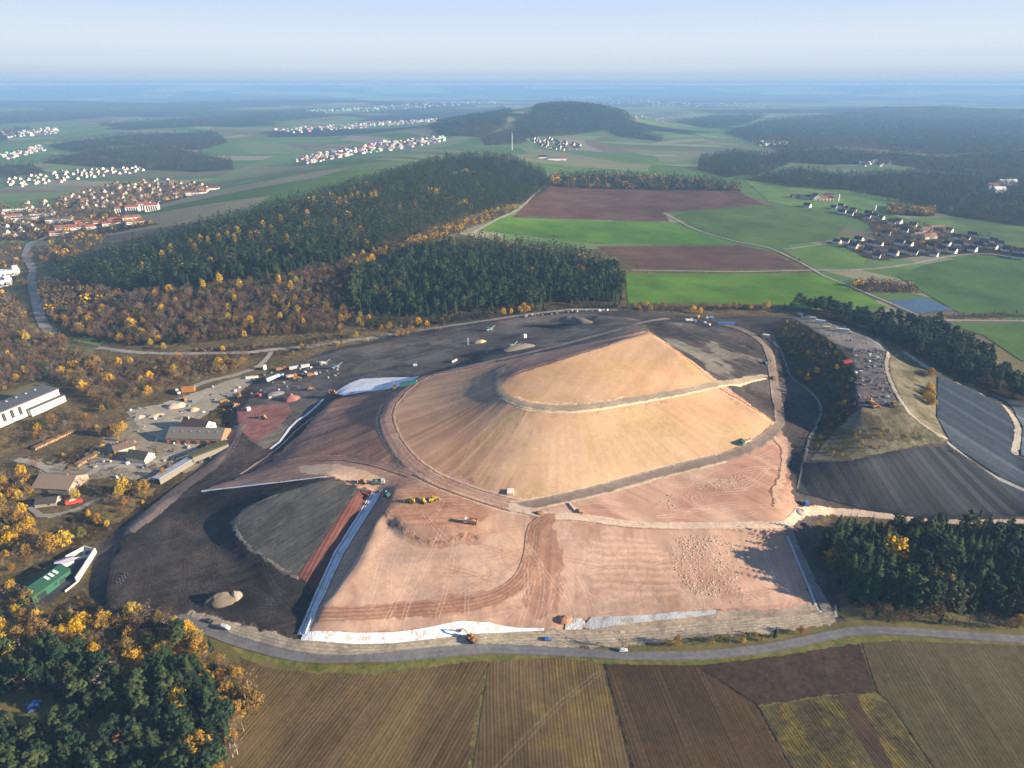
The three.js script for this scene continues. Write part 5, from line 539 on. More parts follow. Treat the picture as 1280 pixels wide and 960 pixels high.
// ---------------------------------------------------------------- soils: colour and fine relief of the ground, in metres
class Soil {
  constructor(x0, z0, size, N, relief = false) { Object.assign(this, { x0, z0, size, N, px: size / N }); this.col = new Float32Array(N * N * 3); this.bmp = relief ? new Float32Array(N * N) : null; }
  X(i) { return this.x0 + (i + 0.5) * this.px; }
  Z(j) { return this.z0 + this.size - (j + 0.5) * this.px; } // row 0 is the southern edge (largest z)
  all(fn) { const N = this.N, c = [0, 0, 0]; for (let j = 0; j < N; j++) for (let i = 0; i < N; i++) { fn(this.X(i), this.Z(j), c); const k = (j * N + i) * 3; this.col[k] = c[0]; this.col[k + 1] = c[1]; this.col[k + 2] = c[2]; } }
  range(b, pad) { const N = this.N, f = (v) => Math.floor(v); return [clamp(f((b[0] - pad - this.x0) / this.px), 0, N - 1), clamp(f((b[1] + pad - this.x0) / this.px), 0, N - 1), clamp(f((this.z0 + this.size - b[3] - pad) / this.px), 0, N - 1), clamp(f((this.z0 + this.size - b[2] + pad) / this.px), 0, N - 1)]; }
  lay(inside, b, o) { // inside(x,z) -> 0..1 cover
    const { c, c2 = c, mix = 14, v = 0.12, fine = 0.10, a = 1, warp = 1, streak, bump = 0.0, patch, blend, over = patch ? 0 : 1, ridge = 0 } = o, pad = warp + 1, N = this.N;
    const [i0, i1, j0, j1] = this.range(b, pad);
    for (let j = j0; j <= j1; j++) for (let i = i0; i <= i1; i++) {
      const x = this.X(i), z = this.Z(j), wx = x + warp * (vn(x / 4.1, z / 4.1) + 0.6 * vn(x / 1.3 + 50, z / 1.3)), wz = z + warp * (vn(x / 4.1 + 99, z / 4.1) + 0.6 * vn(x / 1.3, z / 1.3 + 70));
      let m = inside(wx, wz) * a; if (m <= 0) continue;
      if (blend) m *= blend(x, z);
      if (patch) m *= sstep(patch[1], patch[2], fbm(x / patch[0] + 31, z / patch[0], 4));
      const t = clamp(0.5 + 1.25 * fbm(x / mix, z / mix, 4)), s = streak ? streak(x, z) : 0;
      const k = (j * N + i) * 3, f = 1 + v * 1.6 * fbm(x / 37 + 7, z / 37, 3) + fine * (1.2 * vn(x / 0.9, z / 0.9) + vn(x / 2.3 + 5, z / 2.3)) + s;
      for (let q = 0; q < 3; q++) this.col[k + q] += (lerp(c[q], c2[q], t) * Math.max(0.25, f) - this.col[k + q]) * m;
      if (this.bmp) { const q = j * N + i; this.bmp[q] = this.bmp[q] * (1 - m * over) + m * (bump * 1.6 * s + 0.05 * bump * (vn(x / 1.4, z / 1.4) + vn(x / 3.1, z / 3.1)) + ridge); }
    }
  }
  area(p, o) { const m = this.mask(p); this.lay((x, z) => m(x, z), boundsOf(p), o); }
  mask(p) { // scan-converted outline
    const b = boundsOf(p), [i0, i1, j0, j1] = this.range(b, 2), w = i1 - i0 + 1, h = j1 - j0 + 1, bits = new Uint8Array(w * h);
    for (let j = 0; j < h; j++) { const z = this.Z(j + j0), xs = []; for (let i = 0, k = p.length - 2; i < p.length; k = i, i += 2) if ((p[i + 1] > z) !== (p[k + 1] > z)) xs.push((p[k] - p[i]) * (z - p[i + 1]) / (p[k + 1] - p[i + 1]) + p[i]); xs.sort((a, c) => a - c); for (let k = 0; k + 1 < xs.length; k += 2) { const a = clamp(Math.ceil((xs[k] - this.x0) / this.px - 0.5) - i0, 0, w), c = clamp(Math.floor((xs[k + 1] - this.x0) / this.px - 0.5) - i0, -1, w - 1); for (let i = a; i <= c; i++) bits[j * w + i] = 1; } }
    return (x, z) => { const i = Math.floor((x - this.x0) / this.px) - i0, j = Math.floor((this.z0 + this.size - z) / this.px) - j0; return i < 0 || j < 0 || i >= w || j >= h ? 0 : bits[j * w + i]; };
  }
  line(p, width, o) { // stroke along a line
    const b = boundsOf(p), [i0, i1, j0, j1] = this.range(b, width), w = i1 - i0 + 1, h = j1 - j0 + 1, bits = new Uint8Array(w * h), r = width / 2 / this.px, ri = Math.ceil(r);
    for (let k = 0; k + 3 < p.length; k += 2) { const L = Math.hypot(p[k + 2] - p[k], p[k + 3] - p[k + 1]), n = Math.max(1, Math.ceil(L / (this.px * 0.7))); for (let s = 0; s <= n; s++) { const ci = (lerp(p[k], p[k + 2], s / n) - this.x0) / this.px - i0 - 0.5, cj = (this.z0 + this.size - lerp(p[k + 1], p[k + 3], s / n)) / this.px - j0 - 0.5; for (let dj = -ri - 1; dj <= ri + 1; dj++) for (let di = -ri - 1; di <= ri + 1; di++) { const x = Math.round(ci) + di, y = Math.round(cj) + dj; if (x >= 0 && y >= 0 && x < w && y < h && (x - ci) ** 2 + (y - cj) ** 2 <= r * r + 0.2) bits[y * w + x] = 1; } } }
    this.lay((x, z) => { const i = Math.floor((x - this.x0) / this.px) - i0, j = Math.floor((this.z0 + this.size - z) / this.px) - j0; return i < 0 || j < 0 || i >= w || j >= h ? 0 : bits[j * w + i]; }, b, { warp: 0.35, over: 0.6, ridge: (o.bump || 0) * 0.12, ...o });
  }
  textures() {
    const N = this.N, d = new Uint8Array(N * N * 4), enc = new Uint8Array(4097);
    for (let i = 0; i <= 4096; i++) { const v = i / 4096; enc[i] = Math.round(255 * (v <= 0.0031308 ? 12.92 * v : 1.055 * Math.pow(v, 1 / 2.4) - 0.055)); }
    for (let k = 0; k < N * N; k++) { for (let q = 0; q < 3; q++) d[k * 4 + q] = enc[Math.round(clamp(this.col[k * 3 + q]) * 4096)]; d[k * 4 + 3] = 255; }
    const mk = (data) => { const t = new THREE.DataTexture(data, N, N); t.magFilter = t.minFilter = THREE.LinearFilter; t.wrapS = t.wrapT = THREE.ClampToEdgeWrapping; t.repeat.set(1 / this.size, 1 / this.size); t.offset.set(-this.x0 / this.size, (this.z0 + this.size) / this.size); t.needsUpdate = true; return t; };
    const map = mk(d); map.colorSpace = THREE.SRGBColorSpace;
    const out = { map, roughness: 0.95, specularIntensity: 0.12 };
    if (this.bmp) { const e = new Uint8Array(N * N * 4); for (let k = 0; k < N * N; k++) { const v = clamp(128 + this.bmp[k] * 200, 0, 255); e[k * 4] = e[k * 4 + 1] = e[k * 4 + 2] = v; e[k * 4 + 3] = 255; } out.bumpMap = mk(e); out.bumpScale = 0.9; }
    this.col = this.bmp = null;
    return new THREE.MeshPhysicalMaterial(out);
  }
}
// farmland: a patchwork of strips and blocks, meadow, stubble and ploughed soil, with woods
const cropColours = [[0.085, 0.14, 0.040], [0.10, 0.16, 0.05], [0.07, 0.125, 0.035], [0.15, 0.155, 0.085], [0.13, 0.10, 0.07], [0.21, 0.19, 0.115], [0.08, 0.135, 0.04], [0.12, 0.165, 0.06]];
function hash2(a, b) { return (noiseTable[((a * 73 + b * 151) & (NT - 1)) + (((a * 31 - b * 57) & (NT - 1)) * NT)] + 1) / 2; }
function farmland(x, z, c, woods) {
  const wx = x + 120 * vn(x / 600, z / 600), wz = z + 120 * vn(x / 600 + 40, z / 600);
  const big = 430, bi = Math.floor(wx / big), bj = Math.floor(wz / big), ang = hash2(bi, bj) * 3.1, u = wx * Math.cos(ang) + wz * Math.sin(ang), s = 45 + 110 * hash2(bj + 7, bi), id = Math.floor(u / s);
  const q = cropColours[Math.floor(hash2(bi * 5 + id, bj * 3 + id * 7) * 7.99)], f = 1 + 0.16 * fbm(x / 45, z / 45, 3);
  const w = woods ? sstep(0.0, 0.03, 0.16 * sstep(8000, 13000, Math.hypot(x, z)) + fbm(x / 1500 + 3.3, z / 1100 + 8.1, 4)) : 0;
  c[0] = lerp(q[0] * f, 0.016, w); c[1] = lerp(q[1] * f, 0.028, w); c[2] = lerp(q[2] * f, 0.018, w);
}
const A = AREAS, M = MARKS;
const centreR = M.radial[0];
const radial = (amp, freq) => (x, z) => { const dx = x - centreR[0], dz = z - centreR[1], r = Math.hypot(dx, dz), a = Math.atan2(dz, dx); const k = a * freq; return amp * (0.8 * vn(k * 2.1, r / 60) + 0.5 * vn(k * 4.7 + 20, r / 45)) * sstep(20, 50, r); };
const lines = (seg, spacing, amp, wob = 1) => { const dx = seg[1][0] - seg[0][0], dz = seg[1][1] - seg[0][1], l = Math.hypot(dx, dz), nx = -dz / l, nz = dx / l; return (x, z) => { const u = x * nx + z * nz + wob * 0.5 * vn(x / 30, z / 30), t = x * nz - z * nx; return amp * (0.75 * Math.sin(u / spacing * 6.283 + 0.7 * vn(u / spacing / 2, t / 60)) + 0.8 * vn(u / spacing * 1.7, t / 25) + 0.5 * vn(u / spacing / 5, t / 60)); }; };
const crawl = (amp, ang, sx = 1.1, sz = 14) => (x, z) => { const u = x * Math.cos(ang) + z * Math.sin(ang), t = -x * Math.sin(ang) + z * Math.cos(ang); return amp * (vn(u / sx, t / sz) + 0.7 * vn(u / sx / 2.2 + 9, t / sz * 1.4)); };

// ---- wide country
const soilFar = new Soil(-26000, -48000, 52000, 2048);
soilFar.all((x, z, c) => farmland(x, z, c, Math.hypot(x, z) > 3600));
for (const f of FOREST) if (f.zone === 'hill_wood' || f.zone === 'far_wood') soilFar.area(f.p, { c: [0.020, 0.026, 0.014], c2: [0.030, 0.032, 0.018], mix: 90, warp: 16, fine: 0 });
const matFar = soilFar.textures();
// ---- valley and ridge
const soilMid = new Soil(-1750, -3400, 3500, 2048);
soilMid.all((x, z, c) => farmland(x, z, c, false));
const midArea = (p, c, c2, o = {}) => soilMid.area(p, { c, c2, mix: 60, v: 0.22, fine: 0.06, warp: 2, ...o });
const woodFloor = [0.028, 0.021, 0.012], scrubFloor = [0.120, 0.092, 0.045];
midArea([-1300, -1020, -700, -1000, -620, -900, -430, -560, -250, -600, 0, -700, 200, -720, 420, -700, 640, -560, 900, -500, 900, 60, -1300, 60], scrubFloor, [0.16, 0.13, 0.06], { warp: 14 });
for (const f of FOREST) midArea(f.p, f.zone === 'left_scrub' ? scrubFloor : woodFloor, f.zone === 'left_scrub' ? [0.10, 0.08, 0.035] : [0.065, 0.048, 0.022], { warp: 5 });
const soilBrown = [0.085, 0.044, 0.030], soilBrown2 = [0.110, 0.060, 0.042], green1 = [0.058, 0.130, 0.014], green2 = [0.085, 0.165, 0.020];
midArea(A.field_brown_far, soilBrown, soilBrown2, { streak: crawl(0.16, 0.9, 6, 60) });
midArea(A.field_brown_mid, soilBrown, soilBrown2, { streak: crawl(0.12, 1.5, 5, 80) });
midArea(A.field_green_mid, green1, green2, { streak: crawl(0.07, 1.5, 6, 90) });
midArea(A.field_green_near, [0.068, 0.145, 0.014], [0.095, 0.180, 0.020], { streak: crawl(0.06, 1.5, 6, 90) });
midArea(A.field_green_right, [0.058, 0.100, 0.024], [0.085, 0.130, 0.034], { mix: 120, streak: crawl(0.07, 1.3, 9, 120) });
midArea(A.meadow_village, [0.085, 0.15, 0.03], [0.11, 0.18, 0.04]);
midArea(A.field_green_pond, [0.05, 0.10, 0.028], [0.065, 0.125, 0.03], { streak: crawl(0.06, 0.3, 7, 90) });
midArea(A.field_green_low, [0.05, 0.10, 0.028], [0.075, 0.13, 0.03]);
midArea(A.meadow_far, [0.085, 0.15, 0.035], [0.12, 0.19, 0.05]);
midArea(A.meadow_right, [0.075, 0.11, 0.04], [0.11, 0.17, 0.045]);
for (const [k, r] of Object.entries(ROADS)) if (!['site_road', 'left_haul_road'].includes(k)) soilMid.line(r.p, r.w, { c: [0.24, 0.21, 0.17], c2: [0.30, 0.27, 0.22], warp: 0.5 });

// ---- the works and the fields in front
const soil = new Soil(NEAR.x0, NEAR.z0, NEAR.size, 2048, true);
soil.all((x, z, c) => { const t = clamp(0.5 + fbm(x / 18, z / 18, 4)), f = 1 + 0.35 * vn(x / 0.9, z / 0.9) + 0.3 * vn(x / 2.3, z / 2.3); c[0] = lerp(0.075, 0.135, t) * f; c[1] = lerp(0.060, 0.098, t) * f; c[2] = lerp(0.026, 0.048, t) * f; });
const near = (p, c, c2, o = {}) => soil.area(p, { c, c2, bump: 0.12, ...o });
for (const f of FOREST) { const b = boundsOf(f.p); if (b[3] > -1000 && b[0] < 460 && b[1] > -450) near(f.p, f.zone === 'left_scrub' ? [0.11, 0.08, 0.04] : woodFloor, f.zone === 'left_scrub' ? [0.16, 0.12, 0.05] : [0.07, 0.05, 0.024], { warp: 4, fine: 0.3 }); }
near(A.field_green_near, [0.085, 0.155, 0.022], [0.115, 0.195, 0.03], { mix: 60, streak: crawl(0.06, 1.5, 6, 90) });
near(A.field_green_low, [0.05, 0.10, 0.028], [0.075, 0.13, 0.03], { mix: 60 });
near(A.field_green_pond, [0.05, 0.10, 0.028], [0.065, 0.125, 0.03], { mix: 60 });
// fields in front of the works
near([-300, -120, -300, -245, -150, -245, 0, -246, 200, -262, 460, -268, 460, -60, -300, -60], [0.125, 0.105, 0.038], [0.16, 0.13, 0.05], { warp: 2 });
near(M.grass_verge.flat(), [0.10, 0.115, 0.025], [0.17, 0.15, 0.045], { mix: 6, warp: 0.8, fine: 0.2 });
const fA = lines(M.furrow_a, 1.8, 0.17), fB = lines(M.furrow_b, 1.6, 0.16), fC = lines(M.furrow_c, 1.5, 0.11), fE = lines(M.furrow_e, 1.5, 0.18), fF = lines(M.furrow_f, 1.9, 0.10);
near(A.field_a, [0.092, 0.060, 0.026], [0.142, 0.096, 0.040], { mix: 30, streak: fA, bump: 0.2, warp: 0.4, v: 0.2 });
near(A.field_b, [0.098, 0.066, 0.030], [0.138, 0.095, 0.042], { mix: 24, streak: fB, bump: 0.3, warp: 0.3, v: 0.2 });
near(A.field_b, [0.17, 0.115, 0.03], [0.20, 0.14, 0.035], { mix: 6, streak: fB, warp: 0.3, a: 0.45, patch: [16, 0.02, 0.28] });
near(A.field_c, [0.060, 0.038, 0.019], [0.084, 0.054, 0.026], { mix: 40, streak: fC, bump: 0.25, warp: 0.3, v: 0.16 });
near(A.field_d, [0.050, 0.032, 0.022], [0.066, 0.042, 0.028], { mix: 12, bump: 0.3, warp: 0.5, fine: 0.2 });
near(A.field_e, [0.070, 0.054, 0.026], [0.098, 0.078, 0.030], { mix: 9, streak: fE, bump: 0.3, warp: 0.3, fine: 0.2 });
near(A.field_e, [0.15, 0.115, 0.022], [0.17, 0.125, 0.022], { mix: 4, streak: fE, warp: 0.3, a: 0.5, patch: [9, 0.03, 0.2], fine: 0.3 });
near(M.dark_strip.flat(), [0.054, 0.034, 0.022], [0.074, 0.047, 0.028], { mix: 20, streak: fE, bump: 0.2, warp: 0.3 });
near(A.field_f, [0.070, 0.054, 0.023], [0.092, 0.072, 0.038], { mix: 50, streak: fF, bump: 0.22, warp: 0.3, v: 0.2 });
// tramlines left by the tractor
for (const [k, f, c, gap] of [['field_a', M.furrow_a, [0.16, 0.12, 0.07], 19], ['field_b', M.furrow_b, [0.10, 0.07, 0.042], 24], ['field_c', M.furrow_c, [0.12, 0.082, 0.052], 21], ['field_f', M.furrow_f, [0.13, 0.11, 0.062], 18]]) {
  const dx = f[1][0] - f[0][0], dz = f[1][1] - f[0][1], l = Math.hypot(dx, dz), ux = dx / l, uz = dz / l, b = boundsOf(A[k]), cx = (b[0] + b[1]) / 2, cz = (b[2] + b[3]) / 2, inside = soil.mask(A[k]);
  for (let o = -140; o < 140; o += gap) for (const e of [-0.9, 0.9]) { const p = []; for (let s = -140; s < 140; s += 3) { const x = cx - uz * (o + e) + ux * s, z = cz + ux * (o + e) + uz * s; if (inside(x, z)) p.push(x, z); } if (p.length > 8) soil.line(p, 0.55, { c, a: 0.5, bump: -0.2, warp: 0.15 }); }
}
for (const [p, c] of [[M.margin_ab, [0.15, 0.12, 0.04]], [M.margin_bc, [0.05, 0.035, 0.025]], [M.margin_cd, [0.06, 0.04, 0.028]], [M.margin_ef, [0.10, 0.085, 0.04]]]) soil.line(p.flat(), 1.1, { c, fine: 0.4, warp: 0.5 });
for (const o of [-1, 1]) soil.line(offsetLine(M.diagonal.flat(), o), 0.7, { c: [0.20, 0.155, 0.09], a: 0.6, warp: 0.2 });
// roads, yard and scrub on the left
near(M.dusty_yard.flat(), [0.22, 0.185, 0.13], [0.30, 0.25, 0.185], { mix: 12, fine: 0.2, warp: 5, a: 0.85 });
near(A.gravel_yard, [0.36, 0.31, 0.235], [0.28, 0.24, 0.18], { mix: 11, fine: 0.12 });
near(M.asphalt.flat(), [0.055, 0.055, 0.062], [0.075, 0.072, 0.078], { warp: 0.2, fine: 0.05 });
// the mound
const sandA = [0.45, 0.275, 0.152], sandB = [0.51, 0.340, 0.205], clayA = [0.35, 0.210, 0.142], clayB = [0.43, 0.280, 0.195], clayDark = [0.22, 0.100, 0.062];
near(RIM, [0.052, 0.042, 0.038], [0.088, 0.070, 0.060], { mix: 22, v: 0.3, fine: 0.2, streak: crawl(0.10, 0.5), bump: 0.35, warp: 2.5 });
near(A.back_yard, [0.075, 0.064, 0.056], [0.130, 0.110, 0.095], { mix: 20, v: 0.3, fine: 0.16, streak: crawl(0.14, 1.0, 1.6, 26), bump: 0.35, warp: 2 });
near(A.back_yard, [0.15, 0.125, 0.10], [0.185, 0.155, 0.125], { mix: 12, streak: crawl(0.14, 1.0, 1.6, 26), patch: [34, 0.08, 0.22], a: 0.8 });
near(A.black_dome, [0.034, 0.030, 0.030], [0.064, 0.056, 0.052], { mix: 16, v: 0.3, streak: crawl(0.16, 0.7, 1.3, 18), bump: 0.5, warp: 1.5 });
near(A.black_dome, [0.20, 0.18, 0.145], [0.24, 0.215, 0.17], { mix: 8, streak: crawl(0.2, 0.7, 1.6, 16), patch: [24, 0.1, 0.3], a: 0.5 });
near(A.dark_waste, [0.026, 0.023, 0.022], [0.056, 0.047, 0.042], { mix: 26, v: 0.3, fine: 0.16, streak: crawl(0.16, 1.2, 1.2, 16), bump: 0.35, warp: 1.5 });
near(A.dark_waste, [0.075, 0.060, 0.048], [0.09, 0.07, 0.055], { mix: 9, streak: crawl(0.2, 0.3, 1.2, 16), patch: [30, 0.08, 0.3], a: 0.55 });
near(A.grey_mound, [0.070, 0.067, 0.058], [0.115, 0.107, 0.090], { mix: 14, v: 0.25, fine: 0.12, streak: crawl(0.12, 0.9, 1.0, 9), bump: 0.35, warp: 1 });
near(M.toe.flat(), [0.24, 0.185, 0.14], [0.33, 0.26, 0.19], { mix: 9, fine: 0.16, streak: crawl(0.12, 1.5, 1, 14), bump: 0.2, warp: 1.5 });
near(A.mound_base, [0.33, 0.19, 0.13], [0.42, 0.25, 0.175], { mix: 20, v: 0.2, streak: crawl(0.12, 0.8), bump: 0.3, warp: 2 });
near(A.clay_flank, [0.28, 0.145, 0.098], [0.36, 0.195, 0.130], { mix: 30, v: 0.2, streak: radial(0.24, 12), fine: 0.04, bump: 0.95, warp: 1.5 });
near(A.foot_clay, [0.32, 0.185, 0.130], [0.40, 0.245, 0.175], { mix: 14, v: 0.2, streak: crawl(0.12, 1.35, 1, 14), bump: 0.3 });
near(A.sand_patch, [0.60, 0.42, 0.29], [0.52, 0.34, 0.22], { mix: 9, bump: 0.15 });
near(A.clay_platform, clayA, clayB, { mix: 34, v: 0.22, fine: 0.05, streak: crawl(0.11, 0.05, 2.0, 30), bump: 0.07, warp: 1.2 });
near(A.clay_platform, [0.48, 0.33, 0.245], [0.43, 0.275, 0.20], { mix: 8, streak: crawl(0.12, 1.5, 1.1, 18), patch: [26, 0.02, 0.25], a: 0.6 });
near(A.clay_platform, clayDark, [0.27, 0.13, 0.08], { mix: 8, patch: [21, 0.16, 0.3], a: 0.28, streak: crawl(0.2, 1.2, 1, 9) });
near(A.clay_upper, [0.35, 0.190, 0.130], [0.46, 0.300, 0.210], { mix: 26, v: 0.2, fine: 0.05, streak: crawl(0.12, 2.2, 2.2, 34), bump: 0.07, warp: 1.2 });
near(M.face_all.flat(), [0.37, 0.215, 0.128], [0.44, 0.275, 0.170], { mix: 40, v: 0.16, streak: radial(0.16, 13), bump: 0.5, fine: 0.04, warp: 3 });
near(A.sand_face, sandA, sandB, { mix: 42, v: 0.12, fine: 0.05, streak: radial(0.075, 15), bump: 0.06, warp: 4, blend: (x, z) => sstep(-0.12, 0.12, (x - (10 - 0.25 * (z + 400))) / 130 + 0.55 * fbm(x / 22, z / 22, 4)) });
near(A.sand_face, [0.36, 0.25, 0.11], [0.40, 0.29, 0.14], { mix: 12, patch: [40, 0.12, 0.34], a: 0.55, streak: radial(0.05, 16) });
near(A.sand_top, [0.46, 0.27, 0.145], [0.52, 0.335, 0.195], { mix: 30, v: 0.12, fine: 0.05, streak: crawl(0.06, 0.55, 2.2, 40), bump: 0.04, warp: 0.8 });
near(A.sand_top, [0.40, 0.26, 0.11], [0.44, 0.30, 0.15], { mix: 12, patch: [36, 0.14, 0.36], a: 0.5 });
near(M.pad_dark.flat(), [0.29, 0.155, 0.098], [0.36, 0.205, 0.138], { mix: 9, streak: crawl(0.14, 0.1, 1.8, 26), bump: 0.25, warp: 1.5 });
near(M.pad_inner.flat(), [0.44, 0.285, 0.195], [0.50, 0.345, 0.245], { mix: 22, streak: crawl(0.05, 1.55, 1.8, 30), bump: 0.05, warp: 1, a: 0.75 });
near(M.washboard.flat(), [0.46, 0.295, 0.20], [0.50, 0.33, 0.23], { mix: 14, streak: (x, z) => 0.16 * Math.sin(z * 1.45 + 1.2 * vn(x / 9, z / 9)), bump: 0.5, warp: 3, a: 0.6 });
near(A.machine_pad, [0.33, 0.165, 0.098], [0.42, 0.235, 0.15], { mix: 10, streak: crawl(0.16, 1.5, 1.0, 16), bump: 0.3 });
near(A.red_strip, [0.098, 0.040, 0.032], [0.135, 0.056, 0.045], { mix: 8, streak: lines([M.strip[0], M.strip[2]], 2.4, 0.22), bump: 0.4, warp: 0.5 });
near(A.red_pad, [0.20, 0.085, 0.072], [0.27, 0.125, 0.105], { mix: 9, streak: crawl(0.22, 0.9, 1.2, 18), bump: 0.3, warp: 0.8 });
near(A.bush_slope, [0.034, 0.032, 0.018], [0.055, 0.050, 0.026], { mix: 8, fine: 0.3, bump: 0.4 });
near(A.upper_plateau, [0.125, 0.115, 0.10], [0.20, 0.18, 0.155], { mix: 12, v: 0.25, bump: 0.3, streak: crawl(0.1, 0.4) });
near(A.dump_plateau, [0.085, 0.075, 0.074], [0.130, 0.115, 0.108], { mix: 8, v: 0.25, fine: 0.3, bump: 0.5, warp: 1 });
near(A.grass_slope, [0.115, 0.100, 0.062], [0.175, 0.150, 0.098], { mix: 10, v: 0.25, fine: 0.2, bump: 0.35, warp: 1 });
near(A.grass_slope, [0.065, 0.055, 0.028], [0.09, 0.075, 0.036], { mix: 5, patch: [12, 0.04, 0.2], a: 0.7 });
// ditch and thrown-up bank along the right edge of the mound
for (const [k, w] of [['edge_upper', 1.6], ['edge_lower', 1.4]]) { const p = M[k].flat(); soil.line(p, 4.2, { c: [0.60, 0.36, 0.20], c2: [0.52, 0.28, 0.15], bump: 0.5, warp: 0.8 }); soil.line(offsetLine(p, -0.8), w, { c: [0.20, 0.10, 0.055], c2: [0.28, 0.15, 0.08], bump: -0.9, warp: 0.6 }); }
soil.line(M.edge_back.flat(), 1.3, { c: [0.16, 0.09, 0.06], bump: -0.6, warp: 0.5 });
soil.line(M.scallop.flat(), 1.8, { c: [0.22, 0.195, 0.15], c2: [0.16, 0.14, 0.11], bump: 1.2, fine: 0.3, warp: 0.9 });
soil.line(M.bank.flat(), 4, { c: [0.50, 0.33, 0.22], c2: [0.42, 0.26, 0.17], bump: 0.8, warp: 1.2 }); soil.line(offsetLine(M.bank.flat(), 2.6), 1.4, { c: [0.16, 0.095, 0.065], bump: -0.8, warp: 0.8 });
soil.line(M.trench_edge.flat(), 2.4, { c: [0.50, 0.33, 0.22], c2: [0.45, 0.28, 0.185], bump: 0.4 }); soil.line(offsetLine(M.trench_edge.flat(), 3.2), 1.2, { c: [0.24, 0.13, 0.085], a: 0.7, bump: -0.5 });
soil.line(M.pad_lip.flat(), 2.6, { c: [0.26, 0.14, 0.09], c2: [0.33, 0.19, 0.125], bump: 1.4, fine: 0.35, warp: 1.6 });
// tracks
const road = (k, c, c2, o = {}) => soil.line(ROADS[k].p, ROADS[k].w, { c, c2, mix: 7, bump: 0.2, warp: 0.9, ...o });
const rut = (k, off, c, w = 0.8, a = 0.6) => soil.line(offsetLine(ROADS[k].p, off), w, { c, c2: c, a, bump: -0.5, warp: 0.3 });
road('back_road', [0.24, 0.22, 0.19], [0.30, 0.275, 0.24]); road('yard_road', [0.28, 0.25, 0.21], [0.33, 0.30, 0.25]);
road('left_haul_road', [0.165, 0.120, 0.098], [0.220, 0.165, 0.135], { streak: crawl(0.12, 2.4, 0.8, 20) });
for (const o of [-5, -3, -1.5, 1, 3, 5]) rut('left_haul_road', o, [0.26, 0.20, 0.165], 0.7, 0.5);
road('mound_haul_road', [0.36, 0.215, 0.15], [0.44, 0.285, 0.205]); for (const o of [-3, -1.6, 0.4, 1.8]) rut('mound_haul_road', o, [0.20, 0.115, 0.085]);
for (const s of [-1, 1]) { soil.line(offsetLine(ROADS.mound_haul_road.p, s * 6.2), 1.6, { c: [0.50, 0.35, 0.245], c2: [0.44, 0.29, 0.20], bump: 0.9 }); soil.line(offsetLine(ROADS.mound_haul_road.p, s * 4.9), 0.9, { c: [0.14, 0.08, 0.055], a: 0.8, bump: -0.9 }); }
road('lower_track', [0.25, 0.155, 0.115], [0.32, 0.20, 0.15]); for (const o of [-1.5, 1]) rut('lower_track', o, [0.17, 0.105, 0.08]);
road('lower_haul_road', [0.215, 0.160, 0.120], [0.285, 0.215, 0.165]); for (const o of [-2, -0.6, 0.9, 2.2]) rut('lower_haul_road', o, [0.13, 0.105, 0.09]);
soil.line(offsetLine(ROADS.lower_haul_road.p.slice(0, 52), 4.2), 1.3, { c: [0.56, 0.44, 0.30], c2: [0.50, 0.38, 0.25] });
soil.line(offsetLine(ROADS.lower_haul_road.p.slice(0, 52), -4.4), 1.1, { c: [0.56, 0.44, 0.30], c2: [0.42, 0.32, 0.22] });
road('upper_bench_road', [0.30, 0.235, 0.165], [0.38, 0.30, 0.21]); for (const o of [-1.8, -0.5, 0.9, 2]) rut('upper_bench_road', o, [0.22, 0.165, 0.12]);
soil.line(offsetLine(ROADS.upper_bench_road.p.slice(8), 3.4), 1.4, { c: [0.62, 0.50, 0.33], c2: [0.55, 0.42, 0.27] });
soil.line(offsetLine(ROADS.upper_bench_road.p.slice(10, 40), -4.6), 3, { c: [0.56, 0.36, 0.21], c2: [0.62, 0.42, 0.26], bump: 0.9, fine: 0.25, warp: 1.2 });
road('crest_road', [0.20, 0.165, 0.14], [0.28, 0.23, 0.19]); for (const o of [-1.5, 1.2]) rut('crest_road', o, [0.33, 0.27, 0.22]);
road('clay_track', [0.42, 0.30, 0.215], [0.50, 0.37, 0.27]); for (const o of [-1.5, 0.2, 1.6]) rut('clay_track', o, [0.56, 0.44, 0.33]);
road('pad_track', [0.30, 0.165, 0.105], [0.37, 0.215, 0.145]); for (const o of [-3, -1.5, 0.5, 2.4]) rut('pad_track', o, [0.20, 0.10, 0.062]);
road('side_track', [0.17, 0.15, 0.135], [0.22, 0.20, 0.18]); soil.line(M.kerb.flat(), 1.2, { c: [0.5, 0.46, 0.4] });
road('ridge_path', [0.17, 0.155, 0.135], [0.22, 0.20, 0.175]); road('plateau_path', [0.26, 0.225, 0.17], [0.32, 0.28, 0.22]);
road('liner_road', [0.30, 0.265, 0.21], [0.38, 0.335, 0.265]); road('liner_track', [0.24, 0.235, 0.22], [0.30, 0.29, 0.27]);
road('yard_lane', [0.26, 0.23, 0.19], [0.34, 0.30, 0.25]); road('cottage_lane', [0.24, 0.215, 0.175], [0.30, 0.27, 0.22]);
road('site_road', [0.30, 0.245, 0.175], [0.40, 0.335, 0.245], { warp: 1.2, fine: 0.16 }); for (const o of [-2.5, -1, 0.6, 2.2]) rut('site_road', o, [0.22, 0.18, 0.13]);
road('public_road', [0.135, 0.130, 0.130], [0.165, 0.158, 0.155], { warp: 0.12, bump: 0 }); for (const o of [-1.3, 1.3]) rut('public_road', o, [0.185, 0.178, 0.172], 0.6, 0.5);
road('field_track', [0.36, 0.33, 0.27], [0.40, 0.37, 0.31]); road('pond_road', [0.24, 0.22, 0.20], [0.27, 0.25, 0.23]);
soil.line(M.sand_edge.flat(), 2, { c: [0.56, 0.40, 0.27], c2: [0.46, 0.31, 0.2] });
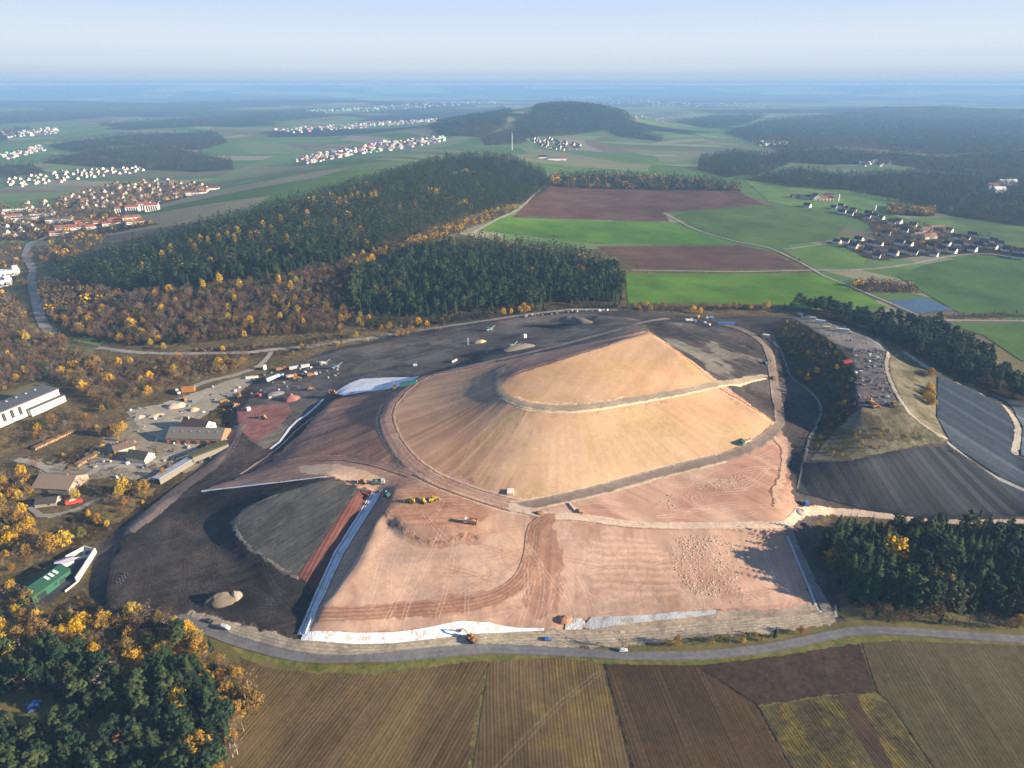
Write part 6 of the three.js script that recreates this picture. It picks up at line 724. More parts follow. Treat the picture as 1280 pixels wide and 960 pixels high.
// wheel tracks wandering over the works, two lines to a vehicle
function wheelTracks(poly, n, c, seed, along, a = 0.35) {
  const r = rng(seed), b = boundsOf(poly); let k = 0, g = 0;
  while (k < n && g++ < 900) {
    let x = lerp(b[0], b[1], r()), z = lerp(b[2], b[3], r()); if (!inPoly(x, z, poly)) continue;
    let th = along + (r() - 0.5) * 1.2; const bend = (r() - 0.5) * 0.12, p = []; for (let s = 0; s < 8 + 16 * r(); s++) { p.push(x, z); x += Math.cos(th) * 3; z += Math.sin(th) * 3; th += bend + (r() - 0.5) * 0.06; if (!inPoly(x, z, poly)) break; }
    if (p.length < 12) continue; k++;
    for (const o of [-1, 1]) soil.line(offsetLine(p, o), 0.6, { c, a, bump: -0.3, warp: 0.2 });
  }
}
wheelTracks(A.back_yard, 60, [0.25, 0.215, 0.185], 41, 0.35); wheelTracks(A.back_yard, 40, [0.08, 0.068, 0.062], 42, 0.5);
wheelTracks(A.dark_waste, 40, [0.11, 0.09, 0.075], 43, 0.7, 0.2); wheelTracks(A.dark_waste, 30, [0.015, 0.013, 0.013], 44, 0.9, 0.35);
wheelTracks(A.clay_upper, 26, [0.58, 0.42, 0.32], 45, -0.3); wheelTracks(A.clay_platform, 30, [0.58, 0.40, 0.30], 46, 1.5); wheelTracks(A.clay_platform, 22, [0.28, 0.15, 0.10], 47, 0.1);
wheelTracks(A.machine_pad, 14, [0.24, 0.12, 0.075], 48, 0.2); wheelTracks(A.gravel_yard, 22, [0.22, 0.19, 0.15], 49, -0.6); wheelTracks(A.red_pad, 12, [0.14, 0.06, 0.05], 50, -0.9, 0.5); wheelTracks(A.black_dome, 22, [0.18, 0.16, 0.145], 51, 0.8, 0.4);
// worn ends of wheel tracks on the clay
{ const r = rng(5); const s = M.tracks_clay; for (let k = 0; k < 46; k++) { const x0 = lerp(-20, 120, r()), z0 = lerp(-330, -262, r()), a = -1.57 + (r() - 0.5) * 1.1, L = 10 + 40 * r(), p = []; for (let t = 0; t <= 6; t++) p.push(x0 + Math.cos(a) * L * t / 6 + 1.5 * Math.sin(t + k), z0 - Math.sin(a) * L * t / 6 * 0.6); if (inPoly(x0, z0, A.clay_platform)) soil.line(p, 0.55, { c: [0.26, 0.13, 0.08], a: 0.35, bump: -0.4, warp: 0.2 }); } }
const matNear = soil.textures(), matMid = soilMid.textures();

// ---------------------------------------------------------------- ground mesh: three soils on one sheet
{
  const pos = new Float32Array(GNX * GNZ * 3), uv = new Float32Array(GNX * GNZ * 2), idx = [[], [], []];
  for (let j = 0; j < GNZ; j++) for (let i = 0; i < GNX; i++) { const q = j * GNX + i; pos[q * 3] = GX[i]; pos[q * 3 + 1] = GH[q]; pos[q * 3 + 2] = GZ[j]; uv[q * 2] = GX[i]; uv[q * 2 + 1] = -GZ[j]; }
  for (let j = 0; j + 1 < GNZ; j++) for (let i = 0; i + 1 < GNX; i++) {
    const x0 = GX[i], x1 = GX[i + 1], z0 = GZ[j], z1 = GZ[j + 1], q = j * GNX + i;
    const s = x0 >= NEAR.x0 && x1 <= NEAR.x0 + NEAR.size && z0 >= NEAR.z0 && z1 <= NEAR.z0 + NEAR.size ? 0 : x0 >= -1750 && x1 <= 1750 && z0 >= -3400 && z1 <= 100 ? 1 : 2;
    idx[s].push(q, q + GNX, q + 1, q + 1, q + GNX, q + GNX + 1);
  }
  const g = new THREE.BufferGeometry();
  g.setAttribute('position', new THREE.BufferAttribute(pos, 3)); g.setAttribute('normal', new THREE.BufferAttribute(GN, 3)); g.setAttribute('uv', new THREE.BufferAttribute(uv, 2));
  g.setIndex([].concat(...idx.map((a) => Array.from(a)).reduce((s, a) => { s.push(a); return s; }, [])));
  let at = 0; idx.forEach((a, k) => { g.addGroup(at, a.length, k); at += a.length; });
  const m = new THREE.Mesh(g, [matNear, matMid, matFar]); m.name = 'ground'; m.receiveShadow = true; scene.add(m);
  tag(m, 'brown scrub, bare soil and farmland reaching to the hazy horizon', 'ground', null, 'structure');
}
// ---------------------------------------------------------------- named surfaces lying on it
let sheets = 0;
function surface(name, pieces, lift, label, category, material = matNear) { const m = new THREE.Mesh(drape(pieces, lift + 0.005 * sheets++), material); m.name = numbered(name); m.receiveShadow = true; scene.add(m); return tag(m, label, category, null, 'structure'); }
const areaSheet = (name, k, lift, label, category, material) => surface(name, polyPieces(A[k]), lift, label, category, material);
areaSheet('landfill_slope', 'sand_top', 0.06, 'pale orange sand face at the top of the big mound', 'slope');
areaSheet('landfill_slope', 'sand_face', 0.06, 'wide pale sand face below the upper bench of the mound', 'slope');
areaSheet('landfill_slope', 'clay_face', 0.06, 'grooved brown clay flank of the mound inside the haul road', 'slope');
areaSheet('landfill_slope', 'clay_flank', 0.06, 'dark furrowed clay slope left of the haul road', 'slope');
areaSheet('landfill_slope', 'black_dome', 0.06, 'black waste dome behind the mound, streaked with grey', 'slope');
areaSheet('landfill_slope', 'dark_waste', 0.06, 'flat black waste cell in the left corner of the landfill', 'slope');
areaSheet('landfill_slope', 'grey_mound', 0.08, 'grey green covered mound rising from the black waste cell', 'slope');
areaSheet('landfill_slope', 'red_strip', 0.10, 'dark red clay strip beside the long foil trench', 'slope');
areaSheet('landfill_slope', 'clay_platform', 0.06, 'pink clay slope above the white foil along the road', 'slope');
areaSheet('landfill_slope', 'clay_upper', 0.06, 'pale clay slope between the two tracks right of the junction', 'slope');
areaSheet('landfill_slope', 'grass_slope', 0.06, 'dry grass slope of the old tip above the black liner', 'slope');
areaSheet('yard', 'red_pad', 0.08, 'red clay stockpile pad with wheel tracks beside the yard', 'yard');
areaSheet('yard', 'gravel_yard', 0.06, 'pale gravel yard left of the landfill', 'yard');
areaSheet('yard', 'machine_pad', 0.12, 'tracked clay pad under the three yellow machines', 'yard');
areaSheet('yard', 'dump_plateau', 0.08, 'dark tipping plateau strewn with scrap on the right hill', 'yard');
surface('yard', polyPieces(M.asphalt.flat()), 0.08, 'asphalt yard around the green hall', 'yard');
const fieldSheets = [['field_a', 'brown furrowed field beside the autumn wood in front'], ['field_b', 'tan field with yellow weed streaks in front of the road'], ['field_c', 'dark brown ploughed field in front of the white car'], ['field_d', 'dark crumbly soil strip below the road bend'], ['field_e', 'yellow green weedy field patch at the bottom edge'], ['field_f', 'olive brown field in front of the pine wood']];
for (const [k, l] of fieldSheets) areaSheet('field', k, 0.05, l, 'field');
for (const [k, l] of [['field_brown_far', 'large purple brown ploughed field before the tree belt'], ['field_green_mid', 'green field strip below the large brown field'], ['field_brown_mid', 'narrow dark brown field between two green fields'], ['field_green_right', 'dull green field left of the village'], ['meadow_village', 'bright meadow at the corner of the village'], ['meadow_far', 'light green meadow behind the red farm'], ['meadow_right', 'green meadow between village and far forest']]) areaSheet('field', k, 0.3, l, 'field', matMid);
areaSheet('field', 'field_green_near', 0.2, 'bright green field just behind the landfill', 'field', matMid);
areaSheet('field', 'field_green_pond', 0.3, 'deep green field behind the pond', 'field', matMid);
areaSheet('field', 'field_green_low', 0.3, 'dark green field in front of the pond road', 'field', matMid);
const roadLabel = { public_road: ['road', 'grey asphalt road curving along the front of the landfill'], site_road: ['track', 'pale dirt track between the asphalt road and white foil'], back_road: ['road', 'grey road running behind the landfill past the woods'], yard_road: ['road', 'grey lane leading down to the gravel yard'], valley_road: ['road', 'asphalt valley road in the shade of the ridge'], left_haul_road: ['track', 'wide brown haul road along the left edge of the landfill'], mound_haul_road: ['track', 'red brown haul road winding up the left of the mound'], lower_haul_road: ['track', 'grey haul road with pale edges below the sand face'], upper_bench_road: ['track', 'pale bench road circling the mound under its top'], crest_road: ['track', 'grey crest track behind the mound top'], clay_track: ['track', 'light track crossing the clay slope to the right'], pad_track: ['track', 'dark red track around the clay platform'], side_track: ['track', 'grey track beside the pine wood edge'], ridge_path: ['path', 'thin pale path along the shaded bush slope'], plateau_path: ['path', 'pale path on the edge of the scrap plateau'], liner_road: ['track', 'pale track along the upper edge of the black liner'], liner_track: ['track', 'pale track crossing the black liner'], lower_track: ['track', 'brown track below the furrowed clay slope'], field_track: ['path', 'pale farm track curving between green fields'], meadow_track: ['path', 'straight pale farm track below the brown field'], village_road: ['road', 'road along the near side of the village'], village_lane: ['path', 'short lane into the village across the meadow'], pond_road: ['road', 'grey road in front of the pond'], wood_path: ['path', 'pale path at the edge of the ridge wood'], yard_lane: ['path', 'grey lane past the timber piles'], cottage_lane: ['path', 'grey lane below the dark hut'] };
for (const [k, r] of Object.entries(ROADS)) { const far = r.p[1] < -1000 || ['valley_road', 'field_track', 'meadow_track', 'village_road', 'village_lane', 'pond_road', 'wood_path'].includes(k); surface(roadLabel[k][0] === 'road' ? 'road' : roadLabel[k][0] === 'path' ? 'path' : 'track', ribbon(r.p, r.w), far ? 0.4 : 0.14, roadLabel[k][1], roadLabel[k][0], far ? matMid : matNear); }
{ // pond
  const p = A.pond, c = boundsOf(p); let y = -1e9; for (let i = 0; i < p.length; i += 2) y = Math.max(y, groundH(p[i], p[i + 1]));
  const g = new THREE.BufferGeometry(), pos = []; for (const t of polyPieces(p)) { const ar = (t[1][0] - t[0][0]) * (t[2][1] - t[0][1]) - (t[1][1] - t[0][1]) * (t[2][0] - t[0][0]); if (ar > 0) t.reverse(); for (const [x, z] of t) pos.push(x, y + 0.15, z); }
  g.setAttribute('position', new THREE.Float32BufferAttribute(pos, 3)); g.computeVertexNormals();
  const n = g.attributes.normal; for (let i = 0; i < n.count; i++) n.setXYZ(i, 0, 1, 0);
  const m = new THREE.Mesh(g, new THREE.MeshPhysicalMaterial({ color: new THREE.Color().setRGB(0.035, 0.062, 0.085), roughness: 0.22, side: THREE.DoubleSide })); m.name = 'pond_water'; scene.add(m); tag(m, 'small blue pond among the green fields', 'pond', null, 'structure');
}
// ---------------------------------------------------------------- trees
function build(tris, cols) { const g = new THREE.BufferGeometry(); g.setAttribute('position', new THREE.Float32BufferAttribute(tris, 3)); if (cols) g.setAttribute('color', new THREE.Float32BufferAttribute(cols, 3)); return g; }
function tube(o, pts, r0, r1, sides, col) { // tapered stem through points
  const n = pts.length; let prev = null;
  for (let i = 0; i < n; i++) {
    const a = pts[Math.max(0, i - 1)], b = pts[Math.min(n - 1, i + 1)], d = new THREE.Vector3(b[0] - a[0], b[1] - a[1], b[2] - a[2]).normalize();
    const u = new THREE.Vector3(0.3, 0.1, 1).cross(d).normalize(), v = d.clone().cross(u), r = lerp(r0, r1, i / (n - 1)), ring = [];
    for (let k = 0; k < sides; k++) { const t = k / sides * 6.2832; ring.push([pts[i][0] + r * (u.x * Math.cos(t) + v.x * Math.sin(t)), pts[i][1] + r * (u.y * Math.cos(t) + v.y * Math.sin(t)), pts[i][2] + r * (u.z * Math.cos(t) + v.z * Math.sin(t))]); }
    if (prev) for (let k = 0; k < sides; k++) { const l = (k + 1) % sides; o.p.push(...prev[k], ...prev[l], ...ring[l], ...prev[k], ...ring[l], ...ring[k]); if (o.c) for (let q = 0; q < 6; q++) o.c.push(...col); }
    prev = ring;
  }
}
function leafQuad(o, c, n, s, r, col) { // one ragged leaf clump
  const u = new THREE.Vector3(r() - 0.5, r() - 0.5, r() - 0.5).cross(n).normalize(), v = n.clone().cross(u), k = 0.6 + 0.7 * r();
  const q = [[-s, -s * k * 0.3], [s * 0.1, -s * k], [s, s * k * 0.3], [-s * 0.1, s * k]].map(([a, b]) => [c.x + u.x * a + v.x * b, c.y + u.y * a + v.y * b, c.z + u.z * a + v.z * b]);
  o.p.push(...q[0], ...q[1], ...q[2], ...q[0], ...q[2], ...q[3]); if (o.c) for (let i = 0; i < 6; i++) o.c.push(...col);
}
// all crowns are one unit tall and scaled by the tree's height
function conifer(seed, whorls, arms, spread, pieces) {
  const r = rng(seed), o = { p: [], c: [] }, base = 0.10 + 0.1 * r();
  for (let w = 0; w < whorls; w++) {
    const f = (w + 0.5 * r()) / whorls, y = base + (1 - base) * Math.pow(f, 0.92), R = spread * Math.pow(1 - f, 0.8) * (0.75 + 0.5 * r()) + 0.012, n = Math.max(3, Math.round(arms * (1 - 0.5 * f)));
    const a0 = r() * 6.28;
    for (let k = 0; k < n; k++) {
      const a = a0 + (k + 0.5 * (r() - 0.5)) / n * 6.283, L = R * (0.65 + 0.55 * r()), dr = 0.18 + 0.35 * r(), t = 0.75 + 0.5 * r(), ca = Math.cos(a), sa = Math.sin(a);
      let px = 0, py = y, pz = 0;
      for (let s = 1; s <= pieces; s++) {
        const q = s / pieces, x = ca * L * q, z = sa * L * q, yy = y - L * dr * q + 0.02 * (r() - 0.5), w2 = (s === pieces ? 0.16 : 0.34) * L * (1.1 - 0.3 * q), w1 = (s === 1 ? 0.10 : 0.34) * L;
        const A1 = [px - sa * w1, py - 0.3 * w1, pz + ca * w1], B1 = [px + sa * w1, py - 0.3 * w1, pz - ca * w1], A2 = [x - sa * w2, yy - 0.25 * w2, z + ca * w2], B2 = [x + sa * w2, yy - 0.25 * w2, z - ca * w2], C1 = [px, py, pz], C2 = [x, yy, z];
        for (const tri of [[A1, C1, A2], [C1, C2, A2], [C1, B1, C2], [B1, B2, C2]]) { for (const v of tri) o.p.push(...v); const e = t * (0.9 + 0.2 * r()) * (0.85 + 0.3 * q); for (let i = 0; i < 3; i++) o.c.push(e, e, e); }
        px = x; py = yy; pz = z;
      }
    }
  }
  return build(o.p, o.c);
}
function pineCrown(seed, puffs, leaves) {
  const r = rng(seed), o = { p: [], c: [] };
  for (let k = 0; k < puffs; k++) {
    const f = r(), y = 0.42 + 0.55 * f, R = 0.155 * Math.sqrt(Math.max(0.05, 1 - Math.pow((f - 0.25) / 0.8, 2))) * (0.4 + 0.75 * r()), a = r() * 6.28, c = new THREE.Vector3(Math.cos(a) * R, y, Math.sin(a) * R), e0 = 0.75 + 0.5 * r();
    for (let l = 0; l < leaves; l++) { const n = new THREE.Vector3(r() - 0.5, r() * 0.9 - 0.1, r() - 0.5).normalize(), q = c.clone().addScaledVector(n, 0.045 * (0.5 + r())); const e = e0 * (0.8 + 0.4 * r()); leafQuad(o, q, n.clone().add(new THREE.Vector3((r() - 0.5) * 0.8, 0.4, (r() - 0.5) * 0.8)).normalize(), (puffs > 20 ? 0.018 : 0.032) + 0.016 * r(), r, [e, e, e]); }
  }
  return build(o.p, o.c);
}
function leafCrown(seed, lobes, leaves, slim = 1, size = 0.05, hollow = 0) {
  const r = rng(seed), o = { p: [], c: [] };
  for (let k = 0; k < lobes; k++) {
    const f = (k + r()) / lobes, y = 0.24 + 0.66 * f, R = slim * 0.30 * Math.sqrt(Math.max(0.04, 1 - Math.pow((f - 0.38) / 0.66, 2))) * (0.45 + 0.65 * r()), a = k * 2.4 + r(), c = new THREE.Vector3(Math.cos(a) * R, y, Math.sin(a) * R), s = (0.10 + 0.06 * r()) * (0.6 + 0.4 * slim), e0 = 0.7 + 0.6 * r();
    for (let l = 0; l < leaves; l++) { const n = new THREE.Vector3(r() - 0.5, r() * 1.2 - 0.45, r() - 0.5).normalize(); if (r() < hollow) continue; const q = c.clone().addScaledVector(n, s * (0.55 + 0.6 * r())), e = e0 * (0.75 + 0.5 * r()); leafQuad(o, q, n.add(new THREE.Vector3((r() - 0.5), (r() - 0.3), (r() - 0.5))).normalize(), size * (0.5 + 0.7 * r()), r, [e, e * (0.9 + 0.15 * r()), e * 0.95]); }
  }
  return build(o.p, o.c);
}
function twigs(seed, n, thick) { // leafless crown of fine branches
  const r = rng(seed), o = { p: [], c: [] };
  for (let k = 0; k < n; k++) {
    const y0 = 0.2 + 0.5 * r(), a = r() * 6.28, L = 0.2 + 0.28 * r(), up = 0.5 + 0.7 * r(), m = [Math.cos(a) * L * 0.5, y0 + L * up * 0.45, Math.sin(a) * L * 0.5], e = [Math.cos(a + 0.3) * L * 0.8, Math.min(1, y0 + L * up), Math.sin(a + 0.3) * L * 0.8], q = 0.7 + 0.6 * r();
    tube(o, [[0, y0, 0], m, e], thick, thick * 0.3, 3, [q, q, q]);
    for (let l = 0; l < 4; l++) { const t = new THREE.Vector3(...e).lerp(new THREE.Vector3(...m), r()), n2 = new THREE.Vector3(r() - 0.5, r() - 0.2, r() - 0.5).normalize(); tube(o, [[t.x, t.y, t.z], [t.x + n2.x * 0.13, t.y + n2.y * 0.13 + 0.04, t.z + n2.z * 0.13]], thick * 0.5, thick * 0.2, 3, [q, q, q]); if (r() < 0.55) leafQuad(o, new THREE.Vector3(t.x + n2.x * 0.1, t.y + n2.y * 0.1 + 0.03, t.z + n2.z * 0.1), n2, 0.028, r, [q * 1.2, q * 1.1, q]); }
  }
  return build(o.p, o.c);
}
function stem(seed, top, r0) { const r = rng(seed), o = { p: [], c: null }, pts = [[0, -0.03, 0]]; for (let i = 1; i <= 3; i++) pts.push([(r() - 0.5) * 0.03, top * i / 3, (r() - 0.5) * 0.03]); tube(o, pts, r0, r0 * 0.35, 6); for (let k = 0; k < 3; k++) { const a = r() * 6.28, y = top * (0.55 + 0.3 * r()); tube(o, [[0, y, 0], [Math.cos(a) * 0.11, y + 0.10, Math.sin(a) * 0.11]], r0 * 0.4, r0 * 0.15, 4); } return build(o.p); }
const crownKinds = {
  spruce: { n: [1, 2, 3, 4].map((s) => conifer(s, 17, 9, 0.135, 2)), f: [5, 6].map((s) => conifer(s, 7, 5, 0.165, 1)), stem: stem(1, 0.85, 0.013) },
  pine: { n: [11, 12, 13, 14].map((s) => pineCrown(s, 46, 17)), f: [15, 16].map((s) => pineCrown(s, 12, 4)), stem: stem(2, 0.85, 0.013) },
  leaf: { n: [21, 22, 23, 24].map((s) => leafCrown(s, 24, 46, 1, 0.028)), f: [25, 26].map((s) => leafCrown(s, 8, 8, 1, 0.085)), stem: stem(3, 0.7, 0.018) },
  slim: { n: [31, 32, 33].map((s) => leafCrown(s, 18, 26, 0.62, 0.034)), f: [34, 35].map((s) => leafCrown(s, 7, 8, 0.66, 0.075)), stem: stem(4, 0.85, 0.012) },
  thin: { n: [41, 42, 43].map((s) => leafCrown(s, 24, 30, 0.95, 0.023, 0.25)), f: [44, 45].map((s) => leafCrown(s, 8, 7, 0.95, 0.07)), stem: stem(5, 0.75, 0.015) },
  bare: { n: [51, 52, 53].map((s) => twigs(s, 26, 0.0062)), f: [54].map((s) => twigs(s, 9, 0.012)), stem: stem(6, 0.8, 0.016) },
};
const kindOf = { // kind: shape, colours
  spruce: ['spruce', [[0.016, 0.034, 0.015], [0.024, 0.045, 0.018], [0.012, 0.026, 0.014], [0.036, 0.056, 0.020]]],
  pine: ['pine', [[0.024, 0.044, 0.019], [0.034, 0.056, 0.022], [0.018, 0.036, 0.018], [0.046, 0.064, 0.024]]],
  brown: ['thin', [[0.125, 0.072, 0.036], [0.150, 0.095, 0.046], [0.100, 0.062, 0.038], [0.165, 0.086, 0.032], [0.140, 0.105, 0.052], [0.090, 0.058, 0.038]]],
  yellow: ['leaf', [[0.515, 0.309, 0.024], [0.429, 0.292, 0.039], [0.343, 0.249, 0.043], [0.532, 0.318, 0.019]]],
  orange: ['leaf', [[0.270, 0.140, 0.026], [0.250, 0.150, 0.036], [0.300, 0.175, 0.032], [0.200, 0.125, 0.036]]],
  bare: ['bare', [[0.160, 0.120, 0.084], [0.192, 0.148, 0.108], [0.132, 0.092, 0.064]]],
  green: ['leaf', [[0.085, 0.102, 0.025], [0.064, 0.081, 0.027], [0.119, 0.119, 0.030]]],
  larch: ['slim', [[0.458, 0.299, 0.031], [0.405, 0.255, 0.031], [0.510, 0.334, 0.026]]],
};
const leafMats = {}; for (const [k, [, cs]] of Object.entries(kindOf)) leafMats[k] = cs.map(([r, g, b]) => new THREE.MeshPhysicalMaterial({ color: new THREE.Color().setRGB(r, g, b), roughness: 0.85, specularIntensity: 0.25, vertexColors: true, side: THREE.DoubleSide }));
const massMat = new THREE.MeshPhysicalMaterial({ color: 0xffffff, roughness: 0.9, specularIntensity: 0.25, vertexColors: true, side: THREE.DoubleSide });
const barkMat = mat(0.11, 0.075, 0.05), paleBark = mat(0.42, 0.38, 0.33);
const standing = [];
{
  const r = rng(77), order = ['spruce', 'pine', 'brown', 'yellow', 'orange', 'bare', 'green'];
  const onRoad = []; for (const q of Object.values(ROADS)) for (let i = 0; i + 3 < q.p.length; i += 2) onRoad.push([q.p[i], q.p[i + 1], q.p[i + 2], q.p[i + 3], q.w / 2 + 1.5]);
  const blocked = (x, z) => onRoad.some(([a, b, c, d, w]) => { if (x < Math.min(a, c) - w || x > Math.max(a, c) + w || z < Math.min(b, d) - w || z > Math.max(b, d) + w) return false; const L = (c - a) ** 2 + (d - b) ** 2, t = clamp(((x - a) * (c - a) + (z - b) * (d - b)) / (L || 1)); return Math.hypot(x - a - t * (c - a), z - b - t * (d - b)) < w; });
  for (const f of FOREST) {
    const b = boundsOf(f.p), s = f.s;
    for (let z = b[2]; z < b[3]; z += s) for (let x = b[0]; x < b[1]; x += s) {
      const px = x + (r() - 0.5) * s * 0.95, pz = z + (r() - 0.5) * s * 0.95, u = r(), hh = r(), tint = r(), turn = r() * 6.28;
      if (!inPoly(px, pz, f.p) || blocked(px, pz)) continue;
      let c = (u + 0.35 * fbm(px / 45, pz / 45, 3) + 1) % 1, k = 0; while (k < 6 && c > f.mix[k]) { c -= f.mix[k]; k++; }
      if (!f.mix[k]) k = f.mix.indexOf(Math.max(...f.mix));
      if ((f.zone === 'ridge_wood' || f.zone === 'block_wood') && k > 1 && fbm(px / 110, pz / 110, 3) < 0.10) k = 0;
      if (f.zone !== 'corner_wood' && f.zone !== 'right_wood' && fbm(px / 14 + 60, pz / 14, 2) < -0.34) continue; // small gaps
      const h = lerp(f.h[0], f.h[1], hh) * (k > 1 && f.h[1] > 12 ? 0.82 : 1) * (0.82 + 0.42 * tint * ((hh * 7.3) % 1));
      standing.push({ x: px, z: pz, h, kind: order[k], zone: f.zone, tint, turn, d: Math.hypot(px, pz) });
    }
  }
  for (const [x, z, k, h] of TREES) standing.push({ x, z, h, kind: k, zone: 'single', tint: r(), turn: r() * 6.28, d: Math.hypot(x, z) * 0.6 });
}
for (const t of standing) { t.y = groundH(t.x, t.z); const dy = t.y - 260, depth = -dy * Math.sin(0.4433) - t.z * Math.cos(0.4433); t.seen = depth > 0 && Math.abs(t.x / depth) < 0.86 && Math.abs((dy + t.h * 0.5) * Math.cos(0.4433) - t.z * Math.sin(0.4433)) / depth < 0.66; }
const conifers = standing.filter((t) => ['spruce', 'pine', 'larch'].includes(t.kind)).sort((a, b) => a.d - b.d), leafy = standing.filter((t) => !['spruce', 'pine', 'larch'].includes(t.kind)).sort((a, b) => a.d - b.d);
const zoneWords = { right_wood: 'in the wood right of the landfill', pine_strip: 'in the tree strip behind the old tip', corner_wood: 'in the wood at the lower left corner', left_scrub: 'in the scrub left of the landfill', ridge_wood: 'on the wooded ridge', ridge_autumn: 'on the autumn slope below the ridge wood', block_wood: 'in the tree block behind the landfill', hedge: 'in the hedge behind the landfill', bush_slope: 'on the shaded slope of the old tip', grass_bushes: 'on the dry grass slope above the black liner', hill_yellow: 'in the bright row on the old tip slope', verge: 'on the verge of the front road', pond_trees: 'by the pond and the village', low_scrub: 'among the low scrub around the yard', village_gardens: 'in the gardens of the village', town_gardens: 'in the gardens of the valley town' };
const kindWords = { spruce: 'dark green spruce', pine: 'dark green pine', larch: 'golden larch', brown: 'rust brown autumn tree', yellow: 'bright yellow autumn tree', orange: 'orange autumn tree', bare: 'bare grey brown tree', green: 'olive green bush' };
const nameOf = { spruce: 'spruce_tree', pine: 'pine_tree', larch: 'larch_tree', brown: 'autumn_tree', yellow: 'autumn_tree', orange: 'autumn_tree', bare: 'bare_tree', green: 'bush' };
const singleGroup = (t) => { const x = t.x, z = t.z; return z > -330 && x < -80 ? 'beside the green hall and the cottages' : x < -150 && z > -560 ? 'around the yard left of the landfill' : x < 0 && z < -560 ? 'on the ridge behind the landfill' : z > -270 ? 'along the front road' : z < -760 ? 'by the village and the pond' : 'around the old tip on the right'; };
const things = new Set(); let nCon = 0, nLeaf = 0;
for (const t of conifers) if (t.seen && nCon < 290 && t.zone !== 'far_wood' && t.zone !== 'hill_wood') { things.add(t); nCon++; }
for (const t of leafy) if (t.seen && nLeaf < 290 && zoneWords[t.zone] | t.zone === 'single' | nLeaf < 290) { things.add(t); nLeaf++; }
for (const t of things) {
  const [shape] = kindOf[t.kind], ck = crownKinds[shape], where = t.zone === 'single' ? singleGroup(t) : zoneWords[t.zone] || 'near the landfill';
  const g = thing(nameOf[t.kind], `${kindWords[t.kind]} ${where}`, ['spruce', 'pine', 'larch'].includes(t.kind) ? 'conifer' : t.kind === 'green' ? 'bush' : 'broadleaf tree', `${kindWords[t.kind]}s ${where}`);
  g.position.set(t.x, t.y - 0.1, t.z); g.rotation.y = t.turn; g.scale.set(t.h * (0.9 + 0.3 * t.tint), t.h, t.h * (0.9 + 0.3 * t.tint));
  part('trunk', ck.stem, t.kind === 'bare' && t.tint > 0.5 ? paleBark : barkMat, g);
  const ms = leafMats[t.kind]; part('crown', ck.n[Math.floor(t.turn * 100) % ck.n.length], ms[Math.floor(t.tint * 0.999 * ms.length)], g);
}
{ // the woods beyond: one mass for each wood
  const byZone = new Map(); for (const t of standing) if (!things.has(t)) { const z = t.zone === 'single' ? 'left_scrub' : t.zone; if (!byZone.has(z)) byZone.set(z, []); byZone.get(z).push(t); }
  const zoneLabel = { right_wood: 'dense conifer wood right of the landfill', pine_strip: 'long strip of pines behind the old tip', corner_wood: 'dark wood in the lower left corner', left_scrub: 'brown autumn scrub left of the landfill', ridge_wood: 'large dark conifer wood covering the ridge', ridge_autumn: 'rusty autumn wood below the ridge', block_wood: 'dark conifer block right behind the landfill', hedge: 'thin autumn hedge behind the landfill', field_wood: 'dark tree belt beyond the brown field', far_wood: 'wide blue green forests in the hazy distance', hill_wood: 'blue wooded hill on the horizon', pond_trees: 'bushes around the pond', bush_slope: 'dark undergrowth on the shaded tip slope', grass_bushes: 'low bushes on the dry grass slope', hill_yellow: 'yellow shrubs on the old tip', verge: 'roadside bushes', low_scrub: 'low brown scrub around the yard', village_gardens: 'garden trees between the village houses', town_gardens: 'garden trees of the valley town' };
  const m4 = new THREE.Matrix4(), q = new THREE.Quaternion(), up = new THREE.Vector3(0, 1, 0), col = new THREE.Color();
  for (const [zone, list] of byZone) {
    const g = new THREE.Group(); g.name = numbered(zone.includes('wood') || zone === 'ridge_autumn' || zone === 'pine_strip' ? 'forest' : 'undergrowth'); scene.add(g); tag(g, zoneLabel[zone] || 'autumn bushes', 'forest', null, 'stuff');
    const sets = new Map();
    for (const t of list) { const [shape] = kindOf[t.kind], ck = crownKinds[shape], isNear = t.d < 900, geos = isNear ? ck.n : ck.f, gi = Math.floor(t.turn * 100) % geos.length, key = shape + isNear + gi; if (!sets.has(key)) sets.set(key, { geo: geos[gi], list: [], shape }); sets.get(key).list.push(t); }
    for (const { geo, list: l, shape } of sets.values()) {
      const im = new THREE.InstancedMesh(geo, massMat, l.length); im.name = shape === 'spruce' || shape === 'pine' ? 'conifer_crowns' : 'leafy_crowns'; im.castShadow = im.receiveShadow = true; im.userData.kind = 'stuff';
      l.forEach((t, i) => { const s = t.h * (0.9 + 0.3 * t.tint) * (t.d > 3000 ? 1.9 : t.d > 1400 ? 1.35 : t.d > 900 ? 1.15 : 1); m4.compose(new THREE.Vector3(t.x, t.y - 0.1, t.z), q.setFromAxisAngle(up, t.turn), new THREE.Vector3(s, t.h, s)); im.setMatrixAt(i, m4); const cs = kindOf[t.kind][1], c = cs[Math.floor(t.tint * 0.999 * cs.length)], e = 0.85 + 0.3 * ((t.turn * 37) % 1); im.setColorAt(i, col.setRGB(c[0] * e, c[1] * e, c[2] * e)); });
      g.add(im);
    }
  }
}
console.log('trees', standing.length, 'as things', things.size, nCon, nLeaf);
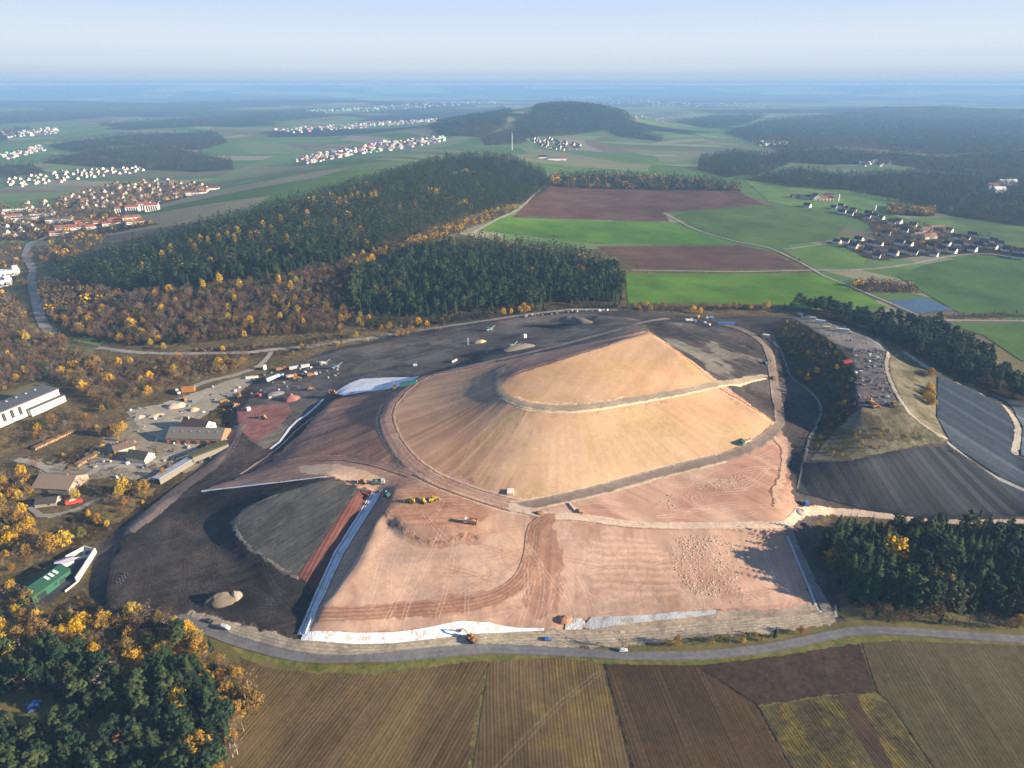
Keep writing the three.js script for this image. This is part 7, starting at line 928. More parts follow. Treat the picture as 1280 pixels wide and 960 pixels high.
// ---------------------------------------------------------------- foils and liner
const crinkle = (() => { const N = 512, d = new Uint8Array(N * N * 4); for (let j = 0; j < N; j++) for (let i = 0; i < N; i++) { const x = i / N * 32, y = j / N * 32; let v = 0, a = 0.5, f = 1; for (let o = 0; o < 4; o++) { const P = 32 * f; v += a * Math.abs(vn((x * f) % P, (y * f) % P)); a *= 0.55; f *= 2; } const e = clamp(255 - v * 300, 0, 255); d[(j * N + i) * 4] = d[(j * N + i) * 4 + 1] = d[(j * N + i) * 4 + 2] = e; d[(j * N + i) * 4 + 3] = 255; } const t = new THREE.DataTexture(d, N, N); t.magFilter = t.minFilter = THREE.LinearFilter; t.wrapS = t.wrapT = THREE.RepeatWrapping; t.repeat.set(1 / 24, 1 / 24); t.needsUpdate = true; return t; })();
const dusty = (() => { const N = 512, d = new Uint8Array(N * N * 4); for (let j = 0; j < N; j++) for (let i = 0; i < N; i++) { const x = i / N * 16, y = j / N * 16; let v = 0, a = 0.5, f = 1; for (let o = 0; o < 5; o++) { const P = 16 * f; v += a * vn((x * f) % P, (y * f) % P); a *= 0.55; f *= 2; } const t = sstep(0.08, 0.45, v), k = (j * N + i) * 4; d[k] = 255 - 26 * t; d[k + 1] = 255 - 42 * t; d[k + 2] = 255 - 58 * t; d[k + 3] = 255; } const t = new THREE.DataTexture(d, N, N); t.colorSpace = THREE.SRGBColorSpace; t.magFilter = t.minFilter = THREE.LinearFilter; t.wrapS = t.wrapT = THREE.RepeatWrapping; t.repeat.set(1 / 46, 1 / 46); t.needsUpdate = true; return t; })();
const foilMat = (r, g, b, rough = 0.5, bump = 0.35) => new THREE.MeshPhysicalMaterial({ color: new THREE.Color().setRGB(r, g, b), roughness: rough, specularIntensity: 0.4, map: dusty, bumpMap: crinkle, bumpScale: bump, side: THREE.DoubleSide });
const whiteFoil = foilMat(0.78, 0.78, 0.78, 0.55, 0.16), greyFoil = foilMat(0.36, 0.37, 0.38, 0.6, 0.15), scrapFoil = foilMat(0.70, 0.70, 0.70, 0.45, 0.25);
let sheetLift = 0.45;
function sheet(name, pieces, m, label, category, group) { const o = new THREE.Mesh(drape(pieces, sheetLift += 0.006), m); o.name = numbered(name); o.castShadow = o.receiveShadow = true; scene.add(o); return tag(o, label, category, group); }
sheet('geotextile_sheet', polyPieces(M.white_foil.flat()), whiteFoil, 'long white geotextile sheet along the foot of the clay slope', 'sheet');
sheet('geotextile_sheet', polyPieces(M.blue_foil.flat()), whiteFoil, 'white foil sheet spread behind the furrowed clay slope', 'sheet');
sheet('geotextile_sheet', polyPieces(M.grey_foil.flat()), greyFoil, 'grey geotextile strip on the slope foot right of the white sheet', 'sheet');
sheet('geotextile_sheet', polyPieces(M.grey_foil_b.flat()), foilMat(0.52, 0.53, 0.52, 0.6), 'small pale grey foil patch below the clay slope', 'sheet');
sheet('foil_strip', ribbon(M.white_edge.flat(), 1.3), whiteFoil, 'thin white foil edge above the black waste cell', 'sheet');
sheet('foil_strip', ribbon(M.blue_ditch.flat(), 2.2), scrapFoil, 'crumpled pale foil along the shaded ditch', 'sheet');
sheet('drain_channel', ribbon(M.side_channel.flat(), 1.5), mat(0.42, 0.42, 0.42), 'pale concrete drain channel down the slope beside the wood', 'channel');
{ // trench lined with foil, a pipe along it
  const t = thing('lined_trench', 'long white foil trench running down beside the red clay strip', 'trench'), p = M.strip, seg = [];
  const pts = []; for (let i = 0; i + 1 < p.length; i++) for (let k = 0; k < 6; k++) pts.push([lerp(p[i][0], p[i + 1][0], k / 6), lerp(p[i][1], p[i + 1][1], k / 6)]); pts.push(p[p.length - 1]);
  const flat = pts.flat();
  part('lining', drape(ribbon(flat, 5.4, 0), 0.5), foilMat(0.66, 0.66, 0.66, 0.45, 0.15), t);
  part('liner_edge', drape(ribbon(flat, 0.9, -3.1), 0.62), foilMat(0.74, 0.74, 0.74, 0.5, 0.2), t);
  const pipe = (off, r) => new THREE.TubeGeometry(new THREE.CatmullRomCurve3(offsetLine(flat, off).reduce((a, v, i, s) => { if (i % 2 === 0) a.push(new THREE.Vector3(v, groundH(v, s[i + 1]) + 0.8, s[i + 1])); return a; }, [])), 60, r, 7);
  part('pipe', pipe(-1.7, 0.45), mat(0.6, 0.6, 0.6, 0.5), t); part('pipe', pipe(1.2, 0.3), mat(0.30, 0.30, 0.31, 0.5), t);
}
{ // welded membrane, panel by panel
  const shades = [[0.010, 0.013, 0.020], [0.017, 0.021, 0.030], [0.006, 0.008, 0.013], [0.028, 0.034, 0.044]].map(([r, g, b], i) => foilMat(r, g, b, 0.62 + 0.03 * i, 0.05));
  const liner = (k, dirA, dirB, width, lift, label, light) => {
    const t = thing('landfill_liner', label, 'liner'), pieces = polyPieces(A[k]), dx = dirB[0] - dirA[0], dz = dirB[1] - dirA[1], l = Math.hypot(dx, dz), nx = -dz / l, nz = dx / l, r = rng(k.length * 7 + 1);
    let lo = 1e9, hi = -1e9; for (const c of pieces) for (const [x, z] of c) { const u = x * nx + z * nz; lo = Math.min(lo, u); hi = Math.max(hi, u); }
    for (let u = lo; u < hi; u += width) {
      const cut = pieces.map((c) => clipHalf(clipHalf(c, -nx, -nz, -(u + 0.12)), nx, nz, u + width - 0.12)).filter((c) => c.length > 2); if (!cut.length) continue;
      const g = drape(cut, lift + 0.09 * r()); if (!g.attributes.position.count) continue;
      part('panel', g, (light || shades)[Math.floor(r() * 4)], t);
    }
  };
  liner('liner_low', [238, -440], [262, -372], 5.6, 0.5, 'big black membrane on the slope above the right wood', null);
  liner('liner_high', [330, -500], [410, -420], 6.2, 0.56, 'grey blue membrane field right of the old tip', [[0.028, 0.038, 0.050], [0.040, 0.052, 0.066], [0.022, 0.030, 0.041], [0.056, 0.070, 0.085]].map(([r, g, b]) => foilMat(r, g, b, 0.52, 0.06)));
  liner('liner_east', [330, -500], [410, -420], 6.2, 0.62, 'narrow membrane beyond the curved track at the edge', [[0.06, 0.08, 0.10], [0.08, 0.10, 0.12], [0.05, 0.065, 0.085], [0.11, 0.13, 0.15]].map(([r, g, b]) => foilMat(r, g, b, 0.52, 0.06)));
}
{ // lumps of pale marl tipped on the clay
  const r = rng(91), g = new THREE.IcosahedronGeometry(1, 0), list = []; const gp = g.attributes.position; for (let i = 0; i < gp.count; i++) { const k = 0.75 + 0.5 * ((Math.sin(gp.getX(i) * 12.9 + gp.getY(i) * 78.2 + gp.getZ(i) * 37.7) * 43758.5) % 1 + 1) % 1; gp.setXYZ(i, gp.getX(i) * k, gp.getY(i) * k * 0.7, gp.getZ(i) * k); } g.computeVertexNormals();
  for (const [key, n] of [['clods_a', 900], ['clods_b', 1000]]) { const p = M[key].flat(), b = boundsOf(p); for (let k = 0; k < n * 4 && list.length < 2600; k++) { const x = lerp(b[0], b[1], r()), z = lerp(b[2], b[3], r()); if (inPoly(x, z, p) && fbm(x / 7, z / 7, 3) > -0.45 + 0.6 * r()) list.push([x, z, 0.12 + 0.30 * r() * r(), r() * 6, r()]); if (k > n * 2.6) break; } }
  const im = new THREE.InstancedMesh(g, mat(0.58, 0.46, 0.32), list.length), m4 = new THREE.Matrix4(), q = new THREE.Quaternion(), c = new THREE.Color(); im.castShadow = true;
  list.forEach(([x, z, s, a, e], i) => { m4.compose(new THREE.Vector3(x, groundH(x, z) + 0.1 + s * 0.2, z), q.setFromEuler(new THREE.Euler(a, a * 2, 0)), new THREE.Vector3(s * 1.3, s, s)); im.setMatrixAt(i, m4); im.setColorAt(i, c.setRGB(0.8 + 0.3 * e, 0.8 + 0.3 * e, 0.8 + 0.3 * e)); });
  im.name = 'clods'; scene.add(im); tag(im, 'pale clods of marl scattered over the clay slope', 'clods', null, 'stuff');
}
// ---------------------------------------------------------------- heaps
function heap(name, [x, z], w, d, h, c, label, category = 'heap', seed = 3, turn = 0, group) {
  const g = new THREE.SphereGeometry(1, 22, 12, 0, 6.2832, 0, 1.6), p = g.attributes.position, r = seed * 13.7;
  for (let i = 0; i < p.count; i++) { const a = p.getX(i), b = p.getY(i), e = p.getZ(i), k = 1 + 0.35 * fbm(a * 1.7 + r, e * 1.7 + b + r, 3), y = Math.max(-0.15, b > 0 ? Math.pow(b, 1.25) : b); p.setXYZ(i, a * k * w / 2, y * h * (1 + 0.35 * fbm(a * 2.5 + r, e * 2.5, 3)), e * k * d / 2); }
  g.computeVertexNormals();
  const m = new THREE.Mesh(g, mat(...c)); m.name = numbered(name); m.castShadow = m.receiveShadow = true; m.position.set(x, groundH(x, z) - 0.2, z); m.rotation.y = turn; scene.add(m); return tag(m, label, category, group);
}
heap('earth_heap', M.heap[0], 17, 9, 5, [0.15, 0.12, 0.09], 'dark earth heap on the black waste cell by the road', 'heap', 1, 0.3);
heap('earth_heap', [M.heap[0][0] + 7, M.heap[0][1] - 3], 6, 6, 4.4, [0.26, 0.22, 0.17], 'small grey brown cone against the dark earth heap', 'heap', 2);
heap('sand_heap', M.yard_heap[0], 15, 9, 3.6, [0.52, 0.36, 0.27], 'pinkish sand heap in the middle of the gravel yard', 'heap', 3, 0.4);
heap('sand_heap', M.yard_heap[1], 9, 6, 2.6, [0.42, 0.33, 0.22], 'brown soil heap near the low wall of the gravel yard', 'heap', 4, 0.5);
heap('rubble_heap', M.yard_heap[2], 9, 6, 2.2, [0.34, 0.29, 0.23], 'grey rubble heap at the left end of the gravel yard', 'heap', 5, 0.5);
heap('rubble_heap', M.yard_heap[3], 14, 6, 2, [0.42, 0.33, 0.22], 'long tan rubble heap beside the grey rubble', 'heap', 6, 0.5);
heap('wood_heap', M.wood_pile[0], 13, 8, 3, [0.45, 0.33, 0.2], 'pale heap of chopped wood on the back yard', 'heap', 7, 0.2);
heap('earth_heap', [M.grey_berm[0][0] - 22, M.grey_berm[0][1] + 8], 40, 14, 7, [0.16, 0.135, 0.11], 'dark ridge of spoil behind the crest track', 'heap', 8, -0.5);
heap('earth_heap', M.screen_machine[0].map((v, i) => v + [8, 8][i]), 34, 9, 4.5, [0.17, 0.15, 0.13], 'grey spoil bank on the back yard beside the screening machine', 'heap', 9, 0.35);
[[350, 495], [340, 500]].forEach(() => 0);
heap('red_heap', [M.red_machine[0][0] + 34, M.red_machine[0][1] + 12], 14, 9, 4, [0.28, 0.12, 0.10], 'red clay heap on the red stockpile pad', 'heap', 10, 0.3);
heap('rubble_heap', [M.red_machine[0][0] + 16, M.red_machine[0][1] - 2], 16, 10, 1.6, [0.3, 0.27, 0.25], 'flat grey rubble ring beside the red machine', 'heap', 11);
heap('earth_heap', [M.dump_orange[0][0] + 44, M.dump_orange[0][1] - 12], 7, 4, 1.8, [0.26, 0.14, 0.09], 'small dark clay heap near the track junction', 'heap', 12);
heap('marl_heap', M.pump[1], 10, 7, 2.2, [0.5, 0.42, 0.34], 'pale marl heap at the bend by the pine wood', 'heap', 13);
heap('clay_heap', M.red_slope[0], 9, 5, 2.6, [0.33, 0.17, 0.1], 'broken clay lump above the grey foil patch', 'heap', 14, 0.2);
// ---------------------------------------------------------------- building kit
const B = (w, h, d, x = 0, y = 0, z = 0) => { const g = new THREE.BoxGeometry(w, h, d); g.translate(x, y + h / 2, z); return g; };
const C = (r, l, axis, x, y, z, seg = 12, r2 = r) => { const g = new THREE.CylinderGeometry(r2, r, l, seg); if (axis === 'x') g.rotateZ(Math.PI / 2); if (axis === 'z') g.rotateX(Math.PI / 2); g.translate(x, y, z); return g; };
const merge = (a) => mergeGeometries(a.map((g) => { const q = g.index ? g.toNonIndexed() : g; for (const n of Object.keys(q.attributes)) if (!['position', 'normal'].includes(n)) q.deleteAttribute(n); return q; }));
function pentagon(L, D, h, H) { const s = new THREE.Shape([new THREE.Vector2(-D / 2, 0), new THREE.Vector2(D / 2, 0), new THREE.Vector2(D / 2, h), new THREE.Vector2(0, H), new THREE.Vector2(-D / 2, h)]); const g = new THREE.ExtrudeGeometry(s, { depth: L, bevelEnabled: false }); g.rotateY(Math.PI / 2); g.translate(-L / 2, 0, 0); return g; }
function roofSlab(L, D, h, H, side, over = 0.5, th = 0.22) { const s = Math.hypot(D / 2, H - h), k = (s + over) / s; const g = new THREE.BoxGeometry(L + over * 1.4, th, s + over); g.translate(0, th / 2 + 0.02, (s + over) / 2); g.rotateX(side * 0 + Math.atan2(H - h, D / 2)); if (side < 0) g.rotateY(Math.PI); g.translate(0, H, 0); return g; }
const geoCache = new Map(); const cached = (k, f) => { if (!geoCache.has(k)) geoCache.set(k, f()); return geoCache.get(k); };
function gabled(name, label, category, [x, z], turn, L, D, h, H, wall, roof, extra, group) {
  const t = thing(name, label, category, group), k = [L, D, h, H].join(); let y = 1e9; for (const [a, b] of [[-1, -1], [1, -1], [1, 1], [-1, 1]]) y = Math.min(y, groundH(x + a * D / 3, z + b * D / 3)); t.position.set(x, y - 0.15, z); t.rotation.y = turn;
  part('wall', cached('w' + k, () => pentagon(L, D, h, H)), wall, t);
  const r = part('roof', cached('r' + k, () => merge([roofSlab(L, D, h, H, 1), roofSlab(L, D, h, H, -1)])), roof, t);
  if (extra) extra(t, r);
  return t;
}
const white = mat(0.64, 0.61, 0.56), cream = mat(0.66, 0.58, 0.45), redTile = mat(0.26, 0.085, 0.058), darkTile = mat(0.055, 0.042, 0.042), brownTile = mat(0.16, 0.085, 0.06), greyRoof = mat(0.11, 0.115, 0.12), glass = mat(0.03, 0.035, 0.045, 0.2), brick = mat(0.38, 0.17, 0.10), concrete = mat(0.45, 0.43, 0.40), steel = mat(0.30, 0.31, 0.32, 0.5, 0.3), timberMat = mat(0.40, 0.25, 0.13), blackRubber = mat(0.025, 0.025, 0.027, 0.8);
const between = (a, b, t = 0.5) => [lerp(a[0], b[0], t), lerp(a[1], b[1], t)];
const turnOf = (a, b) => Math.atan2(-(b[1] - a[1]), b[0] - a[0]);
{ // white factory hall on the left edge
  const [p0, p1] = M.factory, a = turnOf(p1, p0), t = thing('factory_hall', 'long white factory hall with grey roof in the trees at the left edge', 'building'); t.position.set(p0[0], groundH(...p0) - 0.5, p0[1]); t.rotation.y = a;
  // local x runs to the near right end of the facade; the facade looks towards +z
  part('wall', merge([B(84, 12.4, 20, -44, 0, -11)]), white, t);
  const an = part('annex', B(30, 6.2, 5, -16, 0, 1.2), white, t); part('annex_roof', B(30.8, 0.35, 5.6, -16, 6.2, 1.3), greyRoof, an);
  const rf = part('roof', B(85, 0.5, 21, -44, 12.4, -11), greyRoof, t); part('gutter', B(85.2, 0.35, 0.4, -44, 12.0, -0.3), brick, rf);
  for (let k = 0; k < 9; k++) part('roof_vent', B(1.6, 0.8, 1.6, -12 - k * 8, 12.9, -16), steel, rf);
  for (const x of [-36, -42.5, -49]) { const w = part('window', B(2.6, 7.4, 0.2, x, 3.6, -0.92), glass, t); part('frame', B(0.16, 7.4, 0.1, x, 3.6, -0.78), mat(0.35, 0.2, 0.12), w); }
  for (const y of [1.2, 4]) for (let k = 0; k < 11; k++) part('window', B(1.2, 1.0, 0.12, -3 - k * 2.5, y, 3.72), glass, t);
  part('downpipe', C(0.2, 12, 'y', -56, 6, -0.85), steel, t);
  for (const x of [-58, -62, -66]) part('window', B(2.2, 2, 0.2, x, 1, -0.92), glass, t);
}
gabled('barn', 'large grey roofed barn with brick gable beside the haul road', 'barn', between(M.barn[0], M.barn[1]), turnOf(M.barn[1], M.barn[0]), 44, 17, 5, 10, brick, mat(0.15, 0.135, 0.12), (t, r) => { for (let k = 0; k < 5; k++) { const d = part('door', B(4, 3.6, 0.2, -16 + k * 8, 0, 8.6), mat(0.06, 0.06, 0.065), t); part('frame', B(4.4, 0.3, 0.3, -16 + k * 8, 3.6, 8.62), timberMat, d); } for (let k = 0; k < 6; k++) part('skylight', B(1.2, 0.2, 1.6, -18 + k * 7, 8.6, 3.2), steel, r); part('ridge_cap', B(44.5, 0.3, 0.6, 0, 10.1, 0), mat(0.2, 0.17, 0.15), r); });
gabled('shed', 'small brown roofed shed with white gable behind the barn', 'shed', between(M.shed_a[0], M.shed_a[1]), turnOf(M.shed_a[1], M.shed_a[0]), 24, 13, 5.5, 10.5, white, mat(0.10, 0.07, 0.062), (t, r) => { part('door', B(0.2, 3, 2.6, 12.05, 0, 2), brick, t); part('chimney', B(1, 2.6, 1, -7, 9.4, 1), concrete, r); part('window', B(0.2, 1.4, 1.4, 12.05, 4.6, -2), glass, t); });
{ // long open shed with mossy and grey roof along the haul road
  const [a, b, c] = M.long_roof; const mk = (p, q, name, label, roof, w) => { const L = Math.hypot(q[0] - p[0], q[1] - p[1]), m = between(p, q), t = thing(name, label, 'shed'); t.position.set(m[0] - 6, groundH(...m) - 0.3, m[1] - 2); t.rotation.y = turnOf(p, q); part('roof', merge([(() => { const g = new THREE.BoxGeometry(L, 0.35, w); g.rotateX(0.12); g.translate(0, 4.6, 0); return g; })()]), roof, t); part('wall', B(L - 0.6, 4.2, 0.3, 0, 0, -w / 2 + 0.6), mat(0.20, 0.18, 0.15), t); for (let k = 0; k < 7; k++) part('post', B(0.3, 4.3, 0.3, -L / 2 + 0.8 + k * (L - 1.6) / 6, 0, w / 2 - 0.7), timberMat, t); };
  mk(a, b, 'open_shed', 'long open shed with mossy olive roof beside the haul road', mat(0.13, 0.115, 0.055), 10); mk(b, c, 'open_shed', 'low shed with grey sheet roof below the mossy shed', mat(0.40, 0.42, 0.44, 0.6), 8);
}
{ // low yard walls
  const wall = (pts, h, th, c, label) => { const t = thing('low_wall', label, 'wall'); for (let i = 0; i + 1 < pts.length; i++) { const p = pts[i], q = pts[i + 1], L = Math.hypot(q[0] - p[0], q[1] - p[1]), m = between(p, q), g = B(L + th, h, th); g.rotateY(turnOf(p, q)); g.translate(m[0], groundH(...m) - 0.3, m[1]); part('wall_section', g, c, t); } };
  wall([M.yard_wall[0], between(M.yard_wall[0], M.yard_wall[1]), M.yard_wall[1]], 4.2, 0.7, mat(0.5, 0.48, 0.43), 'tall pale concrete wall of the asphalt yard'); wall([M.yard_wall[1], M.yard_wall[2]], 1.4, 0.5, concrete, 'low concrete wall in front of the green hall'); wall(M.yard_wall_b, 3.4, 0.6, mat(0.5, 0.48, 0.43), 'pale retaining wall behind the concrete basin');
}
{ // green hall, tank, hut, basin
  const [a, b] = M.green_hall, tn = turnOf(b, a), grn = mat(0.03, 0.105, 0.062, 0.8), grnR = mat(0.026, 0.08, 0.05, 0.8);
  gabled('green_hall', 'green sheet metal hall with skylights on the asphalt yard', 'building', between(a, b), tn, 23, 13, 5.5, 7.6, grn, grnR, (t, r) => { for (const x of [1, 3.6, 6.2]) { const g = new THREE.BoxGeometry(1.3, 0.25, 3.2); g.rotateX(Math.atan2(2.1, 6.5)); g.translate(x, 7.15, 2.6); part('skylight', g, mat(0.7, 0.72, 0.7), r); } const d = part('door', B(5, 4, 0.2, -6.5, 0, 6.6), mat(0.02, 0.03, 0.03), t); part('frame', B(5.6, 0.4, 0.3, -6.5, 4, 6.65), grn, d); part('door', B(3.5, 3.4, 0.2, 6, 0, 6.6), mat(0.03, 0.05, 0.04), t); part('window', B(1.4, 1.2, 0.15, 2, 2.5, 6.6), glass, t); part('skylight', B(1.2, 0.2, 1.2, -9, 6.5, 3.4), mat(0.7, 0.72, 0.7), r); });
  const tk = thing('storage_tank', 'dark horizontal storage tank beside the green hall', 'tank'), m = between(...M.tank); tk.position.set(m[0], groundH(...m), m[1]); tk.rotation.y = turnOf(...M.tank); part('vessel', C(1.9, 9.5, 'x', 0, 2.3, 0, 18), mat(0.05, 0.06, 0.08, 0.4), tk); part('end_cap', (() => { const g = new THREE.SphereGeometry(1.9, 14, 8); g.scale(0.35, 1, 1); g.translate(4.75, 2.3, 0); return g; })(), mat(0.45, 0.47, 0.5, 0.4), tk); for (const x of [-3, 3]) part('saddle', B(0.8, 1.2, 3, x, 0, 0), concrete, tk);
  const hm = between(...M.hut); gabled('hut', 'small white service hut behind the storage tank', 'hut', hm, turnOf(...M.hut), 9, 5, 3, 3.8, white, mat(0.4, 0.36, 0.44), (t) => part('door', B(0.1, 2.1, 1, 4.52, 0, 0), mat(0.2, 0.2, 0.22), t));
  const bn = thing('concrete_basin', 'open concrete basin with low rim at the end of the asphalt yard', 'basin'), bm = between(...M.basin); bn.position.set(bm[0], groundH(...bm), bm[1]); bn.rotation.y = turnOf(...M.basin); for (const [w, d, x, z] of [[12, 0.5, 0, -3], [12, 0.5, 0, 3], [0.5, 5.5, -5.75, 0], [0.5, 5.5, 5.75, 0]]) part('rim', B(w, 1.5, d, x, 0, z), mat(0.68, 0.66, 0.6), bn); part('floor', B(11, 0.2, 5.5, 0, 0.15, 0), mat(0.12, 0.13, 0.11), bn); part('partition', B(0.4, 1.1, 5.5, 2, 0.3, 0), mat(0.6, 0.58, 0.53), bn);
}
gabled('farm_building', 'wide brown roofed farm building amid the yellow trees', 'building', between(...M.barn_brown), turnOf(...M.barn_brown), 27, 19, 4.5, 9.5, mat(0.3, 0.25, 0.2), mat(0.23, 0.17, 0.125), (t, r) => { part('door', B(3.4, 3.2, 0.2, -4, 0, 9.6), mat(0.08, 0.05, 0.035), t); part('chimney', B(1, 2, 1, 6, 8, -1), brick, r); });
gabled('hut', 'dark roofed wooden hut below the wide farm building', 'hut', between(...M.hut_dark), turnOf(...M.hut_dark), 13, 8, 2.8, 5, mat(0.33, 0.30, 0.26), mat(0.07, 0.06, 0.055), (t) => { part('door', B(0.1, 2, 1.2, 6.55, 0, 0), timberMat, t); part('window', B(1.4, 1, 0.12, 2, 1.2, 4.05), glass, t); });
gabled('cottage', 'ruined cottage with pale gable beside the lane', 'cottage', between(...M.cottage_a), turnOf(...M.cottage_a), 17, 10, 4, 7.5, mat(0.58, 0.52, 0.40), mat(0.075, 0.07, 0.055), (t) => { for (const z of [-3, 0, 3]) part('window', B(0.15, 1.4, 1.1, 8.55, 1.2, z), glass, t); });
gabled('cottage', 'brown roofed cottage behind the ruined cottage', 'cottage', between(...M.cottage_b), turnOf(...M.cottage_b), 14, 9, 4, 7, mat(0.45, 0.38, 0.3), mat(0.12, 0.085, 0.07), (t, r) => part('chimney', B(0.8, 1.8, 0.8, 3, 6, 0.5), brick, r));
{ // stacked timber: every trunk a log
  const stack = ([p, q], rows, label, seed) => { const t = thing('timber_stack', label, 'timber stack'), m = between(p, q), L = Math.hypot(q[0] - p[0], q[1] - p[1]), r = rng(seed), ms = [mat(0.42, 0.26, 0.13), mat(0.35, 0.21, 0.11), mat(0.48, 0.31, 0.17), mat(0.26, 0.17, 0.10)]; t.position.set(m[0], groundH(...m), m[1]); t.rotation.y = turnOf(p, q); const lg = cached('log', () => C(0.32, 4.6, 'z', 0, 0, 0, 7)); const n = Math.floor(L / 0.72); for (let y = 0; y < rows; y++) for (let k = 0; k < n - y; k++) { const o = part('log', lg, ms[Math.floor(r() * 4)], t); o.position.set(-L / 2 + 0.4 + y * 0.33 + k * 0.72 + 0.1 * (r() - 0.5), 0.33 + y * 0.58, 0.5 * (r() - 0.5)); o.scale.setScalar(0.85 + 0.35 * r()); } };
  stack(M.timber_a, 3, 'long timber stack beside the track in the scrub', 5); stack(M.timber_b, 3, 'timber stack of brown trunks by the lane', 6);
  const pile = heap('brush_heap', [M.timber_b[1][0] + 12, M.timber_b[1][1] - 8], 18, 8, 2.4, [0.26, 0.16, 0.1], 'heap of cut branches beyond the timber stacks', 'heap', 21, 0.6);
}
// ---------------------------------------------------------------- machines and vehicles (nose towards local +x)
function place(t, [x, z], turn, lift = 0) { t.position.set(x, groundH(x, z) + lift, z); const n = new THREE.Vector3(...groundN(x, z)); t.quaternion.setFromUnitVectors(new THREE.Vector3(0, 1, 0), n.lerp(new THREE.Vector3(0, 1, 0), 0.3).normalize()); t.rotateY(turn); return t; }
const wheelGeo = (r, w) => cached(`wheel${r},${w}`, () => C(r, w, 'z', 0, 0, 0, 14)), rimGeo = (r, w) => cached(`rim${r},${w}`, () => C(r * 0.5, w + 0.06, 'z', 0, 0, 0, 10));
function wheel(t, x, z, r, w, rimM) { const o = part('wheel', wheelGeo(r, w), blackRubber, t); o.position.set(x, r, z); part('rim', rimGeo(r, w), rimM, o); }
function dumpTruck(label, pos, turn, cabM, bedM, group, long = 1) {
  const t = place(thing('dump_truck', label, 'truck', group), pos, turn, 0.15);
  part('chassis', B(8.2 * long, 0.5, 1.4, 0, 0.8, 0), steel, t);
  const cab = part('cab', cached('cab', () => merge([B(2.0, 1.4, 2.5, 0, 0, 0), B(1.7, 1.1, 2.4, -0.1, 1.4, 0)])), cabM, t); cab.position.set(3.1 * long, 0.95, 0); part('windscreen', cached('ws', () => B(0.1, 0.8, 2.1, 0.79, 1.55, 0)), glass, cab); for (const s of [-1, 1]) part('side_window', cached('sw', () => B(0.9, 0.7, 0.06, 0.1, 1.55, 0)), glass, cab).position.z = s * 1.21;
  const bed = part('bed', cached('bed' + long, () => merge([B(5.4 * long, 0.25, 2.6, 0, 0, 0), B(5.4 * long, 1.4, 0.15, 0, 0.25, 1.25), B(5.4 * long, 1.4, 0.15, 0, 0.25, -1.25), B(0.15, 1.9, 2.6, 2.65 * long, 0.25, 0), B(0.15, 1.1, 2.6, -2.65 * long, 0.25, 0)])), bedM, t); bed.position.set(-1.1 * long, 1.4, 0);
  part('load', cached('load' + long, () => { const g = new THREE.SphereGeometry(1, 12, 6, 0, 6.28, 0, 1.57); g.scale(2.4 * long, 0.9, 1.15); g.translate(0, 0.9, 0); return g; }), mat(0.3, 0.2, 0.14), bed);
  for (const x of [2.9 * long, -1.6 * long, -2.9 * long]) for (const z of [-1.15, 1.15]) wheel(t, x, z, 0.55, 0.4, steel);
  return t;
}
const trackGeo = () => cached('trk', () => { const s = new THREE.Shape(); s.moveTo(-1.9, 0); s.lineTo(1.9, 0); s.absarc(1.9, 0.5, 0.5, -1.57, 1.57); s.lineTo(-1.9, 1); s.absarc(-1.9, 0.5, 0.5, 1.57, 4.71); const g = new THREE.ExtrudeGeometry(s, { depth: 0.7, bevelEnabled: false, curveSegments: 6 }); g.translate(0, 0, -0.35); return g; });
function excavator(label, pos, turn, m, reach = 1, group) {
  const t = place(thing('excavator', label, 'excavator', group), pos, turn, 0.15);
  for (const z of [-1.2, 1.2]) { const k = part('track', trackGeo(), blackRubber, t); k.position.z = z; }
  const body = part('body', cached('exb', () => merge([B(3.8, 1.3, 2.7, -0.7, 1.15, 0), B(1.4, 0.5, 2.6, -2.0, 2.45, 0)])), m, t); part('counterweight', cached('cw', () => B(0.8, 1.2, 2.6, -2.9, 1.2, 0)), mat(0.07, 0.07, 0.075), body);
  const cab = part('cab', cached('exc', () => B(1.6, 1.6, 1.1, 0.6, 2.45, 0.75)), m, t); part('window', cached('exw', () => merge([B(0.06, 1.1, 0.9, 1.42, 2.75, 0.75), B(1.2, 1, 0.06, 0.6, 2.8, 1.32)])), glass, cab);
  const boom = part('boom', cached('boom', () => { const a = B(3.8, 0.55, 0.45, 1.7, -0.25, 0); a.rotateZ(0.95); const b = B(2.6, 0.5, 0.42, 1.3, -0.25, 0); b.rotateZ(0.1); b.translate(2.1, 2.9, 0); const g = merge([a, b]); g.translate(1, 2, 0); return g; }), m, t);
  const stick = part('stick', cached('stick', () => { const a = B(3.2, 0.4, 0.36, 1.6, -0.2, 0); a.rotateZ(-1.15); a.translate(5.6, 5.1, 0); return a; }), m, t);
  part('bucket', cached('bucket', () => { const s = new THREE.Shape([new THREE.Vector2(0, 0), new THREE.Vector2(0.9, -0.2), new THREE.Vector2(0.7, -1.1), new THREE.Vector2(-0.3, -1.2), new THREE.Vector2(-0.6, -0.5)]); const g = new THREE.ExtrudeGeometry(s, { depth: 1.2, bevelEnabled: false }); g.translate(6.9, 2.1, -0.6); return g; }), mat(0.09, 0.09, 0.09, 0.6), stick);
  part('hydraulic_ram', cached('ram', () => { const a = C(0.14, 2.6, 'x', 1.3, 0, 0, 8); a.rotateZ(1.05); a.translate(1.6, 2, 0); return a; }), mat(0.5, 0.5, 0.5, 0.3, 0.8), boom);
  return t;
}
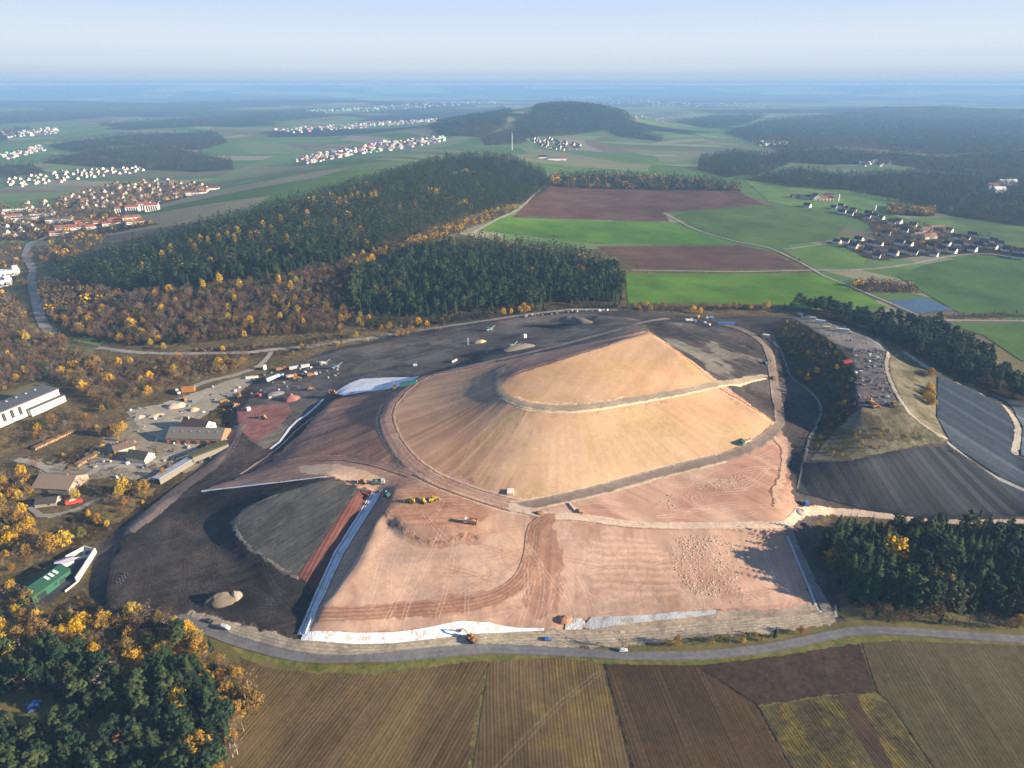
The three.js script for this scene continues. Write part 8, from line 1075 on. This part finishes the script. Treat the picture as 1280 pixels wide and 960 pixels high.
function dozer(label, pos, turn, m, group) {
  const t = place(thing('bulldozer', label, 'bulldozer', group), pos, turn, 0.15);
  for (const z of [-1.15, 1.15]) part('track', trackGeo(), blackRubber, t).position.z = z;
  part('body', cached('dzb', () => merge([B(2.6, 1.2, 1.5, 0.7, 0.8, 0), B(1.8, 1.0, 1.7, -1.3, 0.9, 0)])), m, t);
  const cab = part('cab', cached('dzc', () => B(1.5, 1.4, 1.6, -0.7, 1.9, 0)), m, t); part('window', cached('dzw', () => merge([B(0.06, 0.8, 1.3, 0.08, 2.25, 0), B(1.1, 0.8, 1.66, -0.7, 2.25, 0)])), glass, cab); part('cab_roof', cached('dzr', () => B(1.8, 0.15, 1.9, -0.7, 3.3, 0)), m, cab);
  part('exhaust', cached('dze', () => C(0.09, 1, 'y', 1.3, 2.4, 0.4, 6)), steel, t);
  const arm = part('push_arm', cached('dza', () => merge([B(2.6, 0.3, 0.2, 1.4, 0.5, 1.6), B(2.6, 0.3, 0.2, 1.4, 0.5, -1.6)])), m, t); part('blade', cached('dzbl', () => B(0.25, 1.3, 3.6, 2.8, 0.15, 0)), mat(0.35, 0.3, 0.2, 0.5), arm);
  part('ripper', cached('dzri', () => merge([B(0.8, 0.3, 1.6, -2.6, 1, 0), B(0.2, 1.1, 0.2, -2.9, 0.1, 0)])), steel, t);
  return t;
}
function loader(label, pos, turn, m, group) {
  const t = place(thing('wheel_loader', label, 'loader', group), pos, turn, 0.15);
  part('rear_body', cached('lrb', () => merge([B(3.0, 1.3, 1.9, -1.6, 0.9, 0), B(1.2, 0.5, 1.7, -2.2, 2.2, 0)])), m, t); part('front_frame', cached('lff', () => B(2.0, 0.9, 1.2, 1.1, 0.8, 0)), m, t);
  const cab = part('cab', cached('lcb', () => B(1.4, 1.5, 1.5, -0.3, 2.1, 0)), m, t); part('window', cached('lcw', () => merge([B(1.46, 0.9, 1.2, -0.3, 2.5, 0), B(1.1, 0.9, 1.56, -0.3, 2.5, 0)])), glass, cab);
  const arm = part('lift_arm', cached('lla', () => { const g = merge([B(3, 0.35, 0.25, 1.5, 0, 0.6), B(3, 0.35, 0.25, 1.5, 0, -0.6)]); g.rotateZ(-0.35); g.translate(0.9, 1.9, 0); return g; }), m, t); part('bucket', cached('lbk', () => { const s = new THREE.Shape([new THREE.Vector2(0, 0), new THREE.Vector2(1.3, 0), new THREE.Vector2(0.2, 0.3), new THREE.Vector2(0.1, 1.2), new THREE.Vector2(-0.3, 0.6)]); const g = new THREE.ExtrudeGeometry(s, { depth: 2.9, bevelEnabled: false }); g.translate(3.3, 0.2, -1.45); return g; }), mat(0.3, 0.25, 0.1, 0.6), arm);
  for (const x of [1.4, -1.7]) for (const z of [-1.1, 1.1]) wheel(t, x, z, 0.8, 0.65, m);
  return t;
}
function car(label, pos, turn, m, category = 'car', h = 1) {
  const t = place(thing(category === 'van' ? 'van' : 'car', label, category), pos, turn, 0.18);
  part('body', cached('carb' + h, () => { const s = h > 1 ? [[-2.3, 0.3], [2.3, 0.3], [2.4, 0.8], [2.2, 1.2], [1.6, 1.35], [0.9, 2.2], [-2.3, 2.2], [-2.4, 1]] : [[-2.1, 0.3], [2.1, 0.3], [2.15, 0.75], [1.1, 0.95], [0.4, 1.45], [-1.3, 1.45], [-1.9, 1.0], [-2.15, 0.9]]; const g = new THREE.ExtrudeGeometry(new THREE.Shape(s.map((p) => new THREE.Vector2(...p))), { depth: 1.6, bevelEnabled: true, bevelSize: 0.08, bevelThickness: 0.08, bevelSegments: 1 }); g.translate(0, 0, -0.8); return g; }), m, t);
  part('side_windows', cached('carw' + h, () => h > 1 ? B(1.0, 0.55, 1.8, 0.5, 1.4, 0) : B(1.4, 0.34, 1.8, -0.45, 1.02, 0)), glass, t); part('windscreen', cached('carf' + h, () => { const g = B(0.06, 0.75, 1.5); g.rotateZ(0.75); g.translate(h > 1 ? 1.52 : 1.06, h > 1 ? 1.4 : 0.95, 0); return g; }), glass, t);
  for (const x of [1.35, -1.35]) for (const z of [-0.85, 0.85]) wheel(t, x, z, 0.33, 0.24, steel);
  return t;
}
function container(label, pos, turn, m, w = 6, h = 2.6, d = 2.45, group) {
  const t = place(thing('container', label, 'container', group), pos, turn, 0.12);
  part('body', cached(`cb${w},${h},${d}`, () => B(w, h, d)), m, t);
  for (const s of [-1, 1]) part('rib_panel', cached(`cr${w},${h},${d}`, () => merge(Array.from({ length: Math.floor(w / 0.6) }, (_, k) => B(0.18, h * 0.86, 0.08, -w / 2 + 0.4 + k * 0.6, h * 0.07, 0)))), m, t).position.z = s * (d / 2 + 0.02);
  part('door', cached(`cd${w},${h},${d}`, () => merge([B(0.06, h * 0.9, d * 0.45, w / 2 + 0.02, h * 0.05, d * 0.24), B(0.06, h * 0.9, d * 0.45, w / 2 + 0.02, h * 0.05, -d * 0.24)])), m, t);
  return t;
}
const yel = mat(0.44, 0.30, 0.05, 0.6), org = mat(0.38, 0.17, 0.05, 0.6), teal = mat(0.05, 0.17, 0.16, 0.5), grn2 = mat(0.03, 0.15, 0.10, 0.5), wht = mat(0.55, 0.54, 0.51, 0.6), blu = mat(0.05, 0.11, 0.28, 0.4), redM = mat(0.55, 0.07, 0.05, 0.5);
// machines on the clay pad
loader('yellow wheel loader parked first from the trench on the clay pad', M.yellow_machines[0], 2.9, yel); dozer('yellow bulldozer parked in the middle of the three yellow machines', M.yellow_machines[1], 2.6, yel); loader('yellow wheel loader parked last of the three on the clay pad', M.yellow_machines[2], 0.5, yel);
dumpTruck('orange dump truck driving on the clay pad track', between(...M.dump_orange), 3.0, wht, org);
dumpTruck('teal dump truck at the head of the foil trench', between(...M.dump_teal), 0.05, wht, teal); dozer('orange bulldozer left of the teal truck above the red strip', M.dozer_a[0], 2.9, org); excavator('teal excavator digging at the top of the foil trench', M.excavator_teal[0], 2.4, teal);
dumpTruck('green truck on the haul road below the sand face', between(...M.dump_green), turnOf(M.dump_green[1], M.dump_green[0]), grn2, mat(0.55, 0.45, 0.35), null, 1.3);
container('pale concrete box on the sand face above the junction', M.pipe_box[0], 1.5, mat(0.7, 0.62, 0.5), 4.5, 1.6, 4);
container('pale concrete slab lying by the track junction', M.concrete_bits[1], 2.0, mat(0.6, 0.46, 0.33), 7, 0.9, 1.2); container('rusty box beside the concrete slab at the junction', M.concrete_bits[2], 1.4, mat(0.5, 0.28, 0.16), 4, 1.6, 2.4);
car('white car parked on the front road', M.white_car[0], 0.05, wht); car('blue car on the dirt track in front of the white sheet', M.blue_car[0], 0.0, blu); excavator('small yellow digger on the dirt track below the white sheet', M.small_digger[0], 2.5, org);
car('white delivery van on the road below the black waste cell', M.white_van[0], -0.35, wht, 'van', 1.5); car('dark car parked on the dirt track by the earth heap', M.dark_cars[0], -0.3, mat(0.03, 0.03, 0.04, 0.3));
// yard behind
excavator('orange excavator beside the white foil sheet', M.excavators_orange[0], 2.6, org); excavator('orange excavator at the end of the gravel yard wall', M.excavators_orange[1], 1.9, org);
dozer('orange bulldozer on the grey yard left of the foil', M.dozer_orange[0], 0.4, org); loader('orange wheel loader beside the low yard wall', M.dozer_orange[1], 0.6, org); dozer('small orange bulldozer at the edge of the red pad', M.dozer_orange[2], 1.2, org);
dumpTruck('orange dump truck standing alone near the white containers', M.dump_trucks_yard[0], 0.3, wht, org, null, 1.2); dumpTruck('red orange dump truck behind the white trailer', M.dump_trucks_yard[1], 0.3, mat(0.7, 0.2, 0.1), org, null, 1.2); dumpTruck('orange dump truck beside the white trailer', M.dump_trucks_yard[2], 0.5, org, mat(0.6, 0.35, 0.25), null, 1.2); loader('orange wheel loader in front of the dump trucks', M.dump_trucks_yard[3], 0.4, org);
{ const t = place(thing('trailer_truck', 'white trailer truck with long box on the grey yard', 'truck'), between(...M.semi), turnOf(...M.semi), 0.15); part('box', B(13, 2.9, 2.6, -0.5, 1.1, 0), wht, t); part('box_roof', B(12.8, 0.12, 2.5, -0.5, 4.0, 0), mat(0.35, 0.42, 0.38), t); const c = part('cab', B(2.2, 2.8, 2.5, 7.4, 0.6, 0), mat(0.05, 0.2, 0.3, 0.5), t); part('windscreen', B(0.1, 0.9, 2.1, 8.5, 2, 0), glass, c); for (const x of [-5.5, -4.3, 4.8, 7.4]) for (const z of [-1.15, 1.15]) wheel(t, x, z, 0.52, 0.35, steel); }
container('white site container at the far side of the grey yard', M.containers_white[0], 0.3, wht, 9, 2.8); container('white site container next to the orange truck', M.containers_white[1], 0.3, wht, 8, 2.8); container('tall white board cabin beside the yard lane', M.containers_white[2], 1.2, wht, 4, 4.6, 1.8); container('low white cabin near the yard lane', M.containers_white[3], 0.3, wht, 7, 1.8, 2.4); container('small white skip beside the low cabin', M.containers_white[4], 0.3, mat(0.7, 0.68, 0.62), 4, 1.4, 2.2);
{ const crusher = (label, pos, turn, m) => { const t = place(thing('screening_machine', label, 'machine'), pos, turn, 0.2); part('frame', merge([B(8, 0.5, 1.8, 0, 1, 0), B(1.5, 1, 2.2, 2, 0, 0), B(1.5, 1, 2.2, -2, 0, 0)]), steel, t); part('hopper', (() => { const g = new THREE.CylinderGeometry(2, 1.1, 1.8, 4, 1); g.rotateY(0.785); g.scale(1.3, 1, 0.9); g.translate(-2, 2.6, 0); return g; })(), m, t); part('conveyor', (() => { const g = B(7, 0.3, 1, 3.5, 0, 0); g.rotateZ(0.42); g.translate(0.5, 1.4, 0); return g; })(), mat(0.5, 0.5, 0.46), t); part('engine', B(2, 1.3, 1.8, 0.8, 1.5, 0), m, t); };
  crusher('pale screening machine at the back of the grey yard', M.crusher[0], 0.4, mat(0.6, 0.58, 0.5)); crusher('teal and cream screening machine near the grey rubble', M.crusher[1], 0.4, teal); crusher('teal machine among scrap on the back yard', M.teal_machine[0], 0.5, teal); crusher('green screening machine beside the grey spoil bank', M.screen_machine[0], 0.9, mat(0.25, 0.4, 0.25)); }
loader('red wheel loader beside the rubble ring', M.red_machine[0], 2.8, redM); container('white box tank on the red pad', M.cab_a[0], 0.8, wht, 3, 3.2, 2.2); dozer('orange bulldozer grading the red pad', M.cab_a[1], 2.8, org);
container('orange site container at the top of the gravel yard', M.yard_container_yellow[0], 0.2, org, 11, 4.2, 4); dumpTruck('small white truck next to the orange container', M.yard_truck_white[0], 2.3, wht, mat(0.5, 0.55, 0.6)); loader('orange loader on the pink sand heap', M.yard_heap[4], 2.6, org);
container('teal container by the haul road behind the foil', M.teal_container[0], 0.1, teal, 14, 2.8, 3); excavator('small orange excavator below the teal container', M.digger_small_b[0], 1.8, org); container('white block lying on the back yard', M.white_block[0], 0.2, wht, 3.4, 1.6, 2.2); container('pale concrete beam on edge near the haul road', M.white_block[1], 1.0, mat(0.65, 0.62, 0.56), 7, 1.4, 1.4); container('cream water tank on the back yard', M.white_block[2], 0.6, mat(0.72, 0.7, 0.62), 3, 3.4, 2.6);
{ const t = thing('signal_post', 'lone pale post on the back yard', 'post'); t.position.set(M.post[0][0], groundH(...M.post[0]), M.post[0][1]); part('pole', C(0.25, 7, 'y', 0, 3.5, 0, 8), mat(0.6, 0.6, 0.6), t); part('box', B(1, 1.4, 0.8, 0, 5.6, 0), mat(0.65, 0.65, 0.65), t); }
const lorry = ['white truck first in the line behind the black dome', 'white van beside the first truck behind the dome', 'white truck in the middle of the line behind the dome', 'white box truck farthest back behind the dome', 'yellow truck between the white trucks behind the dome']; [0, 1, 2, 3, 4].forEach((k) => dumpTruck(lorry[k], M.trucks_back[k], 0.2 + k, k === 4 ? yel : wht, k === 4 ? yel : k % 2 ? mat(0.1, 0.25, 0.5) : wht, null, 1.1)); container('long blue container at the foot of the shaded slope', M.trucks_back[5], 0.05, mat(0.05, 0.15, 0.32, 0.5), 19, 2.8, 3);
excavator('dark teal excavator on the perimeter road', M.excavator_right[0], 0.6, mat(0.06, 0.14, 0.16)); dozer('orange bulldozer on the perimeter road', M.orange_right[0], 1.5, org);
['white truck beside the pale path on the dark slope', 'white tent cabin on the old tip plateau', 'long white container at the edge of the old tip', 'cream container beside the white tent cabin', 'pale container at the far end of the old tip', 'grey container by the yellow tree on the tip'].forEach((l, k) => container(l, M.white_right[k], -0.4, k === 3 ? mat(0.6, 0.5, 0.3) : k > 3 ? mat(0.5, 0.48, 0.45) : wht, [7, 9, 12, 7, 6, 6][k], [2.6, 3.4, 2.6, 2.4, 2.4, 2.4][k], 3));
container('bright red skip on the rim of the scrap plateau', M.red_mark[0], 0.1, redM, 7, 2.2, 3.5); excavator('brown excavator at the lower end of the scrap plateau', M.excavator_dump[0], 1.8, mat(0.5, 0.25, 0.12)); loader('orange loader at the lower edge of the scrap plateau', M.orange_dump[0], 0.3, org); loader('yellow loader in the lower corner of the scrap plateau', M.orange_dump[1], 1.3, yel);
container('white and blue pump box at the bend near the pines', M.pump[0], 0.3, blu, 3, 3, 2.5);
{ const t = place(thing('fire_truck', 'red truck with pale roof parked behind the dark hut', 'truck'), between(...M.red_truck), turnOf(...M.red_truck), 0.1); part('box', B(7, 2.4, 2.5, -1, 0.9, 0), redM, t); part('box_roof', B(3.4, 0.1, 2.2, -0.4, 3.3, 0), mat(0.75, 0.7, 0.6), t); const c = part('cab', B(2.2, 2, 2.4, 3.8, 0.8, 0), redM, t); part('windscreen', B(0.08, 0.8, 2, 4.9, 1.8, 0), glass, c); for (const x of [-3, 3.4]) for (const z of [-1.1, 1.1]) wheel(t, x, z, 0.5, 0.35, steel); }
['blue car parked nearest the dark wood clearing', 'pale blue car second in the shaded car park', 'blue car at the back of the shaded car park', 'blue car in the front row of the shaded car park'].forEach((l, k) => car(l, M.park_cars[k], 0.2 * k, [blu, mat(0.45, 0.6, 0.75, 0.4), mat(0.08, 0.3, 0.6, 0.4), blu][k]));
{ // little dark posts on the black cell
  const r = rng(4); for (let k = 0; k < 8; k++) { const t = thing('marker_post', 'dark marker post in the short row on the black waste cell', 'post', 'row of marker posts on the black waste cell'), x = M.poles[0][0] + (k % 2) * 1.6, z = M.poles[0][1] - Math.floor(k / 2) * 2.4; t.position.set(x, groundH(x, z), z); part('pole', C(0.22, 2.2, 'y', 0, 1.1, 0, 6), mat(0.05, 0.05, 0.07), t); part('foot', B(0.8, 0.3, 0.8, 0, 0, 0), mat(0.08, 0.08, 0.1), t); }
  // scrap lying on the plateau and along the back road
  const scrap = (poly, n, words, group, seed) => { const q = rng(seed), b = boundsOf(poly); let k = 0, guard = 0; const cols = [mat(0.62, 0.62, 0.6), mat(0.26, 0.2, 0.16), mat(0.16, 0.2, 0.26), mat(0.4, 0.36, 0.32), mat(0.06, 0.06, 0.07), mat(0.12, 0.11, 0.11)]; while (k < n && guard++ < 5000) { const x = lerp(b[0], b[1], q()), z = lerp(b[2], b[3], q()); if (!inPoly(x, z, poly)) continue; const t = place(thing('scrap_piece', words, 'scrap', group), [x, z], q() * 6.28, 0.1), w = 0.7 + 2 * q(), m = cols[Math.floor(q() * 6)]; part('slab', B(w, 0.5 + 1.2 * q(), 0.8 + 1.4 * q()), m, t); part('bent_sheet', (() => { const g = B(w * 0.8, 0.15, 1.2); g.rotateZ(0.5 * q()); g.translate(0.3, 0.9, 0.5); return g; })(), cols[Math.floor(q() * 6)], t); k++; } };
  scrap(A.gravel_yard, 34, 'small pile of building material on the gravel yard', 'material piles on the gravel yard', 18); scrap(M.dusty_yard.flat(), 46, 'bit of stored material among the cottages and timber', 'stored material left of the haul road', 19); scrap(M.clutter.flat(), 44, 'bit of stored material on the dark yard behind the red pad', 'stored material on the dark yard', 20);
  scrap(A.dump_plateau, 64, 'piece of scrap lying on the dark tipping plateau', 'scrap on the tipping plateau', 8); scrap(A.upper_plateau, 26, 'piece of scrap on the grey upper end of the old tip', 'scrap on the upper tip', 9);
  const strip = ribbon(offsetLine(ROADS.back_road.p.slice(-26), 9), 5); const line = offsetLine(ROADS.back_road.p.slice(-24), 9); const q = rng(10); for (let k = 0; k < 30; k++) { const i = Math.floor(q() * (line.length / 2 - 1)) * 2, x = line[i] + (q() - 0.5) * 14, z = line[i + 1] + (q() - 0.5) * 5, t = place(thing('scrap_piece', 'piece of scrap in the line along the back road', 'scrap', 'scrap along the back road'), [x, z], q() * 6, 0.1); part('slab', B(1.5 + 3 * q(), 1 + q(), 1.2), q() > 0.5 ? mat(0.6, 0.6, 0.58) : mat(0.2, 0.18, 0.17), t); part('bent_sheet', B(1.2, 0.2, 1.6, 0.8, 1.1, 0), mat(0.4, 0.38, 0.35), t); }
}
// ---------------------------------------------------------------- villages
{
  const r = rng(321), near_ = (x, z, l, w) => l.some(([a, b]) => Math.hypot(a - x, b - z) < w);
  const house = (x, z, s, label, group, roofM, wallM, turn) => { const v = Math.floor(r() * 3); return gabled('house', label, 'house', [x, z], turn, [12, 11, 14][v] * s, [9.5, 9, 10][v] * s, [4.6, 4.2, 5][v] * s, [9.2, 8.4, 9.6][v] * s, wallM, roofM, (t, rf) => { if (r() < 0.6) part('chimney', cached('chim', () => B(0.8, 2.2, 0.8, 2, 7.4, 0.8)), brick, rf); }, group); };
  for (const [x, z] of HOUSES) { const u = r(), d = u < 0.72; house(x, z, 1, d ? 'white house with dark roof in the village beyond the green fields' : 'white house with red brown roof in the village beyond the green fields', d ? 'dark roofed houses of the near village' : 'red roofed houses of the near village', d ? darkTile : brownTile, r() < 0.8 ? white : cream, -0.75 + (r() - 0.5) * 0.7); }
  const towns = { 'valley town': ['in the valley town on the left', 0.82], 'upper town': ['in the far town row under the forest', 0.82], 'hilltop hamlet': ['in the hamlet before the wooded hill', 1.05] }; const far = [];
  for (const t of TOWNS) {
    const b = boundsOf(t.p), got = []; let guard = 0; const gap = t.zone === 'far' ? 30 : 21;
    while (got.length < t.n && guard++ < 9000) { const x = lerp(b[0], b[1], r()), z = lerp(b[2], b[3], r()); if (inPoly(x, z, t.p) && !near_(x, z, got, gap)) got.push([x, z]); }
    for (const [x, z] of got) { if (t.zone === 'far') { far.push([x, z]); continue; } const [where, s] = towns[t.zone], d = r() < 0.55; house(x, z, s, `white house with ${d ? 'dark' : 'red'} roof ${where}`, `${d ? 'dark' : 'red'} roofed houses ${where}`, d ? darkTile : redTile, [white, white, cream, mat(0.5, 0.46, 0.4), mat(0.42, 0.38, 0.34)][Math.floor(r() * 5)], -0.5 + (r() - 0.5) * 0.9); }
  }
  { const w = pentagon(13, 10, 5, 9.5), ro = merge([roofSlab(13, 10, 5, 9.5, 1), roofSlab(13, 10, 5, 9.5, -1)]), g = new THREE.Group(); g.name = 'distant_town'; scene.add(g); tag(g, 'pale houses of the far towns sprinkled through the haze', 'town', null, 'stuff');
    const mk = (geo, m, name, tint) => { const im = new THREE.InstancedMesh(geo, m, far.length), m4 = new THREE.Matrix4(), q = new THREE.Quaternion(), up = new THREE.Vector3(0, 1, 0), c = new THREE.Color(), rr = rng(9); far.forEach(([x, z], i) => { const s = 0.75 + 0.5 * rr(); m4.compose(new THREE.Vector3(x, groundH(x, z) - 0.3, z), q.setFromAxisAngle(up, rr() * 3), new THREE.Vector3(s, s, s)); im.setMatrixAt(i, m4); const d = rr() < 0.6; im.setColorAt(i, tint ? (d ? c.setRGB(0.05, 0.045, 0.045) : c.setRGB(0.3, 0.1, 0.07)) : c.setRGB(0.35 + 0.3 * rr(), 0.34 + 0.28 * rr(), 0.32 + 0.25 * rr())); }); im.name = name; im.userData.kind = 'stuff'; im.castShadow = true; g.add(im); };
    mk(w, mat(1, 1, 1, 0.9), 'house_walls', false); mk(ro, mat(1, 1, 1, 0.91), 'house_roofs', true); }
  ROWS.forEach(([x, z], k) => gabled('row_house', 'white row house with long red roof on the near side of the valley town', 'row house', [x, z], 0.55 + 0.1 * (r() - 0.5), 30, 10, 5, 8, white, redTile, (t) => { for (let q = 0; q < 4; q++) part('window_band', B(4.5, 1.2, 0.15, -10.5 + q * 7, 1.9, 5.05), glass, t); }, 'red roofed row houses of the valley town'));
  BLOCKS.forEach(([x, z], k) => gabled('apartment_block', k < 4 ? 'white apartment block behind the red row houses' : k < 8 ? 'long white industrial hall in the valley town' : 'white block at the ridge end of the valley town', 'building', [x, z], k < 4 ? 0.3 : 0.35, k < 4 ? 24 : 44, k < 4 ? 14 : 18, k < 4 ? 12 : 7, k < 4 ? 15 : 8.5, white, k < 4 ? redTile : k < 8 ? greyRoof : redTile, (t) => { for (let q = 0; q < 5; q++) part('window_band', B(2.2, k < 4 ? 9 : 2.5, 0.15, -8 + q * 4, 1.6, (k < 4 ? 7 : 9) + 0.06), glass, t); }, k < 4 ? 'white apartment blocks' : k < 8 ? 'industrial halls' : 'ridge end blocks'));
  // farm with the red roof
  gabled('farm_barn', 'long red roofed farm barn on the meadow', 'barn', between(...M.farm_red, 0.6), 0.05, 34, 16, 5, 10, cream, redTile, (t) => { for (let q = 0; q < 4; q++) part('door', B(4, 3.4, 0.2, -12 + q * 8, 0, 8.1), mat(0.07, 0.05, 0.04), t); });
  gabled('farm_barn', 'tall red roofed barn wing beside the long barn', 'barn', M.farm_red[0].map((v, i) => v + [8, -8][i]), 1.5, 26, 18, 7, 14, cream, redTile, (t) => part('door', B(4, 4, 0.2, 0, 0, 9.1), mat(0.07, 0.05, 0.04), t));
  M.farm_dark.forEach((p, k) => gabled('farm_shed', ['dark roofed shed farthest left at the red farm', 'dark roofed house in front of the red farm', 'dark roofed shed behind the long red barn'][k], 'shed', p, 0.1, 20, 12, 5, 9, k === 1 ? white : mat(0.3, 0.25, 0.2), darkTile));
  M.silo.forEach((p, k) => { const t = thing('silo', ['pale silo tower beside the red farm barn', 'pale silo tower between the farm and the thicket'][k], 'silo'); t.position.set(p[0], groundH(...p), p[1]); part('shaft', C(2.6, k ? 10 : 14, 'y', 0, k ? 5 : 7, 0, 16), mat(0.6, 0.58, 0.5), t); part('cap', C(2.8, 1.6, 'y', 0, k ? 10.8 : 14.8, 0, 16, 0.3), mat(0.4, 0.4, 0.4), t); });
  M.barn_brown_village.forEach((p, k) => gabled('village_barn', ['brown roofed barn with pale front at the back of the village', 'long brown roofed barn at the back of the village', 'brown roofed barn left of the village orchard', 'wide brown roofed barn in the middle of the village'][k], 'barn', p, 0.08 * k, [16, 26, 18, 26][k], 13, 5, 10, cream, mat(0.25, 0.14, 0.1)));
  M.white_farm.forEach((p, k) => gabled('farmhouse', ['dark roofed sheds of the farm under the hamlet', 'grey hall of the farm under the hamlet', 'white gabled hall at the end of the farm under the hamlet'][k], 'building', p, 0.1, [26, 38, 16][k], 16, 6, 10, white, [darkTile, greyRoof, redTile][k]));
  M.white_plant.forEach((p, k) => { const t = thing('process_plant', ['white process plant with tower at the valley road', 'white hall of the process plant cut by the left edge'][k], 'building'); t.position.set(p[0], groundH(...p), p[1]); t.rotation.y = 0.5; part('hall', B(30, 9, 16), white, t); part('roof', B(30.4, 0.4, 16.4, 0, 9, 0), mat(0.6, 0.62, 0.62), t); part('tower', B(6, 15, 6, 12, 0, 2), white, t); for (let q = 0; q < 4; q++) part('window', B(3, 2, 0.2, -10 + q * 6, 3, 8.05), glass, t); });
  M.far_halls.forEach((p, k) => gabled('forest_hall', ['pale hall in a forest gap on the right', 'brown hall behind the pale hall in the forest gap', 'long pale hall farthest back in the forest gap'][k], 'building', p, 0.1, [30, 36, 48][k], 16, 10, 16, [white, cream, white][k], [mat(0.6, 0.62, 0.65), brownTile, mat(0.5, 0.5, 0.52)][k]));
  { const p = M.mast[0], t = thing('radio_mast', 'tall thin pale radio mast at the end of the ridge wood', 'mast'); t.position.set(p[0], groundH(...p), p[1]); part('shaft', C(1.5, 58, 'y', 0, 29, 0, 8, 0.8), mat(0.62, 0.62, 0.62), t); part('antenna', C(0.4, 12, 'y', 0, 63, 0, 6), mat(0.6, 0.4, 0.38), t); part('platform', C(2.6, 1, 'y', 0, 46, 0, 10), mat(0.6, 0.6, 0.6), t); }
}
renderer.render(scene, camera);
